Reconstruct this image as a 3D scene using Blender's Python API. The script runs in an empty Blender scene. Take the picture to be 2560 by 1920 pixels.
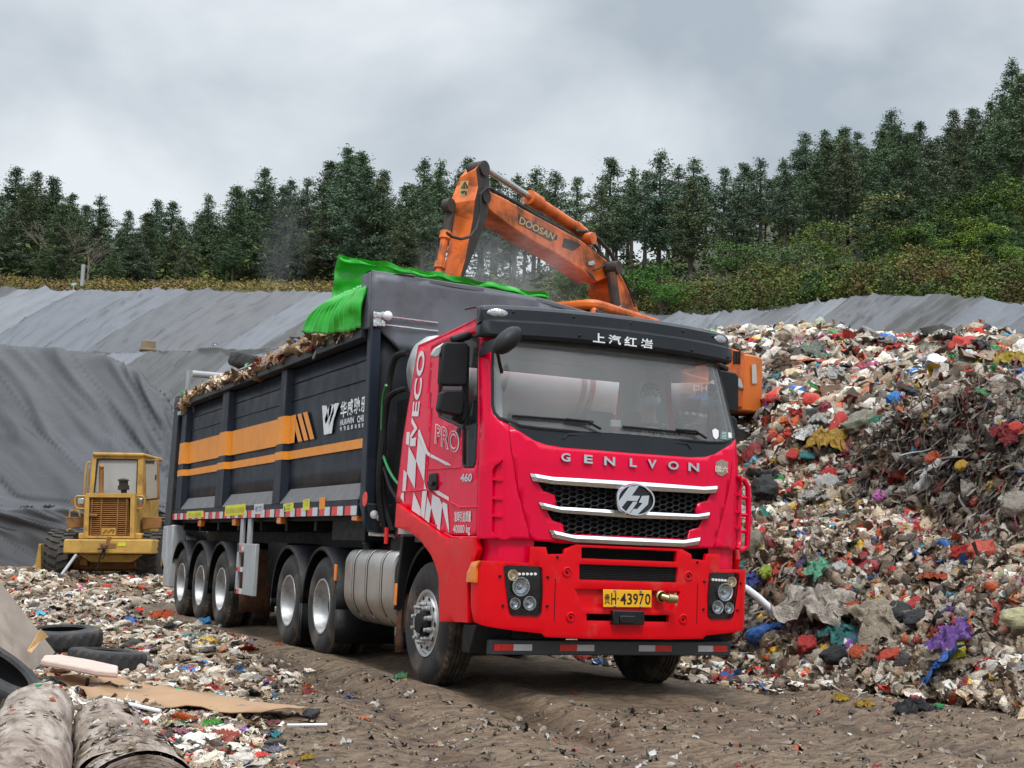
import bpy, bmesh, math, random
import numpy as np
from mathutils import Vector, Matrix, Euler, noise as mnoise
from mathutils.geometry import delaunay_2d_cdt
random.seed(7)
RNG = np.random.default_rng(11)
scene = bpy.context.scene
COL = scene.collection
R = math.radians

# ------------------------------------------------------------------ camera
CAM = np.array([-5.74128625, -9.95123624, 1.19])
YAW, PITCH, ROLL, FPX = R(-24.8875), R(7.0032), R(2.2093), 1368.9
def _cam_axes():
    f = np.array([math.sin(-YAW)*math.cos(PITCH), math.cos(YAW)*math.cos(PITCH), math.sin(PITCH)])
    r0 = np.array([math.cos(YAW), math.sin(YAW), 0.0]); u0 = np.cross(r0, f)
    return math.cos(ROLL)*r0+math.sin(ROLL)*u0, -math.sin(ROLL)*r0+math.cos(ROLL)*u0, f
CR, CU, CF = _cam_axes()
HF = np.array([CF[0], CF[1], 0.0]); HF /= np.linalg.norm(HF)
HR = np.array([HF[1], -HF[0], 0.0])
cd = bpy.data.cameras.new("camera"); cam = bpy.data.objects.new("camera", cd); COL.objects.link(cam)
cd.sensor_fit = 'HORIZONTAL'; cd.sensor_width = 36.0; cd.lens = FPX/1024*36.0
cd.clip_start = 0.1; cd.clip_end = 2000.0
m = Matrix.Identity(4)
for i in range(3):
    m[i][0] = CR[i]; m[i][1] = CU[i]; m[i][2] = -CF[i]; m[i][3] = CAM[i]
cam.matrix_world = m
scene.camera = cam

# ------------------------------------------------------------------ world, sun, exposure
SUN_EL, SUN_AZ = R(58), R(200)      # azimuth the light comes from, measured from +Y clockwise
scene.view_settings.view_transform = 'Standard'
scene.view_settings.look = 'None'
scene.view_settings.exposure = 0.32
scene.view_settings.gamma = 1.0
W = bpy.data.worlds.new("World"); scene.world = W; W.use_nodes = True
wt = W.node_tree; wn = wt.nodes; wl = wt.links
wn.clear()
w_out = wn.new("ShaderNodeOutputWorld"); w_bg = wn.new("ShaderNodeBackground")
w_bg.inputs['Strength'].default_value = 0.1
sky = wn.new("ShaderNodeTexSky"); sky.sky_type = 'NISHITA'; sky.sun_disc = False
sky.sun_elevation = SUN_EL; sky.sun_rotation = SUN_AZ; sky.air_density = 1.5; sky.dust_density = 4.0
def wnode(t, **kw):
    n = wn.new(t)
    for k, v in kw.items(): setattr(n, k, v)
    return n
tc = wnode("ShaderNodeTexCoord")
mp = wnode("ShaderNodeMapping"); mp.inputs['Scale'].default_value = (1.0, 1.0, 1.5)
mp.inputs['Location'].default_value = (0.31, 0.12, 0.0)
wl.new(tc.outputs['Generated'], mp.inputs['Vector'])
n1 = wnode("ShaderNodeTexNoise"); n1.inputs['Scale'].default_value = 3.3; n1.inputs['Detail'].default_value = 8.0
n1.inputs['Roughness'].default_value = 0.47; n1.inputs['Distortion'].default_value = 0.25
wl.new(mp.outputs[0], n1.inputs['Vector'])
r1 = wnode("ShaderNodeValToRGB")
r1.color_ramp.elements[0].position = 0.40; r1.color_ramp.elements[0].color = (0.40, 0.455, 0.51, 1)
r1.color_ramp.elements[1].position = 0.63; r1.color_ramp.elements[1].color = (0.76, 0.80, 0.835, 1)
wl.new(n1.outputs['Fac'], r1.inputs['Fac'])
# brighter towards the zenith, as an overcast sky is
sx = wnode("ShaderNodeSeparateXYZ"); wl.new(tc.outputs['Generated'], sx.inputs[0])
mr = wnode("ShaderNodeMapRange"); mr.inputs['From Min'].default_value = 0.0; mr.inputs['From Max'].default_value = 1.0
mr.inputs['From Min'].default_value = 0.36; mr.inputs['To Min'].default_value = 9.2; mr.inputs['To Max'].default_value = 38.0; mr.interpolation_type = 'SMOOTHSTEP'
wl.new(sx.outputs['Z'], mr.inputs['Value'])
vm = wnode("ShaderNodeVectorMath", operation='SCALE'); wl.new(r1.outputs['Color'], vm.inputs[0]); wl.new(mr.outputs[0], vm.inputs['Scale'])
mx = wnode("ShaderNodeMixRGB"); mx.inputs['Fac'].default_value = 0.9
wl.new(sky.outputs[0], mx.inputs[1]); wl.new(vm.outputs[0], mx.inputs[2])
wl.new(mx.outputs[0], w_bg.inputs['Color']); wl.new(w_bg.outputs[0], w_out.inputs[0])
sd = bpy.data.lights.new("sun", 'SUN'); sd.energy = 1.5; sd.angle = R(14); sd.color = (1.0, 0.94, 0.85)
sun = bpy.data.objects.new("sun", sd); COL.objects.link(sun)
sdir = Vector((math.sin(SUN_AZ)*math.cos(SUN_EL), math.cos(SUN_AZ)*math.cos(SUN_EL), math.sin(SUN_EL)))
sun.rotation_euler = sdir.to_track_quat('Z', 'Y').to_euler()

# ------------------------------------------------------------------ measuring helpers: photograph point -> point in the yard
CROPS = {0: (0, 0, 2560/2212), 1: (960, 720, 1000/2212), 2: (960, 1120, 1000/2212), 3: (380, 640, 700/2212), 4: (380, 1065, 700/2212),
         5: (0, 1060, 520/2212), 6: (0, 1400, 800/2212), 7: (1000, 360, 1000/2212), 8: (1760, 720, 800/2212), 9: (1560, 1280, 1000/2212),
         10: (1000, 800, 600/1659), 11: (0, 360, 900/2212), 12: (1660, 120, 900/2133), 13: (600, 1500, 1000/2212), 14: (995, 1080, 140/513)}
def cp(k, x, y):
    ox, oy, s = CROPS[k]
    return ((ox+x*s)*0.4, (oy+y*s)*0.4)
def ray(q): return CF+(q[0]-512)/FPX*CR-(q[1]-384)/FPX*CU
def at(q, ax, v):
    d = ray(q); t = (v-CAM[ax])/d[ax]
    return CAM+t*d
def atX(k, x, y, v): return Vector(at(cp(k, x, y), 0, v))
def atY(k, x, y, v): return Vector(at(cp(k, x, y), 1, v))
def atZ(k, x, y, v): return Vector(at(cp(k, x, y), 2, v))
def atD(k, x, y, dist):
    d = ray(cp(k, x, y)); return Vector(CAM+dist/(d@HF)*d)
def proj(X):
    d = np.asarray(X, float)-CAM; z = d@CF
    return np.array([512+FPX*(d@CR)/z, 384-FPX*(d@CU)/z])

# ------------------------------------------------------------------ materials
MATS = {}
class NT:
    """small wrapper for building node trees"""
    def __init__(s, mat): s.t = mat.node_tree; s.n = s.t.nodes; s.l = s.t.links
    def new(s, t, **kw):
        n = s.n.new(t)
        for k, v in kw.items(): setattr(n, k, v)
        return n
    def link(s, a, b): s.l.new(a, b)
    def coords(s, kind='Object', scale=(1, 1, 1), rot=(0, 0, 0)):
        t = s.new("ShaderNodeTexCoord"); m = s.new("ShaderNodeMapping"); m.inputs['Scale'].default_value = scale
        m.inputs['Rotation'].default_value = rot
        s.link(t.outputs[kind], m.inputs[0]); return m.outputs[0]
    def noise(s, vec, scale, detail=4, rough=0.55, dist=0.0):
        n = s.new("ShaderNodeTexNoise"); n.inputs['Scale'].default_value = scale; n.inputs['Detail'].default_value = detail
        n.inputs['Roughness'].default_value = rough; n.inputs['Distortion'].default_value = dist
        if vec is not None: s.link(vec, n.inputs['Vector'])
        return n.outputs['Fac']
    def ramp(s, fac, stops):
        r = s.new("ShaderNodeValToRGB"); e = r.color_ramp.elements
        while len(e) < len(stops): e.new(0.5)
        for i, (p, c) in enumerate(stops):
            e[i].position = p; e[i].color = tuple(c)+(1,) if len(c) == 3 else c
        s.link(fac, r.inputs[0]); return r.outputs[0]
    def gray(s, fac, a, b, lo=0.0, hi=1.0):
        m = s.new("ShaderNodeMapRange"); m.inputs['From Min'].default_value = a; m.inputs['From Max'].default_value = b
        m.inputs['To Min'].default_value = lo; m.inputs['To Max'].default_value = hi; s.link(fac, m.inputs['Value']); return m.outputs[0]
    def mix(s, fac, a, b, mode='MIX'):
        m = s.new("ShaderNodeMixRGB", blend_type=mode)
        for i, v in ((0, fac), (1, a), (2, b)):
            if isinstance(v, (int, float)): m.inputs[i].default_value = v
            elif isinstance(v, (tuple, list)): m.inputs[i].default_value = tuple(v)+((1,) if len(v) == 3 else ())
            else: s.link(v, m.inputs[i])
        return m.outputs[0]
    def math(s, op, a, b=0.0):
        m = s.new("ShaderNodeMath", operation=op)
        for i, v in ((0, a), (1, b)):
            if isinstance(v, (int, float)): m.inputs[i].default_value = v
            else: s.link(v, m.inputs[i])
        return m.outputs[0]
    def bump(s, h, strength, dist=0.02):
        b = s.new("ShaderNodeBump"); b.inputs['Strength'].default_value = strength; b.inputs['Distance'].default_value = dist
        s.link(h, b.inputs['Height']); return b.outputs[0]
def principled(name, color=(0.5, 0.5, 0.5), rough=0.5, metal=0.0, **kw):
    m = bpy.data.materials.new(name); m.use_nodes = True
    b = m.node_tree.nodes['Principled BSDF']
    b.inputs['Base Color'].default_value = tuple(color)+(1,)
    b.inputs['Roughness'].default_value = rough; b.inputs['Metallic'].default_value = metal
    for k, v in kw.items(): b.inputs[k].default_value = v
    return m, b, NT(m)
def mat_plain(name, color, rough=0.5, metal=0.0, var=0.12, scale=6.0, bump=0.0, bscale=60.0, dirt=None, dirt_amt=0.0, dscale=2.5, **kw):
    """base colour with slight mottling, roughness variation, optional dirt patches and fine bump"""
    if name in MATS: return MATS[name]
    m, b, t = principled(name, color, rough, metal, **kw)
    v = t.coords('Object')
    n = t.noise(v, scale, 5, 0.6)
    f = t.gray(n, 0.3, 0.7, 1-var, 1+var)
    vm = t.new("ShaderNodeVectorMath", operation='SCALE'); vm.inputs[0].default_value = color; t.link(f, vm.inputs['Scale'])
    c = vm.outputs[0]
    r = t.gray(t.noise(v, scale*2.3, 3), 0.3, 0.7, max(0.02, rough-0.08), min(1, rough+0.08))
    if dirt is not None:
        dn = t.noise(v, dscale, 8, 0.68)
        k = t.gray(dn, 0.62-0.25*dirt_amt, 0.78-0.15*dirt_amt, 0.0, min(1.0, 0.35+dirt_amt))
        c = t.mix(k, c, dirt); r = t.mix(k, r, (0.85, 0.85, 0.85))
    t.link(c, b.inputs['Base Color']); t.link(r, b.inputs['Roughness'])
    if bump: t.link(t.bump(t.noise(v, bscale, 4), bump, 0.01), b.inputs['Normal'])
    MATS[name] = m; return m
def mat_glass(name, tint=(0.9, 0.95, 0.95), clear=0.85, ior=1.5, gloss=(1, 1, 1)):
    """thin pane: clear transmission mixed with a mirror coat by Fresnel, plus a diffuse film: dust, and on the windshield painted reflection"""
    if name in MATS: return MATS[name]
    m = bpy.data.materials.new(name); m.use_nodes = True; t = NT(m); t.n.clear()
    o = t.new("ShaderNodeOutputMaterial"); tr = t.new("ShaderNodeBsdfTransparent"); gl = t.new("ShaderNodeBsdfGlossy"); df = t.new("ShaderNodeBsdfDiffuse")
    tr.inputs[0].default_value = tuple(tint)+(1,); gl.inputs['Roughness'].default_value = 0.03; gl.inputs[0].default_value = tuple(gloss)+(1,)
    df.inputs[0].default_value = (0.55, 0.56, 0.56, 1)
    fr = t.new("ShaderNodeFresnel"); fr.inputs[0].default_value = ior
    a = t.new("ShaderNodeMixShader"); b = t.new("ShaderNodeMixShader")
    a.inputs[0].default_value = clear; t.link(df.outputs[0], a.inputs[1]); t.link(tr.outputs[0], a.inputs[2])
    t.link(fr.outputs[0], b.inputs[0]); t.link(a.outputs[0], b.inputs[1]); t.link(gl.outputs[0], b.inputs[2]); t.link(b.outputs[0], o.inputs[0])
    MATS[name] = m; return m

# ------------------------------------------------------------------ mesh helpers
class MB:
    """collects faces of one part and links them as one mesh object"""
    def __init__(s): s.v = []; s.f = []; s.mi = []; s.cur = 0
    def add(s, verts, faces):
        o = len(s.v); s.v += [tuple(p) for p in verts]; s.f += [tuple(o+i for i in f) for f in faces]; s.mi += [s.cur]*len(faces); return s
    def box(s, a, b, M=None):
        (x0, y0, z0), (x1, y1, z1) = a, b
        vs = [Vector(p) for p in ((x0, y0, z0), (x1, y0, z0), (x1, y1, z0), (x0, y1, z0), (x0, y0, z1), (x1, y0, z1), (x1, y1, z1), (x0, y1, z1))]
        if M is not None: vs = [M @ p for p in vs]
        return s.add(vs, [(0, 3, 2, 1), (4, 5, 6, 7), (0, 1, 5, 4), (1, 2, 6, 5), (2, 3, 7, 6), (3, 0, 4, 7)])
    def hexa(s, a, b):
        """solid between two quads a and b (four points each, same order)"""
        return s.add(list(a)+list(b), [(3, 2, 1, 0), (4, 5, 6, 7), (0, 1, 5, 4), (1, 2, 6, 5), (2, 3, 7, 6), (3, 0, 4, 7)])
    def prism(s, pts, d):
        """polygon of 3-D points swept by vector d"""
        n = len(pts); d = Vector(d); P = [Vector(p) for p in pts]
        return s.add(P+[p+d for p in P], [tuple(range(n))[::-1], tuple(range(n, 2*n))]+[(i, (i+1) % n, n+(i+1) % n, n+i) for i in range(n)])
    def tube(s, pts, r, n=8, cap=True):
        P = [Vector(p) for p in pts]; rr = r if isinstance(r, (list, tuple)) else [r]*len(P)
        o = []; up = None
        for i, p in enumerate(P):
            d = (P[min(i+1, len(P)-1)]-P[max(i-1, 0)]).normalized()
            if up is None: up = d.orthogonal().normalized()
            up = (up-d*up.dot(d)); up = up.normalized() if up.length > 1e-6 else d.orthogonal().normalized()
            w = d.cross(up)
            o += [p+(up*math.cos(2*math.pi*k/n)+w*math.sin(2*math.pi*k/n))*rr[i] for k in range(n)]
        F = [(i*n+k, i*n+(k+1) % n, (i+1)*n+(k+1) % n, (i+1)*n+k) for i in range(len(P)-1) for k in range(n)]
        if cap: F += [tuple(range(n))[::-1], tuple((len(P)-1)*n+k for k in range(n))]
        return s.add(o, F)
    def lathe(s, prof, n=32, c=(0, 0, 0), axis='X', sgn=1, closed=False):
        """profile of (a along axis, r) turned about axis through c"""
        c = Vector(c); o = []
        for a, r in prof:
            for k in range(n):
                w = 2*math.pi*k/n; p, q = r*math.cos(w), r*math.sin(w)
                o.append(c+(Vector((a*sgn, p, q)) if axis == 'X' else Vector((p, a*sgn, q)) if axis == 'Y' else Vector((p, q, a*sgn))))
        m_ = len(prof)
        F = [(i*n+k, i*n+(k+1) % n, ((i+1) % m_)*n+(k+1) % n, ((i+1) % m_)*n+k) for i in range(m_ if closed else m_-1) for k in range(n)]
        return s.add(o, F)
    def grid(s, P):
        """2-D array of points"""
        h, w = len(P), len(P[0])
        return s.add([p for row in P for p in row], [(i*w+j, i*w+j+1, (i+1)*w+j+1, (i+1)*w+j) for i in range(h-1) for j in range(w-1)])
    def build(s, name, mat, parent=None, bevel=0.0, seg=2, smooth=35, solid=0.0, loc=None):
        me = bpy.data.meshes.new(name); me.from_pydata(s.v, [], s.f)
        for mm in (mat if isinstance(mat, (list, tuple)) else [mat]): me.materials.append(mm)
        if any(s.mi): me.polygons.foreach_set('material_index', s.mi)
        bm = bmesh.new(); bm.from_mesh(me); bmesh.ops.recalc_face_normals(bm, faces=bm.faces); bm.to_mesh(me); bm.free()
        if smooth:
            me.shade_smooth(); me.set_sharp_from_angle(angle=R(smooth))
        o = bpy.data.objects.new(name, me); COL.objects.link(o)
        if parent is not None: o.parent = parent
        if loc is not None: o.location = loc
        if solid:
            md = o.modifiers.new("solid", 'SOLIDIFY'); md.thickness = solid; md.offset = -1
        if bevel:
            md = o.modifiers.new("bevel", 'BEVEL'); md.width = bevel; md.segments = seg; md.limit_method = 'ANGLE'; md.angle_limit = R(40)
            md.harden_normals = False
        return o
def tag(o, label=None, cat=None, group=None, kind=None):
    for k, v in (('label', label), ('category', cat), ('group', group), ('kind', kind)):
        if v: o[k] = v
    return o
def thing(name, label, cat, loc=(0, 0, 0), rotz=0.0, group=None):
    o = bpy.data.objects.new(name, None); COL.objects.link(o); o.location = loc; o.rotation_euler = (0, 0, rotz); o.empty_display_size = 0.2
    return tag(o, label, cat, group)
def copy_tree(o, parent=None):
    c = o.copy(); COL.objects.link(c); c.parent = parent
    for ch in list(o.children): copy_tree(ch, c)
    return c
def in_poly(p, poly):
    x, y = p; c = False; n = len(poly); j = n-1
    for i in range(n):
        (xi, yi), (xj, yj) = poly[i], poly[j]
        if (yi > y) != (yj > y) and x < (xj-xi)*(y-yi)/(yj-yi)+xi: c = not c
        j = i
    return c
def tri2d(outline, holes=(), step=0.08, densify=True):
    """triangulate a polygon with holes and inner points every step"""
    def dens(poly):
        o = []
        for i, a in enumerate(poly):
            b = poly[(i+1) % len(poly)]; n = max(1, int(math.hypot(b[0]-a[0], b[1]-a[1])/step)) if densify else 1
            o += [(a[0]+(b[0]-a[0])*k/n, a[1]+(b[1]-a[1])*k/n) for k in range(n)]
        return o
    loops = [dens(outline)]+[dens(h) for h in holes]
    V = []; E = []
    for L in loops:
        o = len(V); V += L; E += [(o+i, o+(i+1) % len(L)) for i in range(len(L))]
    xs = [p[0] for p in outline]; ys = [p[1] for p in outline]
    x = min(xs)+step/2
    while x < max(xs):
        y = min(ys)+step/2
        while y < max(ys):
            p = (x, y)
            if in_poly(p, outline) and not any(in_poly(p, h) for h in holes): V.append(p)
            y += step
        x += step
    v, e, f, *_ = delaunay_2d_cdt([Vector(p) for p in V], E, [], 0, 1e-5)
    F = []
    for t in f:
        c = (sum(v[i].x for i in t)/3, sum(v[i].y for i in t)/3)
        if in_poly(c, outline) and not any(in_poly(c, h) for h in holes): F.append(tuple(t))
    return [(p.x, p.y) for p in v], F
def smooth_poly(pts, r=0.03, n=4):
    """round the corners of a 2-D polygon"""
    o = []; N = len(pts)
    for i in range(N):
        p = Vector(pts[i]); a = Vector(pts[i-1]); b = Vector(pts[(i+1) % N])
        da, db = (a-p), (b-p); k = min(r, da.length*0.45, db.length*0.45)
        A, B = p+da.normalized()*k, p+db.normalized()*k
        for j in range(n+1):
            t = j/n; q = A*(1-t)**2+p*2*t*(1-t)+B*t*t; o.append((q.x, q.y))
    return o
_TXT = {}
def text2d(body, extrude=0.0, offset=0.0, spacing=1.0):
    """letters as a flat mesh inside the unit square"""
    key = (body, offset, spacing)
    if key not in _TXT:
        cu = bpy.data.curves.new("t", 'FONT'); cu.body = body; cu.offset = offset; cu.space_character = spacing; cu.resolution_u = 3
        ob = bpy.data.objects.new("t", cu); COL.objects.link(ob)
        dg = bpy.context.evaluated_depsgraph_get(); dg.update()
        me = bpy.data.meshes.new_from_object(ob.evaluated_get(dg))
        V = np.array([v.co[:2] for v in me.vertices]) if len(me.vertices) else np.zeros((1, 2)); F = [tuple(p.vertices) for p in me.polygons]
        bpy.data.objects.remove(ob); bpy.data.curves.remove(cu); bpy.data.meshes.remove(me)
        lo, hi = V.min(0), V.max(0); V = (V-lo)/np.maximum(hi-lo, 1e-6)
        _TXT[key] = (V, F)
    return _TXT[key]
def text_on(mb, body, TL, TR, BR, BL, d=None, offset=0.0, mapf=None, spacing=1.0):
    """set letters into the quad TL TR BR BL (3-D, or 2-D when mapf maps it to 3-D); d = thickness vector"""
    V, F = text2d(body, 0, offset, spacing); TL, TR, BR, BL = (Vector(p) for p in (TL, TR, BR, BL))
    P = [(BL*(1-x)+BR*x)*(1-y)+(TL*(1-x)+TR*x)*y for x, y in V]
    if mapf: P = [Vector(mapf(p.x, p.y)) for p in P]
    if d is None: return mb.add(P, F)
    d = Vector(d); n = len(P); E = {}
    for f in F:
        for i in range(len(f)):
            e = (f[i], f[(i+1) % len(f)]); k = tuple(sorted(e)); E.setdefault(k, []).append(e)
    sides = [(e[0][0], e[0][1], e[0][1]+n, e[0][0]+n) for e in E.values() if len(e) == 1]
    return mb.add(P+[p+d for p in P], [f for f in F]+[tuple(i+n for i in f)[::-1] for f in F]+sides)
# ================================================================== materials of the vehicles
M_RED = mat_plain('red_paint', (0.68, 0.0, 0.040), 0.28, 0.0, 0.03, 3.0, 0.0, dirt=(0.22, 0.14, 0.11), dirt_amt=0.06, dscale=2.0, **{'Coat Weight': 0.16, 'Coat Roughness': 0.06, 'Specular IOR Level': 0.16})
M_REDLOW = mat_plain('red_paint_bumper', (0.66, 0.001, 0.008), 0.34, 0.0, 0.05, 3.0, 0.0, dirt=(0.26, 0.13, 0.10), dirt_amt=0.24, dscale=2.5, **{'Coat Weight': 0.12, 'Coat Roughness': 0.1, 'Specular IOR Level': 0.18})
M_BLACK = mat_plain('black_plastic', (0.010, 0.011, 0.013), 0.5, 0.0, 0.15, 5.0, 0.1, 80.0, dirt=(0.07, 0.06, 0.05), dirt_amt=0.10, **{'Specular IOR Level': 0.3})
M_VISOR = mat_plain('visor_plastic', (0.013, 0.017, 0.022), 0.40, 0.0, 0.10, 3.0, 0.05, 90.0, dirt=(0.08, 0.08, 0.08), dirt_amt=0.04, **{'Specular IOR Level': 0.35})
M_GLOSSB = mat_plain('gloss_black', (0.006, 0.009, 0.012), 0.12, 0.0, 0.1, 4.0)
M_CHROME = mat_plain('chrome', (0.66, 0.68, 0.71), 0.12, 1.0, 0.03, 6.0)
M_ALU = mat_plain('brushed_aluminium', (0.50, 0.47, 0.44), 0.38, 0.9, 0.10, 4.0, 0.05, 40.0, dirt=(0.22, 0.19, 0.16), dirt_amt=0.12)
M_STEEL = mat_plain('bright_steel', (0.60, 0.62, 0.63), 0.28, 1.0, 0.06, 4.0)
M_RIM = mat_plain('wheel_silver', (0.46, 0.47, 0.48), 0.45, 0.7, 0.10, 8.0, dirt=(0.22, 0.165, 0.12), dirt_amt=0.42, dscale=5.0)
M_RUBBER = mat_plain('tyre_rubber', (0.020, 0.019, 0.019), 0.75, 0.0, 0.25, 8.0, 0.25, 60.0, dirt=(0.15, 0.115, 0.085), dirt_amt=0.55, dscale=3.0)
M_MUDRUB = mat_plain('muddy_tread', (0.045, 0.037, 0.030), 0.85, 0.0, 0.30, 8.0, 0.35, 40.0, dirt=(0.20, 0.14, 0.09), dirt_amt=0.6, dscale=4.0)
M_CHASSIS = mat_plain('chassis_black', (0.010, 0.010, 0.011), 0.65, 0.0, 0.2, 5.0, 0.1, 50.0, dirt=(0.07, 0.05, 0.035), dirt_amt=0.14, **{'Specular IOR Level': 0.25})
M_RUST = mat_plain('rust_flap', (0.11, 0.045, 0.02), 0.9, 0.0, 0.4, 14.0, 0.9, 45.0, dirt=(0.03, 0.02, 0.015), dirt_amt=0.4, dscale=9.0)
M_WHITE = mat_plain('white_vinyl', (0.66, 0.63, 0.65), 0.4, 0.0, 0.05, 4.0, dirt=(0.35, 0.28, 0.25), dirt_amt=0.06)
M_PURE = mat_plain('white_lettering', (0.74, 0.78, 0.80), 0.4, 0.0, 0.04, 4.0)
M_AMBER = mat_plain('amber_lens', (0.80, 0.22, 0.02), 0.2, 0.0, 0.05, 6.0, **{'Coat Weight': 0.5})
M_YPLATE = mat_plain('yellow_plate', (0.80, 0.42, 0.01), 0.4, 0.0, 0.05, 6.0, dirt=(0.4, 0.25, 0.08), dirt_amt=0.05)
M_BRASS = mat_plain('brass', (0.50, 0.42, 0.22), 0.35, 1.0, 0.1, 8.0)
M_LENS = mat_plain('clear_lens', (0.50, 0.53, 0.56), 0.06, 0.9, 0.25, 60.0, 0.25, 90.0)
M_LED = mat_plain('lamp_white', (0.86, 0.86, 0.80), 0.2, 0.0, 0.02, 6.0, **{'Emission Color': (1, .97, .9, 1), 'Emission Strength': 0.35})
M_REFR = mat_plain('reflector_red', (0.68, 0.02, 0.015), 0.3, 0.0, 0.06, 8.0)
M_REFW = mat_plain('reflector_white', (0.55, 0.57, 0.58), 0.3, 0.0, 0.06, 8.0)
M_ALLOY = mat_plain('alloy_wheel', (0.56, 0.56, 0.56), 0.42, 0.8, 0.08, 6.0, dirt=(0.22, 0.17, 0.13), dirt_amt=0.3, dscale=6.0)
M_CYL = mat_plain('cylinder_steel', (0.62, 0.65, 0.66), 0.42, 0.55, 0.05, 3.0)
M_CABIN = mat_plain('cabin_lining', (0.16, 0.165, 0.17), 0.8, 0.0, 0.1, 4.0)
M_CABGREY = mat_plain('cabin_grey', (0.42, 0.43, 0.435), 0.7, 0.0, 0.1, 4.0)
M_WSGLASS = mat_glass('windshield_glass', (0.90, 0.94, 0.94), 0.86, 1.5)  # milky share stands in for pale sky mirrored in the pane
M_SIDEGLASS = mat_glass('side_glass', (0.80, 0.84, 0.85), 0.985, 1.18)
M_REARGLASS = mat_glass('rear_glass', (0.95, 0.97, 0.97), 1.0, 1.08)
M_CLEAR = mat_glass('lamp_cover_glass', (0.95, 0.96, 0.97), 0.995, 1.2)

# ================================================================== the cab skin: s runs round the front and back along the side (metres), z is height
def cab_base(z):
    return 0.0 if z < 1.95 else 0.03*(z-1.95)/0.26 if z < 2.21 else 0.03+0.35*(z-2.21)
def cabS(s, z, off=0.0, x0=1.24, w=0.22, dep=0.27, base=cab_base, curv=0.07, lean=True):
    def P(s):
        sg = -1 if s < 0 else 1; a = abs(s); xs = x0-(0.055*max(0, z-2.2) if lean else 0); b = base(z)
        if a <= 1.02: return Vector((sg*a*(xs-w)/1.02, b+curv*(a/1.02)**2, z))
        if a <= 1.42:
            f = (a-1.02)/0.4*math.pi/2
            return Vector((sg*((xs-w)+w*math.sin(f)), b+curv+dep*(1-math.cos(f)), z))
        y0 = b+curv+dep; yr = 2.26-(0.18*(z-1.6) if lean else 0)
        return Vector((sg*xs, y0+(a-1.42)*(yr-y0)/1.91, z))
    p = P(s)
    if off:
        e = 0.004; d = P(s+e)-P(s-e); n = Vector((d.y, -d.x, 0)).normalized()
        p = p+n*off
    return p
def bumpS(s, z, off=0.0):
    return cabS(s, z, off, 1.285, 0.24, 0.20, lambda z: -0.035+0.05*max(0, 0.62-z), 0.06, False)
def make_inv(S, smin, smax, zmin, zmax):
    ss = np.linspace(smin, smax, 160); zz = np.linspace(zmin, zmax, 70)
    G = np.array([[proj(S(s, z)) for z in zz] for s in ss])
    def inv(k, x, y):
        q = np.array(cp(k, x, y)); d = ((G-q)**2).sum(2); i, j = np.unravel_index(d.argmin(), d.shape); p = np.array([ss[i], zz[j]])
        for _ in range(6):
            f0 = proj(S(*p)); J = np.array([(proj(S(p[0]+1e-4, p[1]))-f0)/1e-4, (proj(S(p[0], p[1]+1e-4))-f0)/1e-4]).T
            st = np.linalg.lstsq(J, q-f0, rcond=None)[0]; p = p+np.clip(st, -0.1, 0.1)
        return (float(p[0]), float(p[1]))
    return inv
inv = make_inv(cabS, -3.33, 1.2, 1.1, 3.2)
binv = make_inv(bumpS, -2.6, 1.2, 0.4, 1.35)
def poly(pts, k=1, f=None): return [(f or inv)(k, x, y) for x, y in pts]
def mirror(pts): return [(-s, z) for s, z in pts]
def skin(mb, outline, holes=(), off=0.0, S=cabS, step=0.07):
    v, f = tri2d(outline, holes, step)
    return mb.add([S(s, z, off) for s, z in v], f)
def sym_outline(left, ztop, zbot):
    """left half of an outline (from the centre's top round to the centre's bottom) closed with its mirror image"""
    L = [(0.0, ztop)]+left+[(0.0, zbot)]
    return L+[(-s, z) for s, z in left[::-1]]

TRUCK = thing('tractor_truck', 'shiny red tractor truck with black sun visor and chrome grille, parked on the mud', 'truck', (0, 1.5, 0))
T0 = Matrix.Translation((0, -1.5, 0))
def tb(mb, name, mat, parent=None, **kw):
    """build a part of the tractor in yard coordinates"""
    o = mb.build(name, mat, parent or TRUCK, **kw)
    o.matrix_parent_inverse = (TRUCK.matrix_basis if parent is None else parent_world(parent)).inverted()
    return o
def parent_world(o):
    mm = o.matrix_basis.copy()
    if o.parent is not None: mm = parent_world(o.parent) @ o.matrix_parent_inverse @ mm
    return mm

# ---- shell: both sides with pillars and corners
wsL = [(600, 300), (594, 420), (593, 640), (604, 690), (640, 727), (690, 757)]
seamL = [(702, 900), (727, 1050), (765, 1220), (815, 1395)]
sill = [(530, 1388), (370, 1385), (225, 1287), (95, 1192)]
doorL = poly([(262, 335), (524, 254), (527, 620), (519, 1000), (518, 1372), (377, 1372), (242, 1288), (237, 1105), (241, 993), (260, 737), (249, 560)])
winL = smooth_poly(poly([(318, 322), (521, 262), (520, 620), (503, 986), (434, 988), (438, 772), (300, 708), (306, 480)]), 0.05)
shellL = poly(wsL+seamL+sill)+[(-3.33, 1.62), (-3.33, 2.4), (-3.33, 3.06), (-2.2, 3.10), (-1.5, 3.13), (-1.06, 3.14)]
mb = MB(); skin(mb, shellL, [doorL]); CAB = tb(mb, 'cab_body', M_RED, solid=0.02)
mb = MB(); skin(mb, mirror(shellL), [mirror(doorL)]); tb(mb, 'cab_side', M_RED, CAB, solid=0.02)
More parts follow.
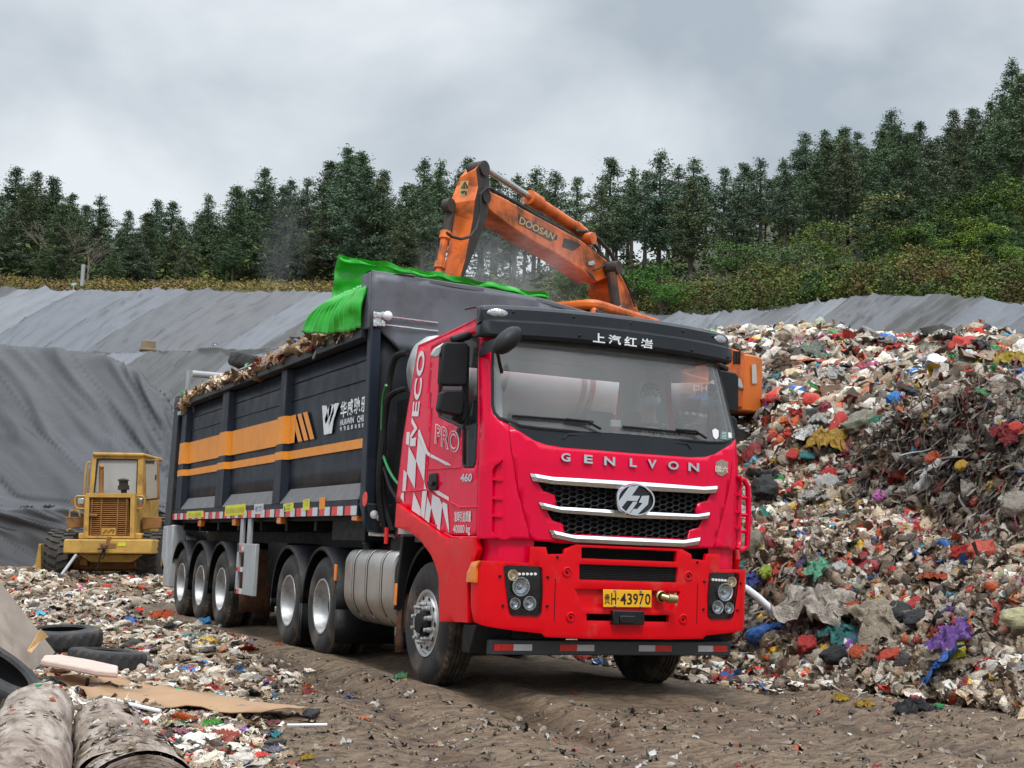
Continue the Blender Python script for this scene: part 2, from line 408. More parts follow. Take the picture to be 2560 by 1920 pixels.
# corner deflectors with three vanes
defl = poly([(546, 985), (556, 967), (638, 943), (656, 950), (650, 966), (622, 985), (609, 1012), (605, 1345), (620, 1366), (642, 1380), (600, 1387), (532, 1387), (540, 1100)])
for d_ in (defl, mirror(defl)):
    mb = MB(); skin(mb, d_, off=0.035, step=0.04)
    for y in (1055, 1160, 1256):
        (sa, za), (sb, zb) = inv(1, 604, y), inv(1, 657, y+8)
        if d_ is not defl: sa, sb = -sa, -sb
        mb.hexa([cabS(sa, za+.012, .03), cabS(sb, zb+.012, .012), cabS(sb, zb+.012, -.02), cabS(sa, za+.012, -.02)], [cabS(sa, za-.012, .03), cabS(sb, zb-.008, .012), cabS(sb, zb-.008, -.02), cabS(sa, za-.012, -.02)])
    tb(mb, 'corner_deflector', M_RED, CAB, solid=0.03, bevel=0.008)
# roof, rear wall with window, header
mb = MB(); rows = []
for i in range(9):
    t = i/8; y_ = 0.42+(1.98-0.42)*t; zt = 3.15-0.07*t
    rows.append([(-1.19+2.38*j/12, y_-0.05*(1-((j-6)/6)**2), zt+0.14*(1-((j-6)/6)**4)**.5*(1-(2*t-1)**8)) for j in range(13)])
mb.grid(rows)
for sg in (-1, 1):                                       # rounded edge from side to roof
    pr = [[cabS(sg*3.33, 3.06), cabS(sg*2.2, 3.10), cabS(sg*1.5, 3.13), cabS(sg*1.2, 3.14)], [(sg*1.19, 1.98, 3.09), (sg*1.19, 1.3, 3.12), (sg*1.19, .75, 3.15), (sg*1.18, .45, 3.16)]]
    mb.grid(pr)
tb(mb, 'roof', M_RED, CAB, solid=0.02)
mb = MB(); hd = [(-1.3, 2.94), (1.3, 2.94), (1.3, 3.16), (-1.3, 3.16)]; skin(mb, hd, off=-0.012)
tb(mb, 'windshield_header', M_BLACK, CAB)
yb = lambda z: 2.26-0.18*(z-1.6)
v, f = tri2d([(-1.2, 1.3), (1.2, 1.3), (1.2, 2.2), (1.17, 3.07), (-1.17, 3.07), (-1.2, 2.2)], [[(-1.0, 2.15), (1.0, 2.15), (1.0, 2.93), (-1.0, 2.93)]], 0.2)
mb = MB(); mb.add([(x, yb(z)-0.01, z) for x, z in v], f)
tb(mb, 'rear_wall', M_RED, CAB, solid=0.02)
mb = MB(); mb.add([(x, yb(z)-0.015, z) for x, z in ((-1.01, 2.14), (1.01, 2.14), (1.01, 2.94), (-1.01, 2.94))], [(0, 1, 2, 3)])
tb(mb, 'rear_window', M_REARGLASS, CAB)

# ---- front panel, black band, windshield
zc_top = inv(1, 1290, 908)[1]; zc_bot = inv(1, 1330, 1424)[1]
hood_l = poly([(1000, 884), (900, 868), (830, 843), (758, 798), (694, 760), (706, 900), (731, 1050), (769, 1220), (818, 1395), (1000, 1413)])
gr_l = poly([(850, 1076), (880, 1122), (942, 1145), (955, 1196), (903, 1238), (930, 1285), (988, 1305), (998, 1358)])
gz1, gz0 = gr_l[0][1]-0.02, gr_l[-1][1]
grille_hole = sym_outline(gr_l, gz1, gz0)
hood = sym_outline(hood_l, zc_top, zc_bot)
mb = MB(); skin(mb, hood, [grille_hole], step=0.06)
HOOD = tb(mb, 'front_panel', M_RED, solid=0.03)
band_up = poly([(1000, 791), (860, 778), (760, 764), (676, 733)])
zb_up = inv(1, 1290, 806)[1]
band = sym_outline(band_up+hood_l[4:0:-1][::1] if False else band_up+[hood_l[4], hood_l[3], hood_l[2], hood_l[1], hood_l[0]], zb_up, zc_top)
mb = MB(); skin(mb, band, off=-0.004); tb(mb, 'cowl_panel', M_VISOR, HOOD)
mb = MB(); cw = poly([(930, 838), (950, 812), (1200, 822)])        # raised edge pressed into the cowl
for a in (-1, 1): pass
rid = [(-0.62, zb_up-0.075), (-0.58, zb_up-0.035), (0.58, zb_up-0.035), (0.62, zb_up-0.075)]
mb.tube([cabS(s_, z_, 0.0) for s_, z_ in rid], 0.008, 6); tb(mb, 'cowl_ridge', M_VISOR, HOOD)
ws_l = poly([(1000, 786), (860, 773), (760, 759), (672, 728), (640, 716), (612, 686), (601, 640), (601, 420), (606, 300)])
ws = [(0.0, zb_up+0.004)]+ws_l+[(-1.0, 3.0)]; ws = ws+[(-s, z) for s, z in ws[::-1][:-1]]
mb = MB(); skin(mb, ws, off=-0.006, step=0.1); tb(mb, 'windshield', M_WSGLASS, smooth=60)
gask = [(0.0, zb_up+0.0)]+[(s*1.006, z-0.006) for s, z in ws_l]+[(-1.01, 3.02)]
mb = MB(); mb.tube([cabS(s, z, -0.006) for s, z in gask[:0:-1]]+[cabS(-s, z, -0.006) for s, z in gask[1:]], 0.014, 6)
tb(mb, 'windshield_gasket', M_BLACK, CAB)

# ---- chrome bars and grille
def bar(pts_top, pts_bot, name, h=0.045):
    T = poly(pts_top); B = poly(pts_bot); n = 24; mbb = MB(); rows = []
    def interp(L, s): 
        xs = [p[0] for p in L]; return float(np.interp(s, xs, [p[1] for p in L]))
    for i in range(2*n+1):
        u = -1+i/n; a = abs(u)
        st, sb = -a*abs(T[0][0]), -a*abs(B[0][0])
        zt, zb = interp(T, st), interp(B, sb); sg = -1 if u < 0 else 1
        st, sb = sg*abs(st), sg*abs(sb); e = 1 if a < 0.985 else 0.35
        zm = zt*0.30+zb*0.70; sm = (st+sb)/2
        H_ = zt-zb; rows.append([cabS(st, zt, 0.002), cabS(st, zt-.10*H_, h*0.66*e), cabS(sm, zt-.46*H_, h*e), cabS(sb, zb+.10*H_, h*0.86*e), cabS(sb, zb, 0.002)])
    mbb.grid(rows); mbb.add(rows[0], [(0, 1, 2, 3, 4)]); mbb.add(rows[-1], [(0, 1, 2, 3, 4)])
    return tb(mbb, name, M_CHROME, HOOD, smooth=20)
bar([(805, 1020), (925, 1041), (1330, 1063)], [(819, 1073), (920, 1090), (1330, 1120)], 'chrome_bar')
bar([(853, 1180), (960, 1206), (1330, 1228)], [(868, 1226), (970, 1248), (1330, 1275)], 'chrome_bar')
bar([(911, 1332), (1040, 1362), (1330, 1376)], [(930, 1386), (1040, 1410), (1330, 1424)], 'chrome_bar')
mb = MB(); skin(mb, grille_hole, off=-0.06, step=0.1); tb(mb, 'grille_backing', M_CHASSIS, HOOD)
mb = MB(); cw_, ch_ = 0.088, 0.044
inner = [(s*0.985, z) for s, z in grille_hole]
row = 0; z_ = gz0-0.05
while z_ < gz1+0.05:
    s_ = -0.85+(row % 2)*cw_*0.75
    while s_ < 0.86:
        if in_poly((s_, z_), inner):
            ho = [(s_+dx*cw_/2*1.03, z_+dz*ch_/2*1.03) for dx, dz in ((-1, 0), (-.5, 1), (.5, 1), (1, 0), (.5, -1), (-.5, -1))]
            hi = [(s_+dx*cw_/2*0.80, z_+dz*ch_/2*0.74) for dx, dz in ((-1, 0), (-.5, 1), (.5, 1), (1, 0), (.5, -1), (-.5, -1))]
            P = [cabS(a, b, -0.012) for a, b in ho]+[cabS(a, b, -0.016) for a, b in hi]+[cabS(a, b, -0.05) for a, b in hi]
            mb.add(P, [(i, (i+1) % 6, 6+(i+1) % 6, 6+i) for i in range(6)]+[(6+i, 6+(i+1) % 6, 12+(i+1) % 6, 12+i) for i in range(6)])
        s_ += cw_*1.5
    z_ += ch_/2; row += 1
tb(mb, 'grille_mesh', M_BLACK, HOOD, smooth=0)
# emblem
ec = Vector(cabS(*inv(1, 1370, 1172))); ew = (inv(1, 1478, 1172)[0]-inv(1, 1262, 1172)[0])/2; eh = (inv(1, 1370, 1083)[1]-inv(1, 1370, 1265)[1])/2
mb = MB(); th = [2*math.pi*i/48 for i in range(48)]
for r0, r1, y0, y1 in ((1.0, 0.86, -0.06, -0.075),):
    rings = [(1.0, -0.01), (1.0, -0.06), (0.95, -0.075), (0.88, -0.075), (0.85, -0.06), (0.85, -0.05)]
    P = [(ec.x+ew*r*math.cos(t), ec.y+y, ec.z+eh*r*math.sin(t)) for r, y in rings for t in th]
    mb.add(P, [(i*48+k, i*48+(k+1) % 48, (i+1)*48+(k+1) % 48, (i+1)*48+k) for i in range(5) for k in range(48)])
for pl in ([(1352, 1098), (1406, 1092), (1366, 1148), (1412, 1150), (1396, 1178), (1340, 1176), (1308, 1216), (1284, 1192)],
           [(1404, 1186), (1422, 1150), (1462, 1148), (1455, 1196), (1392, 1258), (1352, 1256), (1374, 1222), (1396, 1222), (1424, 1190)],
           [(1372, 1182), (1398, 1182), (1352, 1250), (1326, 1246)]):
    P = [atY(1, x, y, ec.y-0.055) for x, y in pl]; P = [(p.x, ec.y-0.055, p.z) for p in P]; mb.prism(P, (0, -0.014, 0))
EMB = tb(mb, 'emblem', M_CHROME, HOOD, smooth=40)
mb = MB(); mb.add([(ec.x+ew*.9*math.cos(t), ec.y-.05, ec.z+eh*.9*math.sin(t)) for t in th], [tuple(range(48))]); tb(mb, 'emblem_disc', M_GLOSSB, HOOD, smooth=0)
# raised letters
mb = MB()
for ch, xa, xb, ya, yb_ in (('G', 973, 1024, 912, 960), ('E', 1100, 1147, 922, 970), ('N', 1211, 1271, 932, 982), ('L', 1352, 1390, 942, 990), ('V', 1452, 1500, 948, 998), ('O', 1564, 1622, 957, 1005), ('N', 1676, 1735, 966, 1014)):
    q = [inv(1, xa, ya), inv(1, xb, ya+4), inv(1, xb, yb_+2), inv(1, xa, yb_-2)]
    q = [(a, b, 0) for a, b in q]
    text_on(mb, ch, *q, d=(0, -0.018, 0), offset=0.03, mapf=lambda s, z: cabS(s, z, 0.004))
tb(mb, 'raised_lettering', M_CHROME, HOOD, smooth=0)
# shield badge
mb = MB(); sh = poly([(1833, 963), (1866, 948), (1900, 963), (1897, 1015), (1888, 1030), (1864, 1042), (1840, 1030), (1832, 1012)]); skin(mb, sh, off=0.006, step=0.05)
tb(mb, 'shield_badge', mat_plain('badge_bronze', (0.35, 0.28, 0.24), 0.35, 0.6, 0.15, 30), HOOD)
mb = MB(); q = poly([(1828, 982), (1900, 988), (1898, 1022), (1828, 1016)]); text_on(mb, '国六', *[(a, b, 0) for a, b in q], offset=0.02, mapf=lambda s, z: cabS(s, z, 0.011))
tb(mb, 'badge_lettering', mat_plain('badge_pale', (0.75, 0.60, 0.48), 0.4, 0.3), HOOD, smooth=0)

# ---- sun visor
def vis_y(x): 
    a = abs(x)/1.24
    return 0.24+0.13*a**2+0.05*a**6
zv = lambda x: 0.0
def vis_pt(x, dy, z): return (x, vis_y(x)+dy, z+0.02*(1-(x/1.24)**2))
mb = MB(); rows = []
prof = [(0.34, 3.27), (0.10, 3.255), (0.03, 3.235), (0.0, 3.205), (-0.005, 3.118), (-0.03, 3.106), (-0.055, 3.09), (-0.06, 2.985), (-0.045, 2.965), (0.0, 2.955), (0.12, 2.98)]
for i in range(41):
    x = -1.24+2.48*i/40; e = max(0, (abs(x)-1.10)/0.14)
    rows.append([vis_pt(x, dy+(0.015*e**2), z-0.012*e**2 if z > 3.1 else z+0.01*e**2) for dy, z in prof])
mb.grid(rows)
for sg in (0, 40):
    r_ = rows[sg]; xo = r_[0][0]; mb.grid([r_, [(xo*1.004, p[1]+max(0.0, 0.50-p[1]), p[2]*0.98+0.06) for p in r_]])
VIS = tb(mb, 'sun_visor', M_VISOR, smooth=28, solid=0.015)
def vis_map(u, v_): return (u, vis_y(u)-0.064, v_)
def vpx(x, y):
    Y = 0.2
    for _ in range(5):
        p = atY(1, x, y, Y); Y = vis_y(p.x)-0.062
    return (p.x, p.z, 0)
mb = MB()
for ch, xa, xb, dy in (('上', 1155, 1222, 0), ('汽', 1240, 1310, 10), ('红', 1328, 1398, 20), ('岩', 1420, 1486, 31)):
    text_on(mb, ch, vpx(xa, 246+dy), vpx(xb, 254+dy), vpx(xb, 306+dy), vpx(xa, 298+dy), offset=0.022, mapf=vis_map)
tb(mb, 'visor_lettering', M_PURE, VIS, smooth=0)
for sg in (-1, 1):
    mb = MB(); x = sg*1.11; P = []
    n = 20
    for r_, o_ in ((1, 0.002), (0.92, -0.006), (0.6, -0.011), (0.0, -0.013)):
        P += [(x+0.085*r_*math.cos(2*math.pi*i/n), vis_y(x+0.085*r_*math.cos(2*math.pi*i/n))+o_+0.0, 3.175+0.036*r_*math.sin(2*math.pi*i/n)) for i in range(n)]
    mb.add(P, [(a*n+k, a*n+(k+1) % n, (a+1)*n+(k+1) % n, (a+1)*n+k) for a in range(3) for k in range(n)]); tb(mb, 'marker_lamp', M_LENS, VIS)
mb = MB()
for x, z in ((-0.98, 3.18), (-0.45, 3.185), (0.1, 3.185), (0.65, 3.18), (1.0, 3.175), (-0.42, 3.02), (0.2, 3.015), (0.72, 3.01), (1.17, 3.0)):
    mb.lathe([(0, 0.001), (-0.008, 0.008), (-0.004, 0.014), (0.004, 0.016)], 10, (x, vis_y(x)-(0.062 if z < 3.1 else 0.0), z+.01), 'Y')
tb(mb, 'visor_screw', M_BLACK, VIS)

# ---- wipers
for base_, tip, blade in (((1190, 782), (1000, 728), ((708, 708), (1150, 742))), ((1770, 832), (1600, 785), ((1315, 768), (1730, 808)))):
    mb = MB()
    A = [cabS(*inv(1, *base_), 0.03), cabS(*inv(1, (base_[0]+tip[0])//2+20, (base_[1]+tip[1])//2-14), 0.05), cabS(*inv(1, *tip), 0.04)]
    mb.tube(A, 0.011, 6)
    B = [cabS(*inv(1, blade[0][0]+(blade[1][0]-blade[0][0])*t, blade[0][1]+(blade[1][1]-blade[0][1])*t), 0.018) for t in np.linspace(0, 1, 8)]
    mb.tube(B, 0.012, 6); tb(mb, 'wiper', M_CHASSIS)

# ---- door, side window, handle, graphics (left); mirrored on the right
for sg in (-1, 1):
    fm = (lambda p: p) if sg < 0 else mirror
    dsh = [(-1.9+(s+1.9)*0.992, 2.2+(z-2.2)*0.992) for s, z in doorL]
    mb = MB(); skin(mb, fm(dsh), [fm(winL)]); D = tb(mb, 'door', M_RED, solid=0.03)
    mb = MB(); skin(mb, fm([(s-(0.0), z) for s, z in winL]), off=-0.012, step=0.15); tb(mb, 'side_window', M_SIDEGLASS, D)
    mb = MB(); mb.tube([cabS(s, z, -0.004) for s, z in fm(winL+winL[:1])], 0.011, 6); tb(mb, 'window_seal', M_BLACK, D)
    hp = smooth_poly(fm(poly([(256, 1030), (298, 1022), (302, 1105), (290, 1120), (252, 1118)])), 0.03)
    mb = MB(); skin(mb, hp, off=0.016, step=0.05); hc = [sum(a)/len(hp) for a in zip(*hp)]
    mb.hexa([cabS(hc[0]-.06, hc[1]+.012, .05), cabS(hc[0]+.06, hc[1]+.012, .05), cabS(hc[0]+.06, hc[1]+.012, .015), cabS(hc[0]-.06, hc[1]+.012, .015)],
            [cabS(hc[0]-.06, hc[1]-.02, .05), cabS(hc[0]+.06, hc[1]-.02, .05), cabS(hc[0]+.06, hc[1]-.02, .015), cabS(hc[0]-.06, hc[1]-.02, .015)])
    tb(mb, 'door_handle', M_BLACK, D, solid=0.016, bevel=0.004)
DOORL = [o for o in TRUCK.children if o.name.startswith('door')][0]
sm = lambda o_: (lambda s, z: cabS(s, z, o_))
def q10(pts): return [(a, b, 0) for a, b in poly(pts, 10)]
mb = MB()
for pg in ([(85, 0), (115, 0), (105, 122), (78, 108)], [(120, 62), (172, 50), (165, 118), (112, 130)], [(104, 130), (172, 268), (158, 522), (88, 378)], [(190, 45), (258, 197), (245, 457), (172, 264)], [(245, 455), (263, 522), (243, 528)],
           [(192, -20), (205, -20), (277, 172), (300, 196), (300, 231), (260, 200), (190, 35)], [(305, 200), (400, 250), (470, 285), (496, 308), (440, 302), (375, 262), (305, 233)], [(58, 345), (87, 376), (75, 540), (45, 550)], [(150, 550), (213, 706), (210, 772), (130, 716)],
           [(230, 542), (271, 536), (246, 796), (212, 764)], [(275, 590), (310, 690), (290, 836), (250, 800)], [(320, 570), (386, 606), (411, 670), (388, 902), (362, 880), (309, 690)], [(328, 536), (380, 541), (472, 596), (471, 636), (390, 592)], [(415, 640), (456, 662), (462, 745), (473, 880), (470, 926), (410, 682)], [(38, 556), (61, 553), (58, 640), (92, 692), (28, 602)]):
    skin(mb, poly(pg, 14), off=0.006, step=0.2)
text_on(mb, 'IVECO', *q10([(72, 872), (130, 212), (182, 212), (112, 872)]), offset=0.03, mapf=sm(0.007), spacing=1.06)
tb(mb, 'flag_graphic', M_WHITE, CAB, smooth=0)
mb = MB(); text_on(mb, 'TECHNOLOGY', *q10([(82, 622), (122, 225), (134, 225), (96, 622)]), offset=0.012, mapf=sm(0.006)); tb(mb, 'side_lettering', mat_plain('dull_red', (0.42, 0.03, 0.05), 0.5), CAB, smooth=0)
pq = q10([(250, 715), (418, 778), (408, 932), (244, 852)])
mb = MB(); text_on(mb, 'PRO', *pq, offset=0.035, mapf=sm(0.006)); tb(mb, 'model_lettering', M_PURE, DOORL, smooth=0)
mb = MB(); c_ = [sum(p[i] for p in pq)/4 for i in (0, 1)]
text_on(mb, 'PRO', *[(c_[0]+(p[0]-c_[0])*.93, c_[1]+(p[1]-c_[1])*.93, 0) for p in pq], offset=-0.005, mapf=sm(0.009)); tb(mb, 'model_lettering_fill', M_RED, DOORL, smooth=0)
mb = MB(); text_on(mb, '460', *q10([(426, 1060), (506, 1060), (500, 1118), (422, 1120)]), offset=0.03, mapf=sm(0.008)); tb(mb, 'power_lettering', M_CHROME, DOORL, smooth=0)
mb = MB(); text_on(mb, '准牵引总质量', *q10([(380, 1322), (496, 1320), (494, 1396), (380, 1398)]), offset=0.02, mapf=sm(0.006))
text_on(mb, '40000 kg', *q10([(372, 1416), (490, 1414), (488, 1490), (372, 1492)]), offset=0.015, mapf=sm(0.006)); tb(mb, 'weight_lettering', M_WHITE, DOORL, smooth=0)
mb = MB(); mb.tube([cabS(*p, 0.002) for p in poly([(18, 1188), (190, 1172), (420, 1296), (545, 1292)], 10)], 0.008, 6); mb.tube([cabS(*p, 0.0) for p in poly([(188, 1035), (420, 1020)], 10)], 0.008, 6)
tb(mb, 'side_crease', M_RED, CAB)

# ---- fenders with the wheel arch
fen = poly([(94, 306), (225, 402), (370, 500), (528, 503), (545, 560), (520, 640), (490, 700), (490, 965), (332, 960), (330, 720), (312, 650), (285, 590), (230, 515), (165, 462), (85, 438)], 2)
for fm in ((lambda p: p), mirror):
    mb = MB(); skin(mb, fm(fen), off=-0.004, step=0.06)
    F_ = tb(mb, 'fender', M_REDLOW, solid=0.05, bevel=0.01)
    lip = fm(poly([(94, 330), (225, 425), (300, 520), (335, 640), (478, 640)], 2)); mb = MB(); mb.tube([cabS(*p, 0.003) for p in lip], 0.016, 6); tb(mb, 'fender_lip', M_REDLOW, F_)
    st = fm(poly([(380, 838), (478, 838), (478, 858), (380, 852)], 2)); mb = MB(); skin(mb, st, off=0.012, step=.1); tb(mb, 'step_tread', M_BLACK, F_)
# lower corner of the cab between front panel and bumper
val = [(-0.84, 1.02), (-1.62, 1.02), (-1.62, 1.32), (-0.84, 1.32)]
mb = MB(); skin(mb, val, off=-0.035); tb(mb, 'lower_cab_panel', M_RED, CAB); mb = MB(); skin(mb, mirror(val), off=-0.035); tb(mb, 'lower_cab_panel', M_RED, CAB)
mb = MB(); mb.box((-0.95, 0.20, 0.5), (0.95, 0.4, 1.32)); tb(mb, 'radiator', M_CHASSIS)

# ---- bumper
bl = poly([(1062, 534), (1000, 560), (994, 586), (905, 588), (896, 548), (810, 545), (806, 636), (700, 628), (548, 622), (520, 640), (482, 700), (480, 880), (496, 962), (560, 985), (740, 1012), (872, 1026), (892, 1046), (1100, 1054)], 2, binv)
zt_, zb_ = bl[0][1], bl[-1][1]
def mid(l): return l+[(-s, z) for s, z in l[::-1]]
h1 = mid(poly([(1092, 610), (1092, 549)], 2, binv)); h2 = mid(poly([(1080, 728), (1080, 641)], 2, binv)); h3 = mid(poly([(1120, 955), (1120, 916)], 2, binv))
h4 = mid(poly([(1100, 886), (1056, 778)], 2, binv))
hl = smooth_poly(poly([(660, 648), (872, 656), (876, 800), (868, 912), (852, 928), (702, 922), (690, 900), (672, 760)], 2, binv), 0.03)
mb = MB(); skin(mb, sym_outline(bl, zt_, zb_), [h1, h2, h3, h4, hl, mirror(hl)], S=bumpS, step=0.06)
BUMP = tb(mb, 'bumper', M_REDLOW, solid=0.04, bevel=0.006)
mb = MB(); skin(mb, h4, off=-0.03, S=bumpS)
for i in range(len(h4)):
    a, b = h4[i], h4[(i+1) % len(h4)]; mb.add([bumpS(*a), bumpS(*b), bumpS(*b, -.03), bumpS(*a, -.03)], [(0, 1, 2, 3)])
tb(mb, 'plate_recess', M_REDLOW, BUMP)
mb = MB(); z0, z1 = min(p[1] for p in h2), max(p[1] for p in h2); sx_ = max(p[0] for p in h2)
for i in range(9): mb.hexa([bumpS(a, z0+(z1-z0)*(i+.2)/9, -.03) for a in (-sx_, sx_)]+[bumpS(a, z0+(z1-z0)*(i+.2)/9, -.06) for a in (sx_, -sx_)], [bumpS(a, z0+(z1-z0)*(i+.75)/9, -.03) for a in (-sx_, sx_)]+[bumpS(a, z0+(z1-z0)*(i+.75)/9, -.06) for a in (sx_, -sx_)])
tb(mb, 'intake_slats', M_BLACK, BUMP)
for seam_s in (-0.66, 0.66):
    mb = MB(); mb.tube([bumpS(seam_s, zt_-0.28-0.02*i, 0.001) for i in range(18)], 0.004, 5); tb(mb, 'bumper_seam', M_CHASSIS, BUMP)
mb = MB()
for (x, y) in ((1012, 686), (1032, 935)):
    s_, z_ = binv(2, x, y)
    for sg in (1, -1):
        mb = MB(); p = bumpS(sg*s_, z_); mb.lathe([(0.012, 0.045), (-0.006, 0.042), (-0.01, 0.034), (0.004, 0.026), (0.004, 0.0)], 16, p, 'Y'); tb(mb, 'bumper_boss', M_REDLOW, BUMP)
mb = MB()
for (x, y) in ((1012, 686), (1032, 935), (640, 708), (905, 713), (657, 872), (902, 874), (958, 603)):
    s_, z_ = binv(2, x, y)
    for sg in (1, -1): mb.lathe([(-0.016, 0.0), (-0.014, 0.009), (0.0, 0.012)], 10, bumpS(sg*s_, z_), 'Y')
tb(mb, 'bumper_bolt', M_CHASSIS, BUMP)
# headlights
for sg in (1, -1):
    fm = (lambda p: p) if sg > 0 else mirror
    mb = MB(); skin(mb, fm(hl), off=-0.02, S=bumpS, step=0.05)
    for i in range(len(hl)):
        a, b = fm(hl)[i], fm(hl)[(i+1) % len(hl)]; mb.add([bumpS(*a, .012), bumpS(*b, .012), bumpS(*b, -.02), bumpS(*a, -.02)], [(0, 1, 2, 3)])
    HL = tb(mb, 'headlight', M_GLOSSB)
    def lamp(x, y, r, mat, name, deep=0.6):
        s_, z_ = binv(2, x, y); p = Vector(bumpS(sg*s_, z_, -0.012)); m2 = MB()
        m2.lathe([(0.0, r), (-0.022, r*0.98), (-0.022, r*0.88), (-0.004, r*0.7), (0.004, r*0.35), (-0.012, r*0.2), (-0.014, 0.0)], 24, p, 'Y'); tb(m2, name, mat, HL, smooth=25)
    lamp(755, 766, 0.078, M_LENS, 'main_lamp'); lamp(722, 860, 0.048, M_LENS, 'fog_lamp'); lamp(803, 858, 0.058, M_LENS, 'high_beam_lamp'); lamp(711, 703, 0.045, mat_plain('pale_amber_lens', (0.75, 0.60, 0.42), 0.15, 0.4), 'turn_lamp')
    mb = MB()
    for i in range(5):
        s_, z_ = binv(2, 752+i*22, 697); p = Vector(bumpS(sg*s_, z_, -0.005)); mb.lathe([(-.006, 0.0), (-.004, 0.009), (.01, 0.012)], 10, p, 'Y')
    tb(mb, 'light_strip', M_LED, HL)
    mb = MB(); skin(mb, fm(hl), off=0.010, S=bumpS, step=0.08); tb(mb, 'lamp_cover', M_CLEAR, HL)
    # amber side repeater
    a = fm(poly([(497, 632), (538, 622), (520, 655), (515, 745), (465, 740), (470, 690)], 2, binv)); mb = MB(); skin(mb, a, off=0.02, S=bumpS, step=.05); tb(mb, 'turn_signal', M_AMBER, solid=0.03, bevel=0.008)
# number plate, tow pin, camera box
mb = MB(); yp = -0.06
P = [atY(2, x, y, yp) for x, y in ((1213, 782), (1480, 788), (1480, 882), (1213, 880))]
mb.prism([(p.x, yp, p.z) for p in P], (0, 0.008, 0)); PLATE = tb(mb, 'number_plate', M_YPLATE, bevel=0.003)
mb = MB(); 
def pp(x, y): p = atY(2, x, y, yp-0.003); return (p.x, yp-0.003, p.z)
text_on(mb, '贵', pp(1219, 806), pp(1250, 806), pp(1250, 862), pp(1219, 862), offset=0.005)
for ch, a, b in (('H', 1257, 1284), ('4', 1307, 1340), ('3', 1345, 1372), ('9', 1378, 1405), ('7', 1411, 1438), ('0', 1444, 1474)):
    text_on(mb, ch, pp(a, 802+(a-1257)*.016), pp(b, 802+(b-1257)*.016), pp(b, 866), pp(a, 866), offset=0.012)
text_on(mb, '.', pp(1290, 828), pp(1299, 828), pp(1299, 837), pp(1290, 837), offset=0.01)
tb(mb, 'plate_lettering', M_GLOSSB, PLATE, smooth=0)
mb = MB()
for x, y in ((1278, 789), (1420, 791), (1278, 873), (1420, 876)): mb.lathe([(-0.008, 0), (-0.006, 0.009), (0, 0.012)], 10, pp(x, y), 'Y')
tb(mb, 'plate_bolt', M_STEEL, PLATE)
a, b = atY(2, 1530, 822, -0.06), atY(2, 1612, 832, -0.13)
mb = MB(); mb.lathe([(0.01, 0.05), (-0.02, 0.05), (-0.03, 0.042), (-0.01, 0.035), (0.01, 0.02)], 20, (a.x, -0.055, a.z), 'Y'); mb.tube([(a.x, -0.04, a.z), (a.x, -0.1, a.z), (b.x-.06, -0.12, b.z)], 0.028, 12); mb.tube([(b.x-.07, -0.12, b.z), (b.x+.01, -0.125, b.z-.005)], [0.042, 0.036], 12)
mb.tube([(b.x, -0.125, b.z+.045), (b.x+.005, -0.13, b.z-.06)], 0.012, 8); tb(mb, 'tow_pin', M_BRASS)
mb = MB(); p0, p1 = atY(2, 1265, 898, -0.07), atY(2, 1438, 978, -0.07); mb.box((p0.x, -0.08, p1.z), (p1.x, 0.0, p0.z)); mb.box((p0.x+.06, -0.095, p1.z+.01), (p0.x+.2, -0.08, p0.z-.04)); tb(mb, 'sensor_box', M_GLOSSB, BUMP, bevel=0.008)
mb = MB()
for s0 in (-0.55, 0.02): 
    for sg in (1,): mb.hexa([bumpS(s0, .585, .003), bumpS(s0+.22, .585, .003), bumpS(s0+.22, .57, .003), bumpS(s0, .57, .003)], [bumpS(s0, .585, .0), bumpS(s0+.22, .585, .0), bumpS(s0+.22, .57, .0), bumpS(s0, .57, .0)])
# under-run bar with reflectors
mb = MB(); mb.box((-1.149, 0.17, 0.37), (1.149, 0.25, 0.49)); UR = tb(mb, 'underrun_bar', mat_plain('bar_paint', (0.035, 0.042, 0.05), 0.45, 0, .15, 5, dirt=(.12, .1, .08), dirt_amt=.12), bevel=0.01)
for xs_, cols in (((610, 715, 818), 'rw'), ((972, 1067, 1162), 'rw'), ((1410, 1500, 1590), 'wr'), ((1738, 1820, 1898), 'wr')):
    for i in range(2):
        p, q = atY(2, xs_[i], 1087, 0.166), atY(2, xs_[i+1], 1126, 0.166); mb = MB(); mb.box((p.x, 0.165, 0.405), (q.x, 0.169, 0.456)); tb(mb, 'reflector', M_REFR if cols[i] == 'r' else M_REFW, UR)
for sg in (-1, 1):
    mb = MB(); mb.hexa([(sg*1.25, .24, .60), (sg*0.8, .2, .58), (sg*0.8, .3, .58), (sg*1.25, .5, .60)], [(sg*1.22, .42, .36), (sg*1.0, .26, .36), (sg*1.0, .34, .36), (sg*1.22, .58, .36)])
    mb.box((sg*0.9-.05, .25, .4), (sg*0.9+.05, .6, .75)); tb(mb, 'step_bracket', M_BLACK, bevel=0.01)

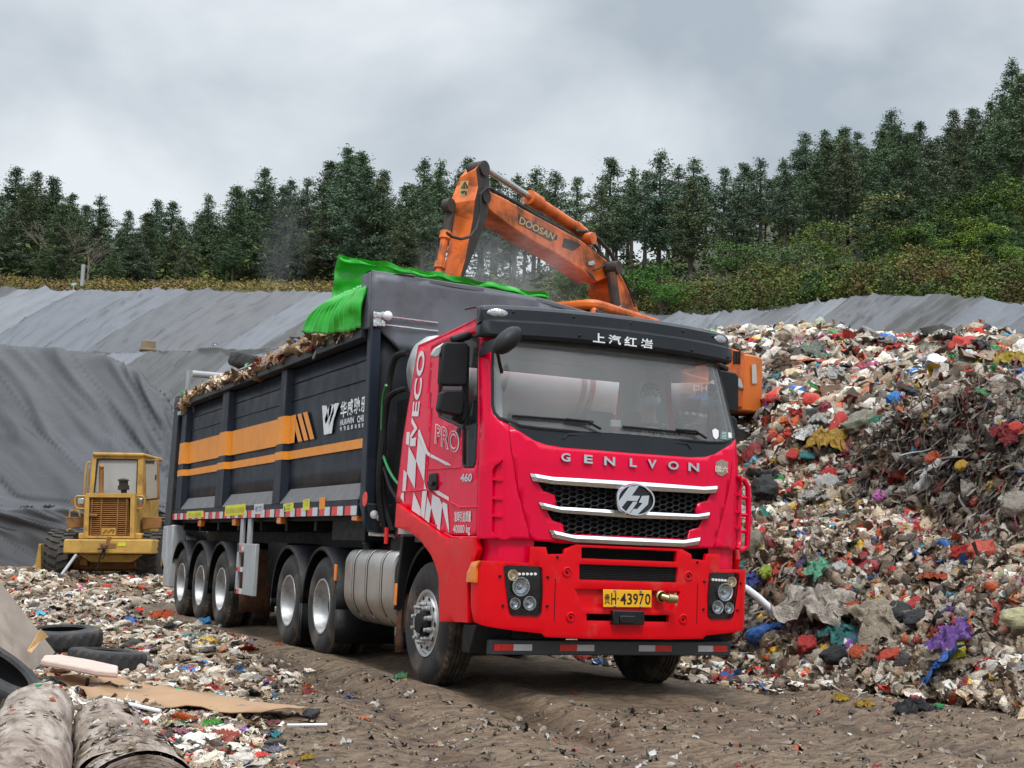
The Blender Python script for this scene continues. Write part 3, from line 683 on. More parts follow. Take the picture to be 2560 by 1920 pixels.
# ---- right grab rail, mirrors
mb = MB(); X = 1.30
rail = [atY(1, x, y, 0.40) for x, y in ((1960, 1055), (1990, 1062), (2012, 1100), (2016, 1250), (2008, 1430), (1980, 1448), (1945, 1448))]
mb.tube(rail, 0.026, 10)
for y in (1160, 1255, 1345): mb.tube([atY(1, 1952, y-2, 0.40), atY(1, 2014, y+2, 0.40)], 0.018, 8)
tb(mb, 'grab_rail', M_RED)
def rbox(mb, pts_front, depth):
    mb.prism(pts_front, depth)
for sg in (-1, 1):
    mb = MB(); Y = 0.62
    def mp_(x, y, Y=Y): p = atY(1, x, y, Y); return (p.x if sg < 0 else -p.x, Y, p.z)
    up = [mp_(*q) for q in ((326, 318), (345, 296), (455, 300), (472, 320), (462, 530), (440, 540), (322, 538), (314, 520))]
    lo = [mp_(*q) for q in ((318, 578), (345, 562), (440, 566), (452, 585), (440, 690), (420, 708), (318, 688), (302, 670))]
    mb.prism(up, (0, 0.09, 0)); mb.prism(lo, (0, 0.09, 0))
    MR = tb(mb, 'mirror', M_BLACK, bevel=0.035, seg=4)
    mb = MB()
    mb.tube([mp_(470, 262, .75), mp_(440, 270, .68), mp_(370, 290, .68)], 0.035, 10); mb.tube([mp_(455, 320, .7), mp_(445, 735, .7), mp_(470, 780, .7)], 0.03, 10); mb.tube([mp_(380, 700, .7), mp_(440, 735, .7)], 0.04, 10)
    mb.prism([mp_(*q, Y=.74) for q in ((422, 768), (500, 745), (500, 835), (425, 835))], (0, 0.1, 0)); tb(mb, 'mirror_arm', M_BLACK, MR, bevel=0.015)
    mb = MB(); cap = [mp_(*q, Y=.66) for q in ((262, 372), (285, 330), (340, 298), (325, 335), (305, 380), (280, 388))]; mb.prism(cap, (0, 0.05, 0)); tb(mb, 'mirror_cap', mat_plain('pale_cap', (0.35, 0.38, 0.38), 0.25), MR, bevel=0.012)
mb = MB(); Y = 0.02; ctr = atY(1, 682, 290, Y); 
axl = (atY(1, 745, 232, Y)-ctr)*1.12
ax = axl.normalized(); up_ = Vector((0, 1, 0)).cross(ax).normalized(); n = 16
P = []
for i in range(9):
    f = -math.pi/2+math.pi*i/8
    for k in range(n):
        w_ = 2*math.pi*k/n; P.append(ctr+ax*axl.length*math.sin(f)+(up_*0.085*math.cos(w_)+Vector((0, 1, 0))*0.09*math.sin(w_))*math.cos(f))
mb.add(P, [(i*n+k, i*n+(k+1) % n, (i+1)*n+(k+1) % n, (i+1)*n+k) for i in range(8) for k in range(n)])
FMR = tb(mb, 'front_mirror', M_BLACK)
mb = MB(); mb.prism([cabS(*inv(1, 547, 375), .02), cabS(*inv(1, 560, 300), .03), atY(1, 640, 268, .1), atY(1, 628, 330, .1), atY(1, 600, 345, .16)], (0.0, 0.05, -0.01)); mb.tube([atY(1, 625, 345, .06), atY(1, 640, 420, .16), atY(1, 652, 470, .2)], 0.016, 8)
tb(mb, 'mirror_bracket', M_BLACK, FMR, bevel=0.008)
# ================================================================== wheels and running gear
def tyre_mesh(mb, xo, R_=0.54, w=0.31, sgn=-1, lug=True, n=96):
    """tyre whose outer side wall lies at x = xo; sgn -1 = outward is -x. tread with grooves and lugs"""
    hw = w
    prof = [(0.03, 0.29), (0.012, 0.33), (0.0, 0.42), (0.012, 0.475), (0.035, 0.515), (0.05, R_-0.008)]
    tread = []
    k = 5; xs0, xs1 = 0.06, w-0.06
    for i in range(k):
        a = xs0+(xs1-xs0)*i/k; b = xs0+(xs1-xs0)*(i+1)/k
        tread += [(a+0.002, R_), (b-0.012, R_), (b-0.010, R_-0.014), (b-0.001, R_-0.014)] if i < k-1 else [(a+0.002, R_), (b, R_)]
    prof = prof+tread+[(w-0.05, R_-0.008), (w-0.035, 0.515), (w-0.012, 0.475), (w, 0.42), (w-0.012, 0.33), (w-0.03, 0.29)]
    o = []
    for a, r in prof:
        for i in range(n):
            t = 2*math.pi*i/n; rr = r
            if lug and r > 0.505:
                edge = a < 0.07 or a > w-0.07
                if edge and i % 2 == 0: rr = r-0.014
                elif not edge and (i+int(a*40)) % 6 == 0: rr = r-0.007
            o.append((xo-sgn*a, rr*math.cos(t), rr*math.sin(t)))
    m_ = len(prof); f = [(i*n+k_, i*n+(k_+1) % n, (i+1)*n+(k_+1) % n, (i+1)*n+k_) for i in range(m_-1) for k_ in range(n)]
    mb.cur = 0; nb = len(mb.f); mb.add(o, f)
    for j in range(m_-1):
        if prof[j][1] > 0.5 and prof[j+1][1] > 0.5:
            for k_ in range(n): mb.mi[nb+j*n+k_] = 1
def make_wheel(name, kind, parent, y, sg, zc=0.54):
    """kind: steer, dual. The wheel object is the tyre; rim, hub and nuts are its sub-parts. sg -1 = left in the photo"""
    mb = MB(); tyre_mesh(mb, 0.0, sgn=sg)
    if kind == 'dual': tyre_mesh(mb, sg*-0.345, sgn=sg)
    loc = Vector((sg*1.215, y, zc))
    w = mb.build(name, [M_RUBBER, M_MUDRUB], parent, smooth=25); w.matrix_parent_inverse = parent_world(parent).inverted(); w.location = loc
    d = -sg
    def sub(m2, nm, mat, **kw):
        o = m2.build(nm, mat, w, **kw); return o
    m2 = MB()
    if kind == 'steer':
        m2.lathe([(0.03, 0.296), (0.018, 0.292), (0.022, 0.27), (0.05, 0.262), (0.055, 0.245), (0.02, 0.225), (0.012, 0.17), (0.02, 0.14), (0.035, 0.135), (0.3, 0.14)], 48, (0, 0, 0), 'X', d)
        sub(m2, 'rim', M_ALLOY, smooth=30)
        m3 = MB()
        for i in range(10):
            t = 2*math.pi*i/10; c_ = (0, 0.215*math.cos(t), 0.215*math.sin(t)); m3.lathe([(0.0135, 0.0), (0.0135, 0.026)], 12, (d*0.004, c_[1], c_[2]), 'X', d)
        sub(m3, 'rim_hole', M_CHASSIS)
        for i in range(10):
            m3 = MB(); t = 2*math.pi*(i+.5)/10; m3.lathe([(0.01, 0.024), (-0.022, 0.022), (-0.026, 0.018), (-0.055, 0.017), (-0.06, 0.0)], 10, (0, 0.163*math.cos(t), 0.163*math.sin(t)), 'X', d); sub(m3, 'wheel_nut', M_ALLOY)
        m3 = MB(); m3.lathe([(0.03, 0.125), (-0.01, 0.12), (-0.03, 0.09), (-0.055, 0.085), (-0.06, 0.05), (-0.06, 0.0)], 24, (0, 0, 0), 'X', d); sub(m3, 'hub', M_CHASSIS)
    else:
        m2.lathe([(0.03, 0.30), (0.014, 0.297), (0.016, 0.28), (0.04, 0.268), (0.16, 0.252), (0.185, 0.235), (0.19, 0.16), (0.175, 0.14), (0.17, 0.12)], 48, (0, 0, 0), 'X', d)
        sub(m2, 'rim', M_RIM, smooth=30)
        m3 = MB(); m3.lathe([(0.2, 0.13), (0.14, 0.12), (0.12, 0.09), (0.12, 0.0)], 24, (0, 0, 0), 'X', d); sub(m3, 'hub', M_CHASSIS)  # hub coloured black to stand for shade deep in the rim
    return w
for sg in (-1, 1):
    make_wheel('front_wheel', 'steer', TRUCK, 1.47, sg)
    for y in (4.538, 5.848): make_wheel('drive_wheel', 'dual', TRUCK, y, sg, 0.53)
def axle(mb, y, z=0.53): mb.tube([(-0.9, y, z), (0.9, y, z)], 0.09, 10); mb.lathe([(-0.2, 0.1), (-0.1, 0.22), (0.1, 0.22), (0.2, 0.1)], 16, (0, y, z), 'X')
mb = MB()
for sg in (-1, 1):
    mb.box((sg*0.43-.04, 0.4, 0.78), (sg*0.43+.04, 7.0, 1.08))
mb.box((-0.45, 0.35, 0.62), (0.45, 1.1, 1.2)); mb.box((-0.55, 2.35, 0.55), (0.1, 3.6, 1.0)); mb.box((-0.4, 4.6, 0.95), (0.4, 6.2, 1.22))
for y in (1.47, 4.538, 5.848): axle(mb, y)
mb.box((-0.9, 2.28, 1.0), (0.9, 2.6, 1.35))
tb(mb, 'chassis', M_CHASSIS, bevel=0.01)
# mudguards
def arch(mb, y, z, r, xo, xi, a0, a1, n=18, lip=0.035):
    rows = []
    for i in range(n+1):
        t = R(a0+(a1-a0)*i/n); c_, s_ = math.cos(t), math.sin(t)
        rows.append([(xo, y+(r-lip*1.2)*c_, z+(r-lip*1.2)*s_), (xo, y+(r-.01)*c_, z+(r-.01)*s_), (xo*0.985, y+r*c_, z+r*s_), (xi, y+r*c_, z+r*s_)])
    mb.grid(rows); return rows
for sg in (-1, 1):
    for y in (4.538, 5.848):
        mb = MB(); rows = arch(mb, y, 0.53, 0.645, sg*1.235, sg*0.58, 0, 180)
        for r_, dz in ((rows[0], -0.42 if y < 5 else -.1), (rows[-1], -.35)): mb.grid([r_, [(p[0], p[1], p[2]+dz) for p in r_]])
        tb(mb, 'mudguard', M_BLACK, solid=0.012, smooth=40)
    mb = MB(); rows = arch(mb, 1.47, 0.56, 0.70, sg*1.17, sg*0.72, -25, 100)
    tb(mb, 'wheel_arch_liner', M_BLACK, solid=0.012)
    mb = MB(); mb.hexa([(sg*1.24, 2.14, 0.62), (sg*1.24, 2.19, 0.62), (sg*1.05, 2.19, 0.62), (sg*1.05, 2.14, 0.62)], [(sg*1.24, 2.02, 1.30), (sg*1.24, 2.08, 1.30), (sg*1.05, 2.08, 1.30), (sg*1.05, 2.02, 1.30)]); tb(mb, 'guard_post', M_BLACK, bevel=0.01)
    mb = MB()
    P = [[(sg*(0.70+.5*i/8), 2.10+0.02*math.sin(i*1.7)+.01*j, 1.25-1.02*j/8) for i in range(9)] for j in range(9)]
    mb.grid(P); tb(mb, 'mud_flap', M_RUST, solid=0.012)
    mb = MB(); p = atX(4, 1921, 1330, -1.25); mb.box((sg*1.245-.006, p.y-.03, p.z-.10), (sg*1.245+.006, p.y+.03, p.z+.10)); tb(mb, 'side_reflector', M_AMBER, bevel=0.004)
    p = atX(4, 1446, 1158, -1.25); mb = MB(); mb.box((sg*1.245-.008, p.y-.03, p.z-.085), (sg*1.245+.008, p.y+.03, p.z+.085)); tb(mb, 'side_reflector', M_AMBER, bevel=0.004)
# fuel tank with straps
TP = [(-1.225, .62), (-1.225, 1.05), (-1.16, 1.16), (-.64, 1.16), (-.56, 1.06), (-.56, .52), (-.66, .42), (-1.05, .42)]
def tank_prof(grow=0.0):
    pts = smooth_poly(TP, 0.14, 6); c_ = (-.9, .79)
    return [(c_[0]+(x-c_[0])*(1+grow), c_[1]+(z-c_[1])*(1+grow)) for x, z in pts]
y0, y1 = atX(4, 1900, 1100, -1.22).y, atX(4, 1520, 1120, -1.22).y
mb = MB(); pr = tank_prof(); rows = []
for y, g in ((y0, -.10), (y0+.01, -.03), (y0+.04, 0), (y1-.04, 0), (y1-.01, -.03), (y1, -.10)): rows.append([(x, y, z) for x, z in tank_prof(g)]+[(tank_prof(g)[0][0], y, tank_prof(g)[0][1])])
mb.grid(rows); mb.add(rows[0], [tuple(range(len(rows[0])-1))]); mb.add(rows[-1], [tuple(range(len(rows[0])-1))])
FT = tb(mb, 'fuel_tank', M_ALU, smooth=40)
for f in (0.2, 0.5, 0.78):
    y = y0+(y1-y0)*f
    for w_, g, mt, nm in ((.035, .008, M_BLACK, 'strap_pad'), (.018, .014, M_ALU, 'tank_strap')):
        mb = MB(); mb.grid([[(x, y-w_, z) for x, z in tank_prof(g)], [(x, y+w_, z) for x, z in tank_prof(g)]]); tb(mb, nm, mt, FT, solid=0.004, smooth=50)
mb = MB(); p = atX(4, 1705, 1065, -1.02); mb.tube([(p.x, p.y, 1.15), (p.x, p.y, 1.215)], 0.05, 14); mb.tube([(p.x, p.y, 1.215), (p.x, p.y, 1.25)], [0.07, 0.06], 14); tb(mb, 'tank_filler', M_BLACK, FT)
mb = MB(); p = atX(4, 1940, 1135, -1.1); mb.tube([(p.x, p.y, p.z-.04), (p.x-.03, p.y-.03, p.z+.05)], [0.05, 0.055], 14); tb(mb, 'additive_cap', mat_plain('blue_cap', (0.01, 0.06, 0.42), 0.35), bevel=0.006)
# gas cylinder behind the cab
mb = MB(); p = atX(3, 2035, 890, -1.15); cy, cz, cr = 2.72, 2.52, 0.36
p = Vector((-1.15, cy, cz))
def cyl_c():
    q = atY(3, 2040, 892, cy); return q
q = cyl_c(); cz = q.z
mb.lathe([(0.0, 0.0), (0.02, 0.16), (0.07, 0.27), (0.16, 0.34), (0.24, cr), (2.2, cr), (2.3, 0.3), (2.34, 0)], 40, (q.x, cy, cz), 'X')
GC = tb(mb, 'gas_cylinder', M_CYL, smooth=50)
mb = MB()
for f in (0.62, 1.75):
    for o_ in (0, .1): mb.lathe([(f+o_, cr+.004), (f+o_, cr+.012), (f+o_+.05, cr+.012), (f+o_+.05, cr+.004)], 40, (q.x, cy, cz), 'X')
tb(mb, 'cylinder_strap', M_ALU, GC)
mb = MB(); mb.box((-1.0, 2.45, 1.1), (-0.9, 3.0, cz-.3)); mb.box((0.9, 2.45, 1.1), (1.0, 3.0, cz-.3)); mb.box((-1.0, 2.42, 1.05), (1.0, 2.48, 2.0)); tb(mb, 'cylinder_rack', M_CHASSIS)
# hoses and lines between tractor and trailer
hs = [([(3, 2020, 762, 2.6), (3, 1935, 790, 2.8), (3, 1890, 900, 2.9), (3, 1865, 1080, 2.95), (4, 1800, 300, 2.95), (4, 1800, 600, 3.0), (4, 1860, 900, 3.0)], 0.035, M_CHASSIS),
      ([(3, 2010, 1045, 2.6), (3, 1900, 1090, 2.8), (3, 1845, 1200, 2.9), (3, 1830, 1500, 2.95), (4, 1815, 330, 2.95), (4, 1840, 620, 3.0), (4, 1900, 830, 2.9)], 0.03, M_CHASSIS),
      ([(3, 1850, 1020, 2.7), (3, 1822, 1150, 2.9), (3, 1815, 1500, 2.95), (4, 1835, 260, 2.9), (4, 1900, 400, 2.6), (4, 1975, 490, 2.4)], 0.014, mat_plain('green_hose', (0.01, 0.20, 0.05), 0.4)),
      ([(4, 1835, 330, 2.9), (4, 1880, 480, 2.7), (4, 1955, 600, 2.4)], 0.018, M_CHASSIS)]
for pts, r_, mt in hs:
    P = [atY(k, x, y, Y) for k, x, y, Y in pts]
    Q = []
    for i in range(len(P)-1):
        for t in (0, .33, .66):
            a = P[max(i-1, 0)]; b = P[i]; c_ = P[i+1]; d_ = P[min(i+2, len(P)-1)]
            Q.append(0.5*((2*b)+(c_-a)*t+(2*a-5*b+4*c_-d_)*t*t+(3*b-a-3*c_+d_)*t**3))
    mb = MB(); mb.tube(Q+[P[-1]], r_, 8); tb(mb, 'air_hose', mt)
mb = MB(); a, b = atY(4, 1715, 852, 2.9), atY(4, 1900, 865, 2.9); mb.tube([a, b, b+Vector((.06, 0, -.05)), b+Vector((.10, 0, .02))], 0.018, 8); tb(mb, 'brake_line', M_STEEL)
mb = MB(); c_ = atY(4, 1852, 866, 2.88); mb.tube([c_+Vector((0, 0, -.08)), c_+Vector((0, 0, .08))], 0.022, 8); tb(mb, 'valve_handle', M_REFR)

# ================================================================== cab interior
mb = MB()
v, f = tri2d([(-1.17, 1.3), (1.17, 1.3), (1.17, 2.2), (1.14, 3.05), (-1.14, 3.05), (-1.17, 2.2)], [[(-1.0, 2.15), (1.0, 2.15), (1.0, 2.93), (-1.0, 2.93)]], 0.2); mb.add([(x, yb(z)-0.05, z) for x, z in v], f)
mb.grid([[(-1.12, .5, 3.08), (-1.12, 1.95, 3.03)], [(1.12, .5, 3.08), (1.12, 1.95, 3.03)]])
LIN = tb(mb, 'cab_lining', M_CABGREY, CAB, smooth=0)
for fm in ((lambda p: p), mirror):
    wl_ = [(-1.9+(s+1.9)*1.02, 2.3+(z-2.3)*1.01) for s, z in winL]
    mb = MB(); skin(mb, fm([(-3.3, 1.32), (-3.3, 3.05), (-1.5, 3.08), (-1.14, 2.98), (-1.16, 2.3), (-1.3, 1.32)]), [fm(wl_)], off=-.045, step=.1); tb(mb, 'side_lining', M_CABGREY, CAB, smooth=60)
mb = MB(); mb.box((-1.12, 0.28, 1.25), (1.12, 2.1, 1.32)); tb(mb, 'cab_floor', M_CABIN)
mb = MB(); rows = []
for i in range(13):
    x = -1.08+2.16*i/12; c_ = (x/1.08)**2*0.08
    rows.append([(x, 0.16+c_, 1.4), (x, 0.15+c_, 2.06), (x, 0.30+c_, 2.13), (x, 0.62, 2.10), (x, 0.72, 1.9), (x, 0.70, 1.4)])
mb.grid(rows); tb(mb, 'dashboard', M_CABGREY, bevel=0.02)
for sx_ in (-0.62, 0.62):
    mb = MB(); mb.box((sx_-.26, 1.05, 1.55), (sx_+.26, 1.55, 1.75)); mb.hexa([(sx_-.25, 1.45, 1.7), (sx_+.25, 1.45, 1.7), (sx_+.25, 1.60, 1.7), (sx_-.25, 1.60, 1.7)], [(sx_-.22, 1.62, 2.35), (sx_+.22, 1.62, 2.35), (sx_+.22, 1.75, 2.35), (sx_-.22, 1.75, 2.35)])
    mb.box((sx_-.14, 1.64, 2.38), (sx_+.14, 1.74, 2.58)); mb.box((sx_-.2, 1.1, 1.3), (sx_+.2, 1.5, 1.55)); tb(mb, 'seat', mat_plain('seat_fabric', (0.06, 0.06, 0.065), 0.85), bevel=0.04, seg=3)
mb = MB(); cst = Vector((0.60, 0.80, 2.16)); tilt = Matrix.Rotation(R(-55), 3, 'X'); ring = [cst+tilt @ Vector((0.23*math.cos(t), 0.23*math.sin(t), 0)) for t in np.linspace(0, 2*math.pi, 33)]
mb.tube(ring, 0.017, 8, cap=False); mb.tube([cst, cst+Vector((0, -.14, -.22))], 0.04, 10)
for t in (0, 2.1, 4.2): mb.tube([cst, cst+tilt @ Vector((0.22*math.sin(t), -0.22*math.cos(t), 0))], 0.014, 6)
tb(mb, 'steering_wheel', M_CABIN)
mb = MB(); a = atY(1, 1328, 680, 0.36); b = atY(1, 1425, 790, 0.36); mb.box((a.x, .36, b.z-.02), (b.x, .375, a.z)); tb(mb, 'dash_screen', M_BLACK, bevel=0.008)
mb = MB(); a = atY(1, 1258, 727, 0.30); b = atY(1, 1310, 770, 0.30); mb.box((a.x, .30, b.z), (b.x, .33, a.z)); tb(mb, 'dash_camera', M_CABGREY, bevel=0.006)
st_ = [(1812, 785), (1845, 775), (1920, 790), (1930, 845), (1845, 835), (1820, 820)]
mb = MB(); skin(mb, poly([(1862, 788), (1922, 800), (1928, 846), (1856, 836)]), off=0.0); tb(mb, 'window_sticker', mat_plain('sticker_green', (0.06, 0.14, 0.13), 0.5), smooth=0)
mb = MB()
for i in range(5): skin(mb, poly([(1868, 796+i*8), (1892+4*(i % 2), 799+i*8), (1892+4*(i % 2), 801+i*8), (1868, 798+i*8)]), off=0.002)
skin(mb, poly([(1902, 798), (1920, 801), (1922, 830), (1904, 828)]), off=0.002)
skin(mb, smooth_poly(poly([(1814, 786), (1832, 776), (1850, 788), (1850, 822), (1836, 838), (1820, 822)]), .01), off=0.001); tb(mb, 'sticker_print', M_WHITE, smooth=0)

# ================================================================== the driver, seated behind the wheel
def skinned(name, verts, edges, mat, parent=None, sub=2, loc=None):
    """body grown along connected joints; verts = (x, y, z, radius)"""
    me = bpy.data.meshes.new(name); me.from_pydata([v[:3] for v in verts], edges, []); me.materials.append(mat)
    o = bpy.data.objects.new(name, me); COL.objects.link(o)
    md = o.modifiers.new('skin', 'SKIN'); 
    for i, v in enumerate(verts):
        sv = me.skin_vertices[0].data[i]; r_ = v[3] if isinstance(v[3], (tuple, list)) else (v[3], v[3]); sv.radius = r_; sv.use_root = i == 0
    md.use_smooth_shade = True
    s_ = o.modifiers.new('sub', 'SUBSURF'); s_.levels = sub; s_.render_levels = sub
    if parent is not None: o.parent = parent
    return o
M_SKIN = mat_plain('skin', (0.36, 0.22, 0.15), 0.55, 0, .05, 10)
M_HAIR = mat_plain('black_hair', (0.012, 0.011, 0.01), 0.6)
M_JACKET = mat_plain('dark_jacket', (0.03, 0.034, 0.045), 0.85, 0, .2, 8)
M_MASK = mat_plain('pale_blue_mask', (0.42, 0.62, 0.74), 0.7, 0, .04, 20)
hd_ = atY(1, 1520, 615, 1.05); hx, hz = hd_.x, hd_.z+0.02
px0, py0 = hx, 1.28
V = [(px0, py0, 1.78, (.17, .13)), (px0, py0+.04, 2.0, (.18, .12)), (px0, py0+.02, hz-.40, (.19, .12)), (px0, py0-.02, hz-.24, (.13, .10)), (px0, py0-.05, hz-.15, .062), (px0, py0-.07, hz-.06, .07), (px0, py0-.08, hz+.02, (.078, .095)), (px0, py0-.07, hz+.09, (.062, .08)),
     (px0-.19, py0, hz-.28, .075), (px0-.27, py0-.10, hz-.50, .055), (px0-.20, py0-.32, hz-.50, .042), (px0-.15, py0-.40, hz-.47, .035),
     (px0+.19, py0, hz-.28, .075), (px0+.27, py0-.10, hz-.50, .055), (px0+.20, py0-.32, hz-.50, .042), (px0+.15, py0-.40, hz-.47, .035),
     (px0-.11, py0-.1, 1.80, .10), (px0-.14, py0-.48, 1.80, .075), (px0-.14, py0-.55, 1.42, .055), (px0+.11, py0-.1, 1.80, .10), (px0+.14, py0-.48, 1.80, .075), (px0+.14, py0-.55, 1.42, .055)]
E_ = [(0, 1), (1, 2), (2, 3), (3, 4), (4, 5), (5, 6), (6, 7), (2, 8), (8, 9), (9, 10), (10, 11), (2, 12), (12, 13), (13, 14), (14, 15), (0, 16), (16, 17), (17, 18), (0, 19), (19, 20), (20, 21)]
DRV = thing('person', 'driver in dark jacket and pale blue face mask sitting behind the windshield', 'person', (px0, py0, 1.75))
def db(o): o.parent = DRV; o.matrix_parent_inverse = DRV.matrix_basis.inverted(); return o
db(skinned('body', V, E_, M_SKIN))
Vj = [(x, y, z, tuple(a*1.12 for a in r_) if isinstance(r_, tuple) else r_*1.16) for x, y, z, r_ in V]
keep = [0, 1, 2, 3, 8, 9, 10, 12, 13, 14]; mp2 = {k: i for i, k in enumerate(keep)}
db(skinned('jacket', [Vj[k] for k in keep], [(mp2[a], mp2[b]) for a, b in E_ if a in mp2 and b in mp2], M_JACKET))
def blob(name, c_, rx, ry, rz, mat, cut=None):
    bm = bmesh.new(); bmesh.ops.create_uvsphere(bm, u_segments=20, v_segments=14, radius=1)
    for v in list(bm.verts):
        if cut and not cut(v.co): bm.verts.remove(v)
    for v in bm.verts: v.co = Vector((c_[0]+v.co.x*rx, c_[1]+v.co.y*ry, c_[2]+v.co.z*rz))
    me = bpy.data.meshes.new(name); bm.to_mesh(me); bm.free(); me.materials.append(mat); me.shade_smooth()
    o = bpy.data.objects.new(name, me); COL.objects.link(o); return db(o)
HC = (px0, py0-.08, hz+.02)
blob('hair', (HC[0], HC[1]+.012, HC[2]+.035), .088, .108, .105, M_HAIR, lambda p: p.z > 0.15-0.9*p.y*0 and not (p.y < -0.45 and p.z < 0.55) or (p.y > 0.1 and p.z > -.5))
blob('face_mask', (HC[0], HC[1]-.018, HC[2]-.045), .082, .098, .066, M_MASK, lambda p: p.y < 0.1)
for sx_ in (-.034, .034): blob('eye', (HC[0]+sx_, HC[1]-.098, HC[2]+.028), .014, .008, .008, M_HAIR)
for sx_ in (-1, 1): blob('ear', (HC[0]+sx_*.085, HC[1]+.01, HC[2]), .014, .022, .034, M_SKIN)
blob('nose', (HC[0], HC[1]-.105, HC[2]), .014, .018, .026, M_SKIN)
for sx_ in (-1, 1):
    hb = Vector((px0+sx_*.15, py0-.42, hz-.46)); HV = [(hb.x, hb.y, hb.z, .03), (hb.x, hb.y-.05, hb.z+.015, (.038, .022))]; HE = [(0, 1)]
    for i, (dx, L) in enumerate(((-.03, .07), (-.01, .08), (.01, .075), (.03, .06))):
        k = len(HV); HV += [(hb.x+dx, hb.y-.085, hb.z+.02, .01), (hb.x+dx, hb.y-.085-L*.5, hb.z+.012, .009), (hb.x+dx, hb.y-.08-L*.6, hb.z-.02, .008)]; HE += [(1, k), (k, k+1), (k+1, k+2)]
    k = len(HV); HV += [(hb.x-sx_*.04, hb.y-.04, hb.z+.0, .012), (hb.x-sx_*.055, hb.y-.08, hb.z-.005, .01)]; HE += [(0, k), (k, k+1)]
    db(skinned('hand', HV, HE, M_SKIN, sub=1))
# ================================================================== the tipping semi-trailer
def part(mb, name, mat, parent, **kw):
    o = mb.build(name, mat, parent, **kw); o.matrix_parent_inverse = parent_world(parent).inverted(); return o
M_NAVY = mat_plain('navy_paint', (0.012, 0.018, 0.029), 0.42, 0.0, 0.22, 1.5, 0.06, 12.0, dirt=(0.045, 0.043, 0.041), dirt_amt=0.22, dscale=1.3, **{'Specular IOR Level': 0.2})
M_NAVYD = mat_plain('navy_flat', (0.011, 0.015, 0.021), 0.5, 0.0, 0.2, 3.0, 0.05, 30.0, dirt=(0.11, 0.10, 0.09), dirt_amt=0.25)
M_WORN = mat_plain('worn_grey_steel', (0.105, 0.116, 0.136), 0.45, 0.1, 0.22, 2.2, 0.12, 14.0, dirt=(0.035, 0.036, 0.04), dirt_amt=0.38, dscale=1.2)
M_LEDGE = mat_plain('dusty_ledge', (0.13, 0.13, 0.135), 0.55, 0.1, 0.2, 3.0, 0.1, 25.0, dirt=(0.12, 0.08, 0.06), dirt_amt=0.35, dscale=3.0)
M_ORANGE = mat_plain('orange_stripe', (0.76, 0.26, 0.008), 0.4, 0.0, 0.08, 3.0, dirt=(0.30, 0.13, 0.03), dirt_amt=0.12, dscale=2.0)
M_GREEN = mat_plain('green_tarpaulin', (0.010, 0.36, 0.012), 0.28, 0.0, 0.12, 2.0, 0.5, 11.0, dirt=(0.04, 0.16, 0.03), dirt_amt=0.25, dscale=3.0, **{'Coat Weight': 0.3, 'Coat Roughness': 0.2})
M_YSTICK = mat_plain('yellow_sticker', (0.62, 0.60, 0.03), 0.5, 0.0, 0.05, 6.0)
M_STRUT = mat_plain('grey_guard', (0.33, 0.35, 0.36), 0.5, 0.0, 0.12, 4.0, 0.05, 30.0, dirt=(0.2, 0.17, 0.14), dirt_amt=0.2)
TRL = thing('dump_trailer', 'long dark navy tipping trailer with orange side stripe, coupled behind the red tractor', 'trailer', (0, 8.3, 0))
XO, XW = -1.25, -1.16                 # outer face of posts, wall sheet
POSTS = [(12.08, 12.50), (9.26, 9.72), (6.28, 6.62)]
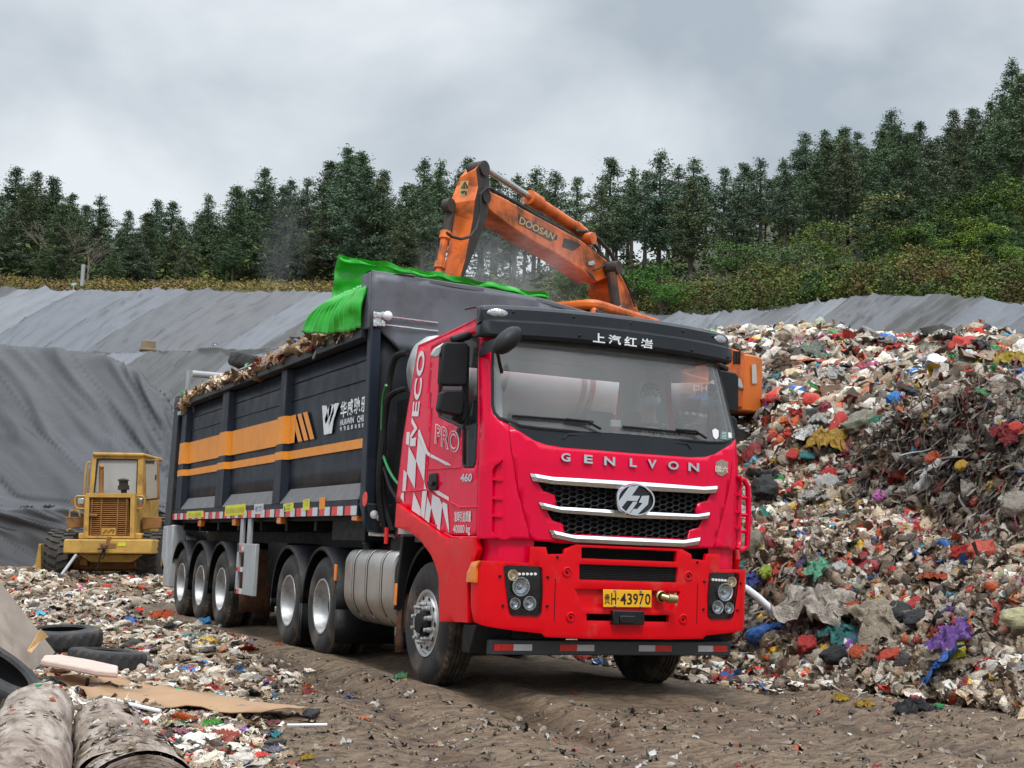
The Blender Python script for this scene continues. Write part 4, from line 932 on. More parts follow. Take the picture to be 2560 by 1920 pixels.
for sg in (-1, 1):
    mb = MB()
    v, f = tri2d([(3.34, 1.84), (13.0, 1.84), (13.0, 3.30), (3.34, 3.30)], step=0.35)
    mb.add([(sg*(1.16-0.012*abs(math.sin(y*1.9))*math.sin((z-1.8)*2.1)), y, z) for y, z in v], f)
    mb.box((sg*1.25 if sg < 0 else 1.10, 3.34, 1.50), (-1.10 if sg < 0 else 1.25, 13.17, 1.66))
    part(mb, 'side_wall', M_NAVY, TRL, solid=0.012, smooth=40)
    mb = MB()                         # horizontal press lines
    for z in (2.92, 3.13): mb.tube([(sg*1.165, 3.4, z), (sg*1.165, 12.6, z)], 0.008, 5)
    part(mb, 'wall_ridge', M_NAVY, TRL)
    bays = [(3.36, 6.28), (6.62, 9.26), (9.72, 12.08)]
    for a, b in bays:                 # dusty sloping ledge at the foot of each bay
        mb = MB(); mb.hexa([(sg*1.16, a+.02, 1.84), (sg*1.16, b-.15, 1.84), (sg*1.12, b-.15, 1.84), (sg*1.12, a+.02, 1.84)], [(sg*1.247, a, 1.665), (sg*1.247, b, 1.665), (sg*1.12, b, 1.665), (sg*1.12, a, 1.665)])
        part(mb, 'ledge', M_LEDGE, TRL)
    for a, b in POSTS:
        m_ = (a+b)/2
        mb = MB(); mb.hexa([(sg*1.10, a, 3.32), (sg*1.235, a+.05, 3.32), (sg*1.235, b-.05, 3.32), (sg*1.10, b, 3.32)], [(sg*1.10, a-.06, 1.66), (sg*1.252, a-.01, 1.66), (sg*1.252, b+.01, 1.66), (sg*1.10, b+.06, 1.66)])
        part(mb, 'post', M_NAVY, TRL, bevel=0.012)
    mb = MB(); mb.hexa([(sg*1.14, 3.10, 1.35), (sg*1.25, 3.10, 1.35), (sg*1.25, 3.29, 1.62), (sg*1.14, 3.29, 1.62)], [(sg*1.14, 3.2, 3.42), (sg*1.25, 3.2, 3.42), (sg*1.25, 3.31, 3.42), (sg*1.14, 3.31, 3.42)])
    part(mb, 'front_post', M_NAVY, TRL, bevel=0.012)
    mb = MB(); mb.box((sg*1.30-.0 if sg < 0 else 1.08, 3.36, 3.325), (-1.08 if sg < 0 else 1.30, 12.9, 3.43))
    for y in np.arange(3.6, 12.8, 0.9): mb.tube([(sg*1.22, y, 3.43), (sg*1.24, y, 3.56)], 0.012, 6)
    part(mb, 'top_rail', M_NAVYD, TRL, bevel=0.01)
    mb = MB()
    mb.tube([(sg*1.24, 5.3, 3.56), (sg*1.24, 12.6, 3.55)], 0.016, 8); mb.tube([(sg*1.26, 3.6, 3.49), (sg*1.26, 12.6, 3.48)], 0.014, 8)
    part(mb, 'tarp_rail', M_STRUT, TRL)
# orange stripes, wrapped over the posts
def side_x(y):
    for a, b in POSTS:
        if a-0.0 <= y <= b+0.0: return -1.2525
    return -1.166
def stripe(y0, y1, z0, z1, mat, name, slant=0.0):
    mb = MB(); ys = [y0, y1]
    for a, b in POSTS:
        for e in (a-.055, a, b, b+.055):
            if y0 < e < y1: ys.append(e)
    ys = sorted(set(ys))
    def x_(y, z):
        t = (z-1.66)/1.66
        for a, b in POSTS:
            aa, bb = a-.01+.06*t, b+.01-.06*t; ia, ib = a-.06+.06*t, b+.06-.06*t
            if aa-1e-6 <= y <= bb+1e-6: return -1.252+0.017*t-0.004
        return -1.172-0.012
    rows = []
    for z in (z0, z1):
        t = (z-1.66)/1.66; row = []
        pts = [(y0+(slant if z == z1 else 0), None), (y1, None)]
        for a, b in POSTS:
            aa, bb = a-.01+.06*t, b+.01-.06*t
            if y0 < aa < y1 or y0 < bb < y1: pts += [(aa-.05, None), (aa, 1), (bb, 1), (bb+.05, None)]
        pts.sort(key=lambda p: p[0])
        rows.append([((-1.252+0.017*t-0.004) if k else -1.18, min(max(y, y0), y1+.001), z) for y, k in pts])
    n = min(len(r_) for r_ in rows); mb.grid([r_[:n] for r_ in rows]); return part(mb, name, mat, TRL, smooth=0)
stripe(6.02, 12.50, 2.395, 2.735, M_ORANGE, 'orange_band', -0.12)
mb = MB()
for bp in ([(1103, 1258), (1133, 1250), (1187, 1450), (1155, 1458)], [(1148, 1246), (1178, 1238), (1235, 1440), (1202, 1447)], [(1192, 1234), (1226, 1226), (1283, 1428), (1250, 1436)]):
    mb.add([(-1.178, atX(3, x, y, -1.178).y, 2.735 if i < 2 else 2.395) for i, (x, y) in enumerate(bp)], [(0, 1, 2, 3)])
part(mb, 'slanted_band', M_ORANGE, TRL, smooth=0)
stripe(3.42, 12.50, 2.20, 2.30, M_ORANGE, 'thin_band')
# lettering on the wall
def w3(x, y): p = atX(3, x, y, -1.178); return (p.x, p.y, p.z)
mb = MB()
for pg in ([(1343, 1182), (1380, 1182), (1392, 1290), (1400, 1405), (1358, 1412)], [(1400, 1180), (1420, 1172), (1412, 1245), (1372, 1330), (1364, 1290)], [(1442, 1165), (1478, 1160), (1432, 1300), (1418, 1400), (1397, 1405), (1404, 1290)], [(1400, 1180), (1436, 1172), (1436, 1240), (1405, 1330), (1392, 1290)]):
    mb.prism([w3(*p) for p in pg], (0.004, 0, 0))
part(mb, 'wall_emblem', M_PURE, TRL, smooth=0)
mb = MB()
for ch, xa, xb, ya in (('华', 1490, 1540, 1153), ('威', 1545, 1590, 1138), ('驰', 1598, 1645, 1124), ('乐', 1652, 1700, 1110)): text_on(mb, ch, w3(xa, ya), w3(xb, ya-14), w3(xb-4, ya+118), w3(xa-4, ya+128), offset=0.022)
text_on(mb, 'HUAWIN', w3(1486, 1295), w3(1594, 1268), w3(1593, 1318), w3(1485, 1342), offset=0.015); text_on(mb, 'CHILE', w3(1622, 1264), w3(1694, 1246), w3(1692, 1302), w3(1621, 1318), offset=0.015)
for i, ch in enumerate('专精品质与成就'): text_on(mb, ch, w3(1484+29*i, 1350-5*i), w3(1500+29*i, 1347-5*i), w3(1500+29*i, 1381-5*i), w3(1484+29*i, 1385-5*i), offset=0.02)
part(mb, 'wall_lettering', M_PURE, TRL, smooth=0)
# reflective tape: red and white blocks along the lower rail
mbr, mbw = MB(), MB()
ya, yb2 = 3.34, 13.15; n = 22; L = (yb2-ya)/n
for i in range(n):
    y = ya+i*L
    mbw.box((-1.254, y+.02, 1.505), (-1.250, y+.20, 1.60)); mbr.box((-1.254, y+.20, 1.505), (-1.250, y+.39, 1.60))
part(mbr, 'red_tape', M_REFR, TRL, smooth=0); part(mbw, 'white_tape', M_REFW, TRL, smooth=0)
# stickers
def sticker(name, k, q, mat, X=-1.256, txt=None, tm=None):
    P = [atX(k, x, y, X) for x, y in q]; P = [(X, p.y, p.z) for p in P]; mb = MB(); mb.prism(P, (0.003, 0, 0)); o = part(mb, name, mat, TRL, smooth=0)
    if txt:
        def uv(u, v_): a = Vector(P[0])*(1-u)+Vector(P[1])*u; b = Vector(P[3])*(1-u)+Vector(P[2])*u; p = a*(1-v_)+b*v_; p.x = X-0.003; return p
        for t_, (u0, v0, u1, v1) in txt:
            mb = MB(); text_on(mb, t_, uv(u0, v0), uv(u1, v0), uv(u1, v1), uv(u0, v1)); part(mb, 'sticker_lettering', tm or M_GLOSSB, o, smooth=0)
    return o
sticker('sticker', 4, [(276, 675), (405, 668), (404, 720), (275, 727)], M_YSTICK, txt=[('防止盗刷', (.12, .25, .88, .8))], tm=mat_plain('olive_print', (.35, .34, .02), .5))
sticker('sticker', 4, [(578, 630), (738, 614), (738, 698), (576, 712)], M_YSTICK, txt=[('驻车请制动 关闭电源', (.06, .25, .94, .8))], tm=mat_plain('olive_print', (.35, .34, .02), .5))
sticker('sticker', 4, [(808, 620), (880, 612), (878, 690), (806, 698)], M_REFW, txt=[('W', (.12, .2, .42, .85)), ('华威驰乐', (.46, .2, .94, .5)), ('HUAWIN', (.46, .6, .94, .75))], tm=mat_plain('blue_print', (.02, .07, .25), .5))
sticker('sticker', 4, [(1037, 615), (1118, 603), (1116, 668), (1036, 678)], M_YSTICK, txt=[('▲', (.06, .25, .26, .85)), ('当心车辆', (.34, .15, .72, .45)), ('注意安全', (.34, .55, .72, .85))])
sticker('sticker', 4, [(1194, 582), (1245, 575), (1242, 662), (1190, 668)], M_YSTICK, txt=[('操作须知', (.2, .08, .8, .2)), ('一二三四', (.2, .3, .8, .42)), ('一二三四', (.2, .5, .8, .62))])
sticker('sticker', 4, [(1322, 565), (1368, 560), (1364, 655), (1320, 660)], M_ORANGE)
mb = MB(); c_ = atX(4, 1681, 578, -1.256); 
mb.lathe([(0.0, 0.075), (0.004, 0.07), (0.004, 0.0)], 24, (-1.254, c_.y, c_.z), 'X', -1); part(mb, 'speed_sticker', M_REFR, TRL)
for x, y in ((390, 770), (663, 762), (1020, 745), (1622, 717)):
    p = atX(4, x, y, -1.2); mb = MB(); mb.box((-1.235, p.y-.09, p.z-.045), (-1.16, p.y+.09, p.z+.05)); part(mb, 'side_marker_lamp', M_AMBER, TRL, bevel=0.012)
# front wall and raised headboard
mb = MB(); v, f = tri2d([(-1.14, 1.36), (1.14, 1.36), (1.14, 3.42), (-1.14, 3.42)], step=.4); mb.add([(x, 3.34, z) for x, z in v], f); mb.box((-0.5, 3.1, 1.5), (0.5, 3.33, 2.9)); part(mb, 'front_wall', M_NAVYD, TRL, solid=0.02)
mb = MB()
hbo = [(-1.26, 3.40), (-1.26, 4.0), (0.0, 3.965), (0.7, 3.925), (1.26, 3.84), (1.26, 3.2), (-0.9, 3.2), (-1.14, 3.40)]
v, f = tri2d(hbo, step=.2); mb.add([(x, 3.27-0.012*math.sin(x*5)*math.sin(z*7), z) for x, z in v], f)
HB = part(mb, 'headboard', M_WORN, TRL, solid=0.05, smooth=60)
mb = MB(); te = [(-1.27, 4.0), (0.0, 3.965), (0.7, 3.925), (1.27, 3.84)]; mb.grid([[(x, 3.22, z-.03), (x, 3.22, z+.015), (x, 3.40, z+.015), (x, 3.40, z-.03)] for x, z in te]); mb.box((-1.28, 3.23, 3.41), (-1.235, 3.5, 4.0)); part(mb, 'headboard_edge', M_WORN, HB, bevel=0.01)
mb = MB()
for z, x0 in ((3.91, -1.2), (3.64, -1.1), (3.36, -.98)):
    mb.hexa([(x0, 3.252, z-.006), (1.25, 3.252, z-.126), (1.25, 3.262, z-.126), (x0, 3.262, z-.006)], [(x0, 3.252, z+.006), (1.25, 3.252, z-.114), (1.25, 3.262, z-.114), (x0, 3.262, z+.006)])
for x in (-.95, .1): mb.box((x-.005, 3.254, 3.64), (x+.005, 3.262, 3.91))
part(mb, 'weld_seam', M_CHASSIS, HB)
mb = MB(); mb.tube([atY(3, 1890, 482, 3.2), atY(3, 2260, 528, 3.2)], 0.008, 6); mb.tube([atY(3, 1820, 540, 3.2), atY(3, 2260, 592, 3.2)], 0.008, 6); part(mb, 'tarp_cable', M_STEEL, TRL)
mb = MB()
for y in (467, 537):
    for dx in (0, 65): p = atY(3, 1757+dx, y, 3.2); mb.box((p.x-.02, 3.17, p.z-.03), (p.x+.02, 3.25, p.z+.03))
    a = atY(3, 1757, y, 3.2); b = atY(3, 1822, y, 3.2); mb.box((a.x, 3.18, a.z-.02), (b.x, 3.22, a.z+.02))
a = atY(3, 1750, 440, 3.22); b = atY(3, 1830, 560, 3.22); mb.box((a.x, 3.215, b.z), (b.x, 3.26, a.z)); part(mb, 'pulley_bracket', M_STEEL, TRL, bevel=0.006)
bm = MB(); p = atY(3, 1862, 472, 3.17); bm.lathe([(0.05*math.sin(t), 0.05*math.cos(t)) for t in np.linspace(-1.57, 1.57, 9)], 16, (p.x, 3.17, p.z), 'Z'); part(bm, 'round_lamp', M_PURE, TRL)
# lamps on the front corner
mb = MB(); mb.hexa([(-1.25, 3.09, 1.62), (-0.95, 3.09, 1.62), (-0.9, 3.09, 1.36), (-1.14, 3.09, 1.34)], [(-1.25, 3.33, 1.62), (-0.95, 3.33, 1.62), (-0.9, 3.33, 1.36), (-1.14, 3.33, 1.34)]); part(mb, 'front_corner', M_NAVYD, TRL, bevel=0.01)
for x, y, r_, mt in ((1757, 700, .038, M_REFW), (1803, 718, .042, M_LENS), (1826, 772, .028, M_AMBER)):
    p = atY(4, x, y, 3.08); mb = MB(); mb.lathe([(0.02, r_*1.15), (-0.01, r_*1.1), (-.012, r_*.95), (-.02, r_*.5), (-.022, 0)], 20, (p.x, 3.085, p.z), 'Y'); part(mb, 'front_marker_lamp', mt, TRL)
# floor, chassis, tail
mb = MB(); mb.box((-1.12, 3.36, 1.46), (1.12, 13.0, 1.6)); mb.box((-1.1, 3.5, 1.25), (1.1, 4.6, 1.48)); part(mb, 'trailer_floor', M_CHASSIS, TRL)
mb = MB()
for sg in (-1, 1): mb.box((sg*.52-.07, 5.0, 1.06), (sg*.52+.07, 13.0, 1.46))
for y in np.arange(5.2, 13, 1.2): mb.box((-1.1, y, 1.34), (1.1, y+.1, 1.46))
for y in (9.231, 10.565, 11.899): axle(mb, y, .525)
mb.box((-1.0, 6.7, .62), (-.62, 7.6, 1.2)); mb.box((.62, 6.7, .62), (1.0, 7.6, 1.2)); part(mb, 'trailer_chassis', M_CHASSIS, TRL, bevel=0.01)
mb = MB()
mb.hexa([(-1.27, 12.95, 1.40), (1.27, 12.95, 1.40), (1.27, 13.2, 1.40), (-1.27, 13.2, 1.40)], [(-1.27, 12.75, 3.55), (1.27, 12.75, 3.55), (1.27, 13.0, 3.55), (-1.27, 13.0, 3.55)])
mb.box((-1.28, 12.62, 1.42), (-1.1, 12.9, 3.5)); mb.box((1.1, 12.62, 1.42), (1.28, 12.9, 3.5)); TG = part(mb, 'tailgate', M_NAVYD, TRL, bevel=0.015)
mb = MB(); mb.tube([atX(3, 318, 930, -1.18), atX(3, 318, 930, -1.18)+Vector((.9, 0, 0))], 0.055, 12); mb.tube([(-1.18, 12.5, 3.4), (-1.18, 12.45, 3.95)], .04, 8); mb.tube([(-.3, 12.5, 3.4), (-.28, 12.45, 3.95)], .04, 8); mb.box((-1.3, 12.3, 3.2), (-1.12, 12.55, 3.26)); part(mb, 'tarp_bow', M_STRUT, TRL)
mb = MB(); mb.box((1.05, 12.45, .42), (1.27, 13.0, 1.42)); part(mb, 'rear_bracket', M_STRUT, TRL, bevel=0.02); mb = MB(); mb.box((-1.27, 12.45, .42), (-1.05, 13.0, 1.42)); mb.hexa([(-1.28, 12.9, 1.4), (-1.2, 12.9, 1.4), (-1.2, 13.2, 1.4), (-1.28, 13.2, 1.4)], [(-1.28, 12.62, .5), (-1.2, 12.62, .5), (-1.2, 13.2, .9), (-1.28, 13.2, .9)]); part(mb, 'rear_bracket', M_STRUT, TRL, bevel=0.02)
for sg in (-1, 1):
    for y in (9.231, 10.565, 11.899):
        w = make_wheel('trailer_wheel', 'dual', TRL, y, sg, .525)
        mb = MB(); arch(mb, y, .525, 0.665, sg*1.24, sg*.62, -8, 172 if y > 10 else 180); part(mb, 'trailer_mudguard', M_BLACK, TRL, solid=.012, smooth=40)
    # side guard with reflectors
    mb = MB(); X = sg*1.22
    for a, b in ((7.62, 7.78), (8.02, 8.16)): mb.box((X-.02, a, 1.16), (X+.02, b, 1.50))
    mb.box((X-.025, 7.28, .51), (X+.025, 7.80, 1.17))
    for z0, z1 in ((1.05, 1.17), (.80, .86), (.51, .58)): mb.box((X-.022, 7.80, z0), (X+.022, 8.24, z1))
    mb.box((X-.022, 8.16, .51), (X+.022, 8.25, 1.17)); mb.box((X-.022, 7.8, .86), (X+.022, 7.86, 1.05)); mb.box((X-.022, 7.8, .58), (X+.022, 7.86, .8))
    G = part(mb, 'side_guard', M_STRUT, TRL, bevel=0.008)
    for z in (1.075, .80, .515):
        mb = MB(); mb.box((X+sg*.026-.003, 8.0, z), (X+sg*.026+.003, 8.12, z+.06)); part(mb, 'guard_reflector', M_REFR, G)
        mb = MB(); mb.box((X+sg*.026-.003, 7.88, z), (X+sg*.026+.003, 8.0, z+.06)); part(mb, 'guard_reflector', M_REFW, G)
mb = MB(); P = [[(-.7+.5*i/4-.4, 8.55, 1.1-.85*j/5) for i in range(5)] for j in range(6)]; mb.grid(P); part(mb, 'mud_flap', M_RUST, TRL, solid=.01)
# ---- green tarpaulin pushed together at the front: standing back sheet, folded pack and hem
def wr(a, b, s=1.0, seed=0.0): return mnoise.noise(Vector((a*s+seed, b*s-seed*1.7, seed)))
mb = MB(); rows = []
for i in range(50):
    u = i/49; x = -1.24+2.62*u; ztop = 4.405-0.14*u-.012*math.sin(u*23)-.01*math.sin(u*51)
    row = []
    for j in range(22):
        v_ = j/21; z = 3.45+(ztop-3.45)*v_
        row.append((x-0.05*(1-v_)*(1-u), 4.55+0.10*wr(u*7, v_*4, 1, 3)+0.05*math.sin(u*14+v_*3)*(.3+v_*.3)+.03*wr(u*22, v_*9, 1, 5)-0.10*v_**6, z+.02*wr(u*5, v_, 1, 8)))
    row.append((x, 4.47, ztop-.02)); row.append((x, 4.43, ztop-.06-.02*wr(u*9, 3)))
    rows.append(row)
mb.grid(rows)
rows = []; NF = 11
for i in range(NF*10+1):
    t = i/(NF*10); y = 4.72-1.42*t; ph = t*NF*2*math.pi; f_ = math.sin(ph); f_ = f_*(1.2-.2*abs(f_))
    row = []
    lean = 1-t; hem = 3.41+0.13*lean**2; top = 3.92-.02*t
    for j in range(40):
        u = j/39                                              # 0 at the hanging hem (left), 1 at the far side
        hx = -1.34-0.20*lean**1.3; tx = -1.26
        if u < 0.6:
            w_ = u/0.6; x = hx+(tx-hx)*w_-0.05*math.sin(math.pi*w_); zt = hem+(top-hem)*w_**0.9; yy = y-0.30*lean*w_
        else:
            w_ = (u-.6)/.4; x = tx+2.2*w_; zt = top+0.05*math.sin(w_*3.1)-0.30*max(0, w_-.4); yy = y-0.30*lean
        a_ = 0.034*(.45+.55*min(1, u*5))*(1-.6*max(0, u-.3)/.7)*(0.6+.4*math.sin(min(1, u*4)*math.pi/2))
        big = 0.06*wr(t*5, u*4, 1.0, 5)
        row.append((x-a_*f_*(1 if u < .5 else 0)+.5*big, yy+big*.6+0.02*f_*(1-u), zt+a_*f_*(0.35 if u < .5 else 1)*.8+big*.5))
    rows.append(row)
mb.grid(rows)
part(mb, 'tarpaulin', M_GREEN, TRL, smooth=70, solid=0.004)
mb = MB(); mb.tube([atX(3, 1345, 655, -1.27), atX(3, 1275, 810, -1.30)], 0.016, 6); part(mb, 'tarp_arm', M_STRUT, TRL)
# ================================================================== excavator standing on the waste beside the trailer
M_DOR = mat_plain('excavator_orange', (0.62, 0.125, 0.010), 0.42, 0.0, 0.14, 2.0, 0.06, 20.0, dirt=(0.085, 0.035, 0.016), dirt_amt=0.70, dscale=2.2)
M_DORD = mat_plain('excavator_orange_grimy', (0.66, 0.135, 0.012), 0.5, 0.0, 0.2, 3.0, 0.2, 20.0, dirt=(0.03, 0.02, 0.015), dirt_amt=0.62, dscale=2.6)
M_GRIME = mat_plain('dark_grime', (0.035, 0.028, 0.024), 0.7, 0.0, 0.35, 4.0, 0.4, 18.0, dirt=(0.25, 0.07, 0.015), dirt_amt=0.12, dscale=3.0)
M_HOSE = mat_plain('hose_black', (0.015, 0.014, 0.014), 0.6)
EXF = Vector((-0.87, -0.49, 0)).normalized(); EXN = Vector((-EXF.y*-1, 0, 0))
EXN = Vector((0.49, -0.87, 0)).normalized()           # the machine's left, towards the camera
A0 = atD(7, 400, 500, 17.0)                            # a point on the near face of the arm
def atP(k, x, y, P0=None, n=EXN):
    P0 = A0 if P0 is None else P0
    d = Vector(ray(cp(k, x, y))); c_ = Vector(CAM); return c_+d*((P0-c_).dot(n)/d.dot(n))
def atO(x, y, o): return atP(7, x, y, A0-EXN*o)
EXC = atP(7, 1340, 1000)-EXF*0.3-EXN*0.2; 
EX = thing('excavator', 'grimy orange excavator reaching over the trailer from the waste heap behind the red truck', 'excavator', (EXC.x, EXC.y, 2.4), math.atan2(EXF.y, EXF.x))
def eb(mb, name, mat, parent=None, **kw): return part(mb, name, mat, parent or EX, **kw)
# boom
BO = [(470, 285), (500, 262), (560, 290), (700, 368), (850, 448), (1000, 530), (1090, 600), (1170, 662), (1222, 722), (1270, 820), (1315, 905), (1370, 1100), (1250, 1100), (1172, 905), (1150, 800), (1160, 735), (1085, 766), (1010, 705), (900, 630), (750, 545), (600, 450), (500, 370), (466, 318)]
mb = MB(); P = [atP(7, x, y) for x, y in BO]; mb.prism(P, -EXN*0.36); BOOM = eb(mb, 'boom', M_DOR, smooth=30, bevel=0.02)
def inset(poly_, off): return [p+EXN*off for p in poly_]
mb = MB(); top_l = [(505, 258), (600, 308), (760, 400), (900, 478), (1010, 545)]
for o_ in (0.05, .12, .19): mb.tube([atO(x, y-7, o_) for x, y in top_l], 0.022, 6)
mb.tube([atP(7, x, y)-EXN*.1 for x, y in ((1000, 478), (1060, 480), (1130, 520), (1190, 590), (1225, 660), (1240, 720))], 0.028, 8); mb.tube([atP(7, x, y)-EXN*.2 for x, y in ((1010, 490), (1080, 498), (1150, 560), (1200, 640))], 0.025, 8)
mb.tube([atP(7, x, y)+EXN*.03 for x, y in ((1080, 600), (1180, 672), (1240, 760), (1290, 900))], 0.014, 6); mb.tube([atP(7, x, y)+EXN*.03 for x, y in ((1060, 700), (1110, 680), (1140, 650), (1190, 655))], 0.012, 6)
eb(mb, 'hydraulic_hose', M_HOSE, BOOM)
mb = MB(); lp = [(652, 388), (870, 505), (866, 530), (830, 535), (652, 438)]; mb.prism([p+EXN*.006 for p in [atP(7, *q) for q in lp]], -EXN*.004); LPL = eb(mb, 'name_panel', mat_plain('panel_black', (.02, .018, .016), .5, 0, .2, 6), BOOM, smooth=0)
mb = MB(); text_on(mb, 'DOOSAN', *[atP(7, *q)+EXN*.010 for q in ((664, 400), (858, 500), (842, 532), (654, 440))], offset=0.02); eb(mb, 'boom_lettering', mat_plain('letter_tan', (.50, .30, .12), .5, 0, .15, 9), LPL, smooth=0)
mb = MB(); mb.prism([p+EXN*.004 for p in [atP(7, *q) for q in ((905, 520), (985, 545), (1000, 560), (960, 590), (930, 580), (895, 570))]], -EXN*.003); eb(mb, 'grease_stain', M_GRIME, BOOM, smooth=0); mb = MB(); mb.prism([p+EXN*.004 for p in [atP(7, *q) for q in ((1020, 690), (1060, 720), (1090, 764), (1060, 745))]], -EXN*.003); eb(mb, 'grease_stain', M_GRIME, BOOM, smooth=0)
mb = MB(); P = [atP(7, *q)+EXN*.012 for q in ((1028, 652), (1058, 645), (1066, 662), (1050, 672), (1030, 670))]; mb.prism(P, EXN*.03); eb(mb, 'work_lamp', M_LENS, BOOM)
# boom cylinder beneath
mb = MB(); mb.tube([atP(7, 1142, 700)+EXN*.1, atP(7, 1160, 905)+EXN*.15], 0.045, 10); eb(mb, 'cylinder_rod', M_STEEL, BOOM)
mb = MB(); mb.tube([atP(7, 1128, 715)+EXN*.12, atP(7, 1136, 900)+EXN*.18], 0.075, 10); mb.tube([atP(7, 1142, 690)-EXN*.45, atP(7, 1142, 690)+EXN*.22], 0.10, 14); eb(mb, 'boom_cylinder', M_GRIME, BOOM)
# arm cylinder on top
mb = MB(); mb.tube([atO(478, 140, .18), atO(725, 298, .18)], 0.045, 10); eb(mb, 'cylinder_rod', M_STEEL, BOOM)
mb = MB(); mb.tube([atO(715, 295, .18), atO(1015, 492, .18)], 0.085, 14); mb.tube([atO(712, 293, .18), atO(770, 330, .18)], 0.105, 14); mb.tube([atO(960, 458, .18), atO(985, 474, .18)], 0.1, 14)
mb.tube([atP(7, 1060, 522)-EXN*.34, atP(7, 1060, 522)+EXN*.03], 0.09, 12); mb.tube([atO(1010, 490, .18), atO(1060, 522, .18)], 0.07, 10); eb(mb, 'arm_cylinder', M_DOR, BOOM, smooth=40)
mb = MB(); mb.tube([atP(7, 472, 292)-EXN*.34, atP(7, 472, 292)+EXN*.03], 0.085, 14); mb.tube([atP(7, 462, 135)-EXN*.20, atP(7, 462, 135)+EXN*.03], 0.10, 14); eb(mb, 'pivot_pin', M_GRIME, BOOM)
# arm (dipper): front face orange, side face dark
Lf = [(392, 115), (330, 185), (314, 230), (275, 330), (290, 380), (285, 470), (262, 600), (245, 742)]
Md = [(446, 100), (420, 140), (432, 235), (415, 310), (402, 420), (385, 510), (360, 640), (330, 748)]
Rg = [(462, 98), (490, 130), (496, 262), (486, 390), (440, 520), (420, 570), (388, 650), (345, 748)]
l_, m_, r_ = ([atP(7, *q, A0-EXN*w_) for q in X] for X, w_ in ((Lf, .32), (Md, 0), (Rg, 0)))
dep = 0.30; PA_ = []
mb = MB()
bk = [l+(r-m_) for l, m_, r in zip(l_, m_, r_)]
for i in range(len(l_)-1):
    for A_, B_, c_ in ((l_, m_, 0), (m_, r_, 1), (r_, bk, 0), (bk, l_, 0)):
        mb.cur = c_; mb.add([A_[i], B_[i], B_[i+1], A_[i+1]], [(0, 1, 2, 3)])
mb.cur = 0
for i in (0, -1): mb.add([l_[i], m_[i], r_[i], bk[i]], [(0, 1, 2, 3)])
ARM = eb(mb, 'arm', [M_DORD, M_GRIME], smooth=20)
mb = MB(); mb.prism([p+EXN*.01 for p in [atP(7, *q) for q in ((333, 206), (377, 204), (366, 292), (326, 290))]], -EXN*.006); WS = eb(mb, 'warning_sticker', mat_plain('cream_sticker', (.55, .38, .14), .5), ARM, smooth=0)
mb = MB()
def wq(x, y): return atP(7, x, y)+EXN*.013
for a, b in (((336, 242), (354, 210)), ((354, 210), (371, 242)), ((371, 242), (336, 242))):
    pa, pb = wq(*a), wq(*b); mb.tube([pa, pb], .008, 4)
mb.tube([wq(350, 236), wq(357, 220)], .012, 4); mb.tube([wq(335, 268), wq(352, 264)], .018, 4); mb.tube([wq(361, 262), wq(359, 282)], .014, 4); eb(mb, 'sticker_print', M_GRIME, WS, smooth=0)
mb = MB(); mb.tube([atO(284, 338, .26), atO(262, 490, .26)], .06, 10); mb.tube([atO(286, 338, .2), atO(286, 338, .2)-EXN*.10], .09, 12); eb(mb, 'bucket_cylinder', M_GRIME, ARM)
mb = MB(); mb.tube([atO(250, 500, .26), atO(214, 720, .26)], .05, 10); mb.tube([atO(254, 485, .26), atO(247, 525, .26)], .075, 10); mb.tube([atO(226, 655, .26), atO(219, 690, .26)], .075, 10); eb(mb, 'bucket_rod', M_DORD, ARM)
mb = MB(); mb.tube([atP(7, x, y)+EXN*.05 for x, y in ((240, 492), (270, 515), (320, 528), (370, 515), (405, 470), (430, 380), (425, 280), (460, 245), (495, 250), (500, 270))], .018, 7); eb(mb, 'arm_hose', M_HOSE, ARM)
mb = MB(); q = atP(7, 270, 760); mb.hexa([q+EXN*.35+EXF*.3, q-EXN*.65+EXF*.3, q-EXN*.65-EXF*.35, q+EXN*.35-EXF*.35], [q+EXN*.35+EXF*.15+Vector((0, 0, -.9)), q-EXN*.65+EXF*.15+Vector((0, 0, -.9)), q-EXN*.65-EXF*.6+Vector((0, 0, -.7)), q+EXN*.35-EXF*.6+Vector((0, 0, -.7))]); eb(mb, 'bucket', M_GRIME, ARM, bevel=0.04)
# upper structure
def loc(x, y, z): return EXC*1.0+EXF*x+EXN*y+Vector((0, 0, z-EXC.z))
def lbox(mb, a, b):
    (x0, y0, z0), (x1, y1, z1) = a, b
    mb.hexa([loc(x0, y0, z0), loc(x1, y0, z0), loc(x1, y1, z0), loc(x0, y1, z0)], [loc(x0, y0, z1), loc(x1, y0, z1), loc(x1, y1, z1), loc(x0, y1, z1)])
CFc = EXC+EXN*1.22                                     # a point on the left flank
def onL(k, x, y): return atP(k, x, y, CFc)
ttop, tbot = onL(8, 300, 448).z, onL(8, 300, 850).z
tx = (onL(8, 447, 600)-EXC).dot(EXF); t0_ = (onL(8, 290, 600)-EXC).dot(EXF)
mb = MB(); prof = smooth_poly([(tx+.0, -1.2), (tx, 1.22), (t0_, 1.22), (t0_, -1.2)], .35, 6)
mb.prism([loc(x, y, tbot) for x, y in prof], (0, 0, ttop-tbot)); CWT = eb(mb, 'counterweight', mat_plain('counterweight_orange', (0.62, 0.15, 0.02), 0.45, 0, .12, 2, .05, 20, dirt=(.10, .075, .06), dirt_amt=.35, dscale=1.4), smooth=40, bevel=.03)
mb = MB(); a, b = onL(8, 352, 530), onL(8, 330, 720); 
for q in (((328, 528), (355, 528), (362, 660), (330, 660)),): mb.prism([onL(8, *p)+EXN*.012 for p in q], -EXN*.01)
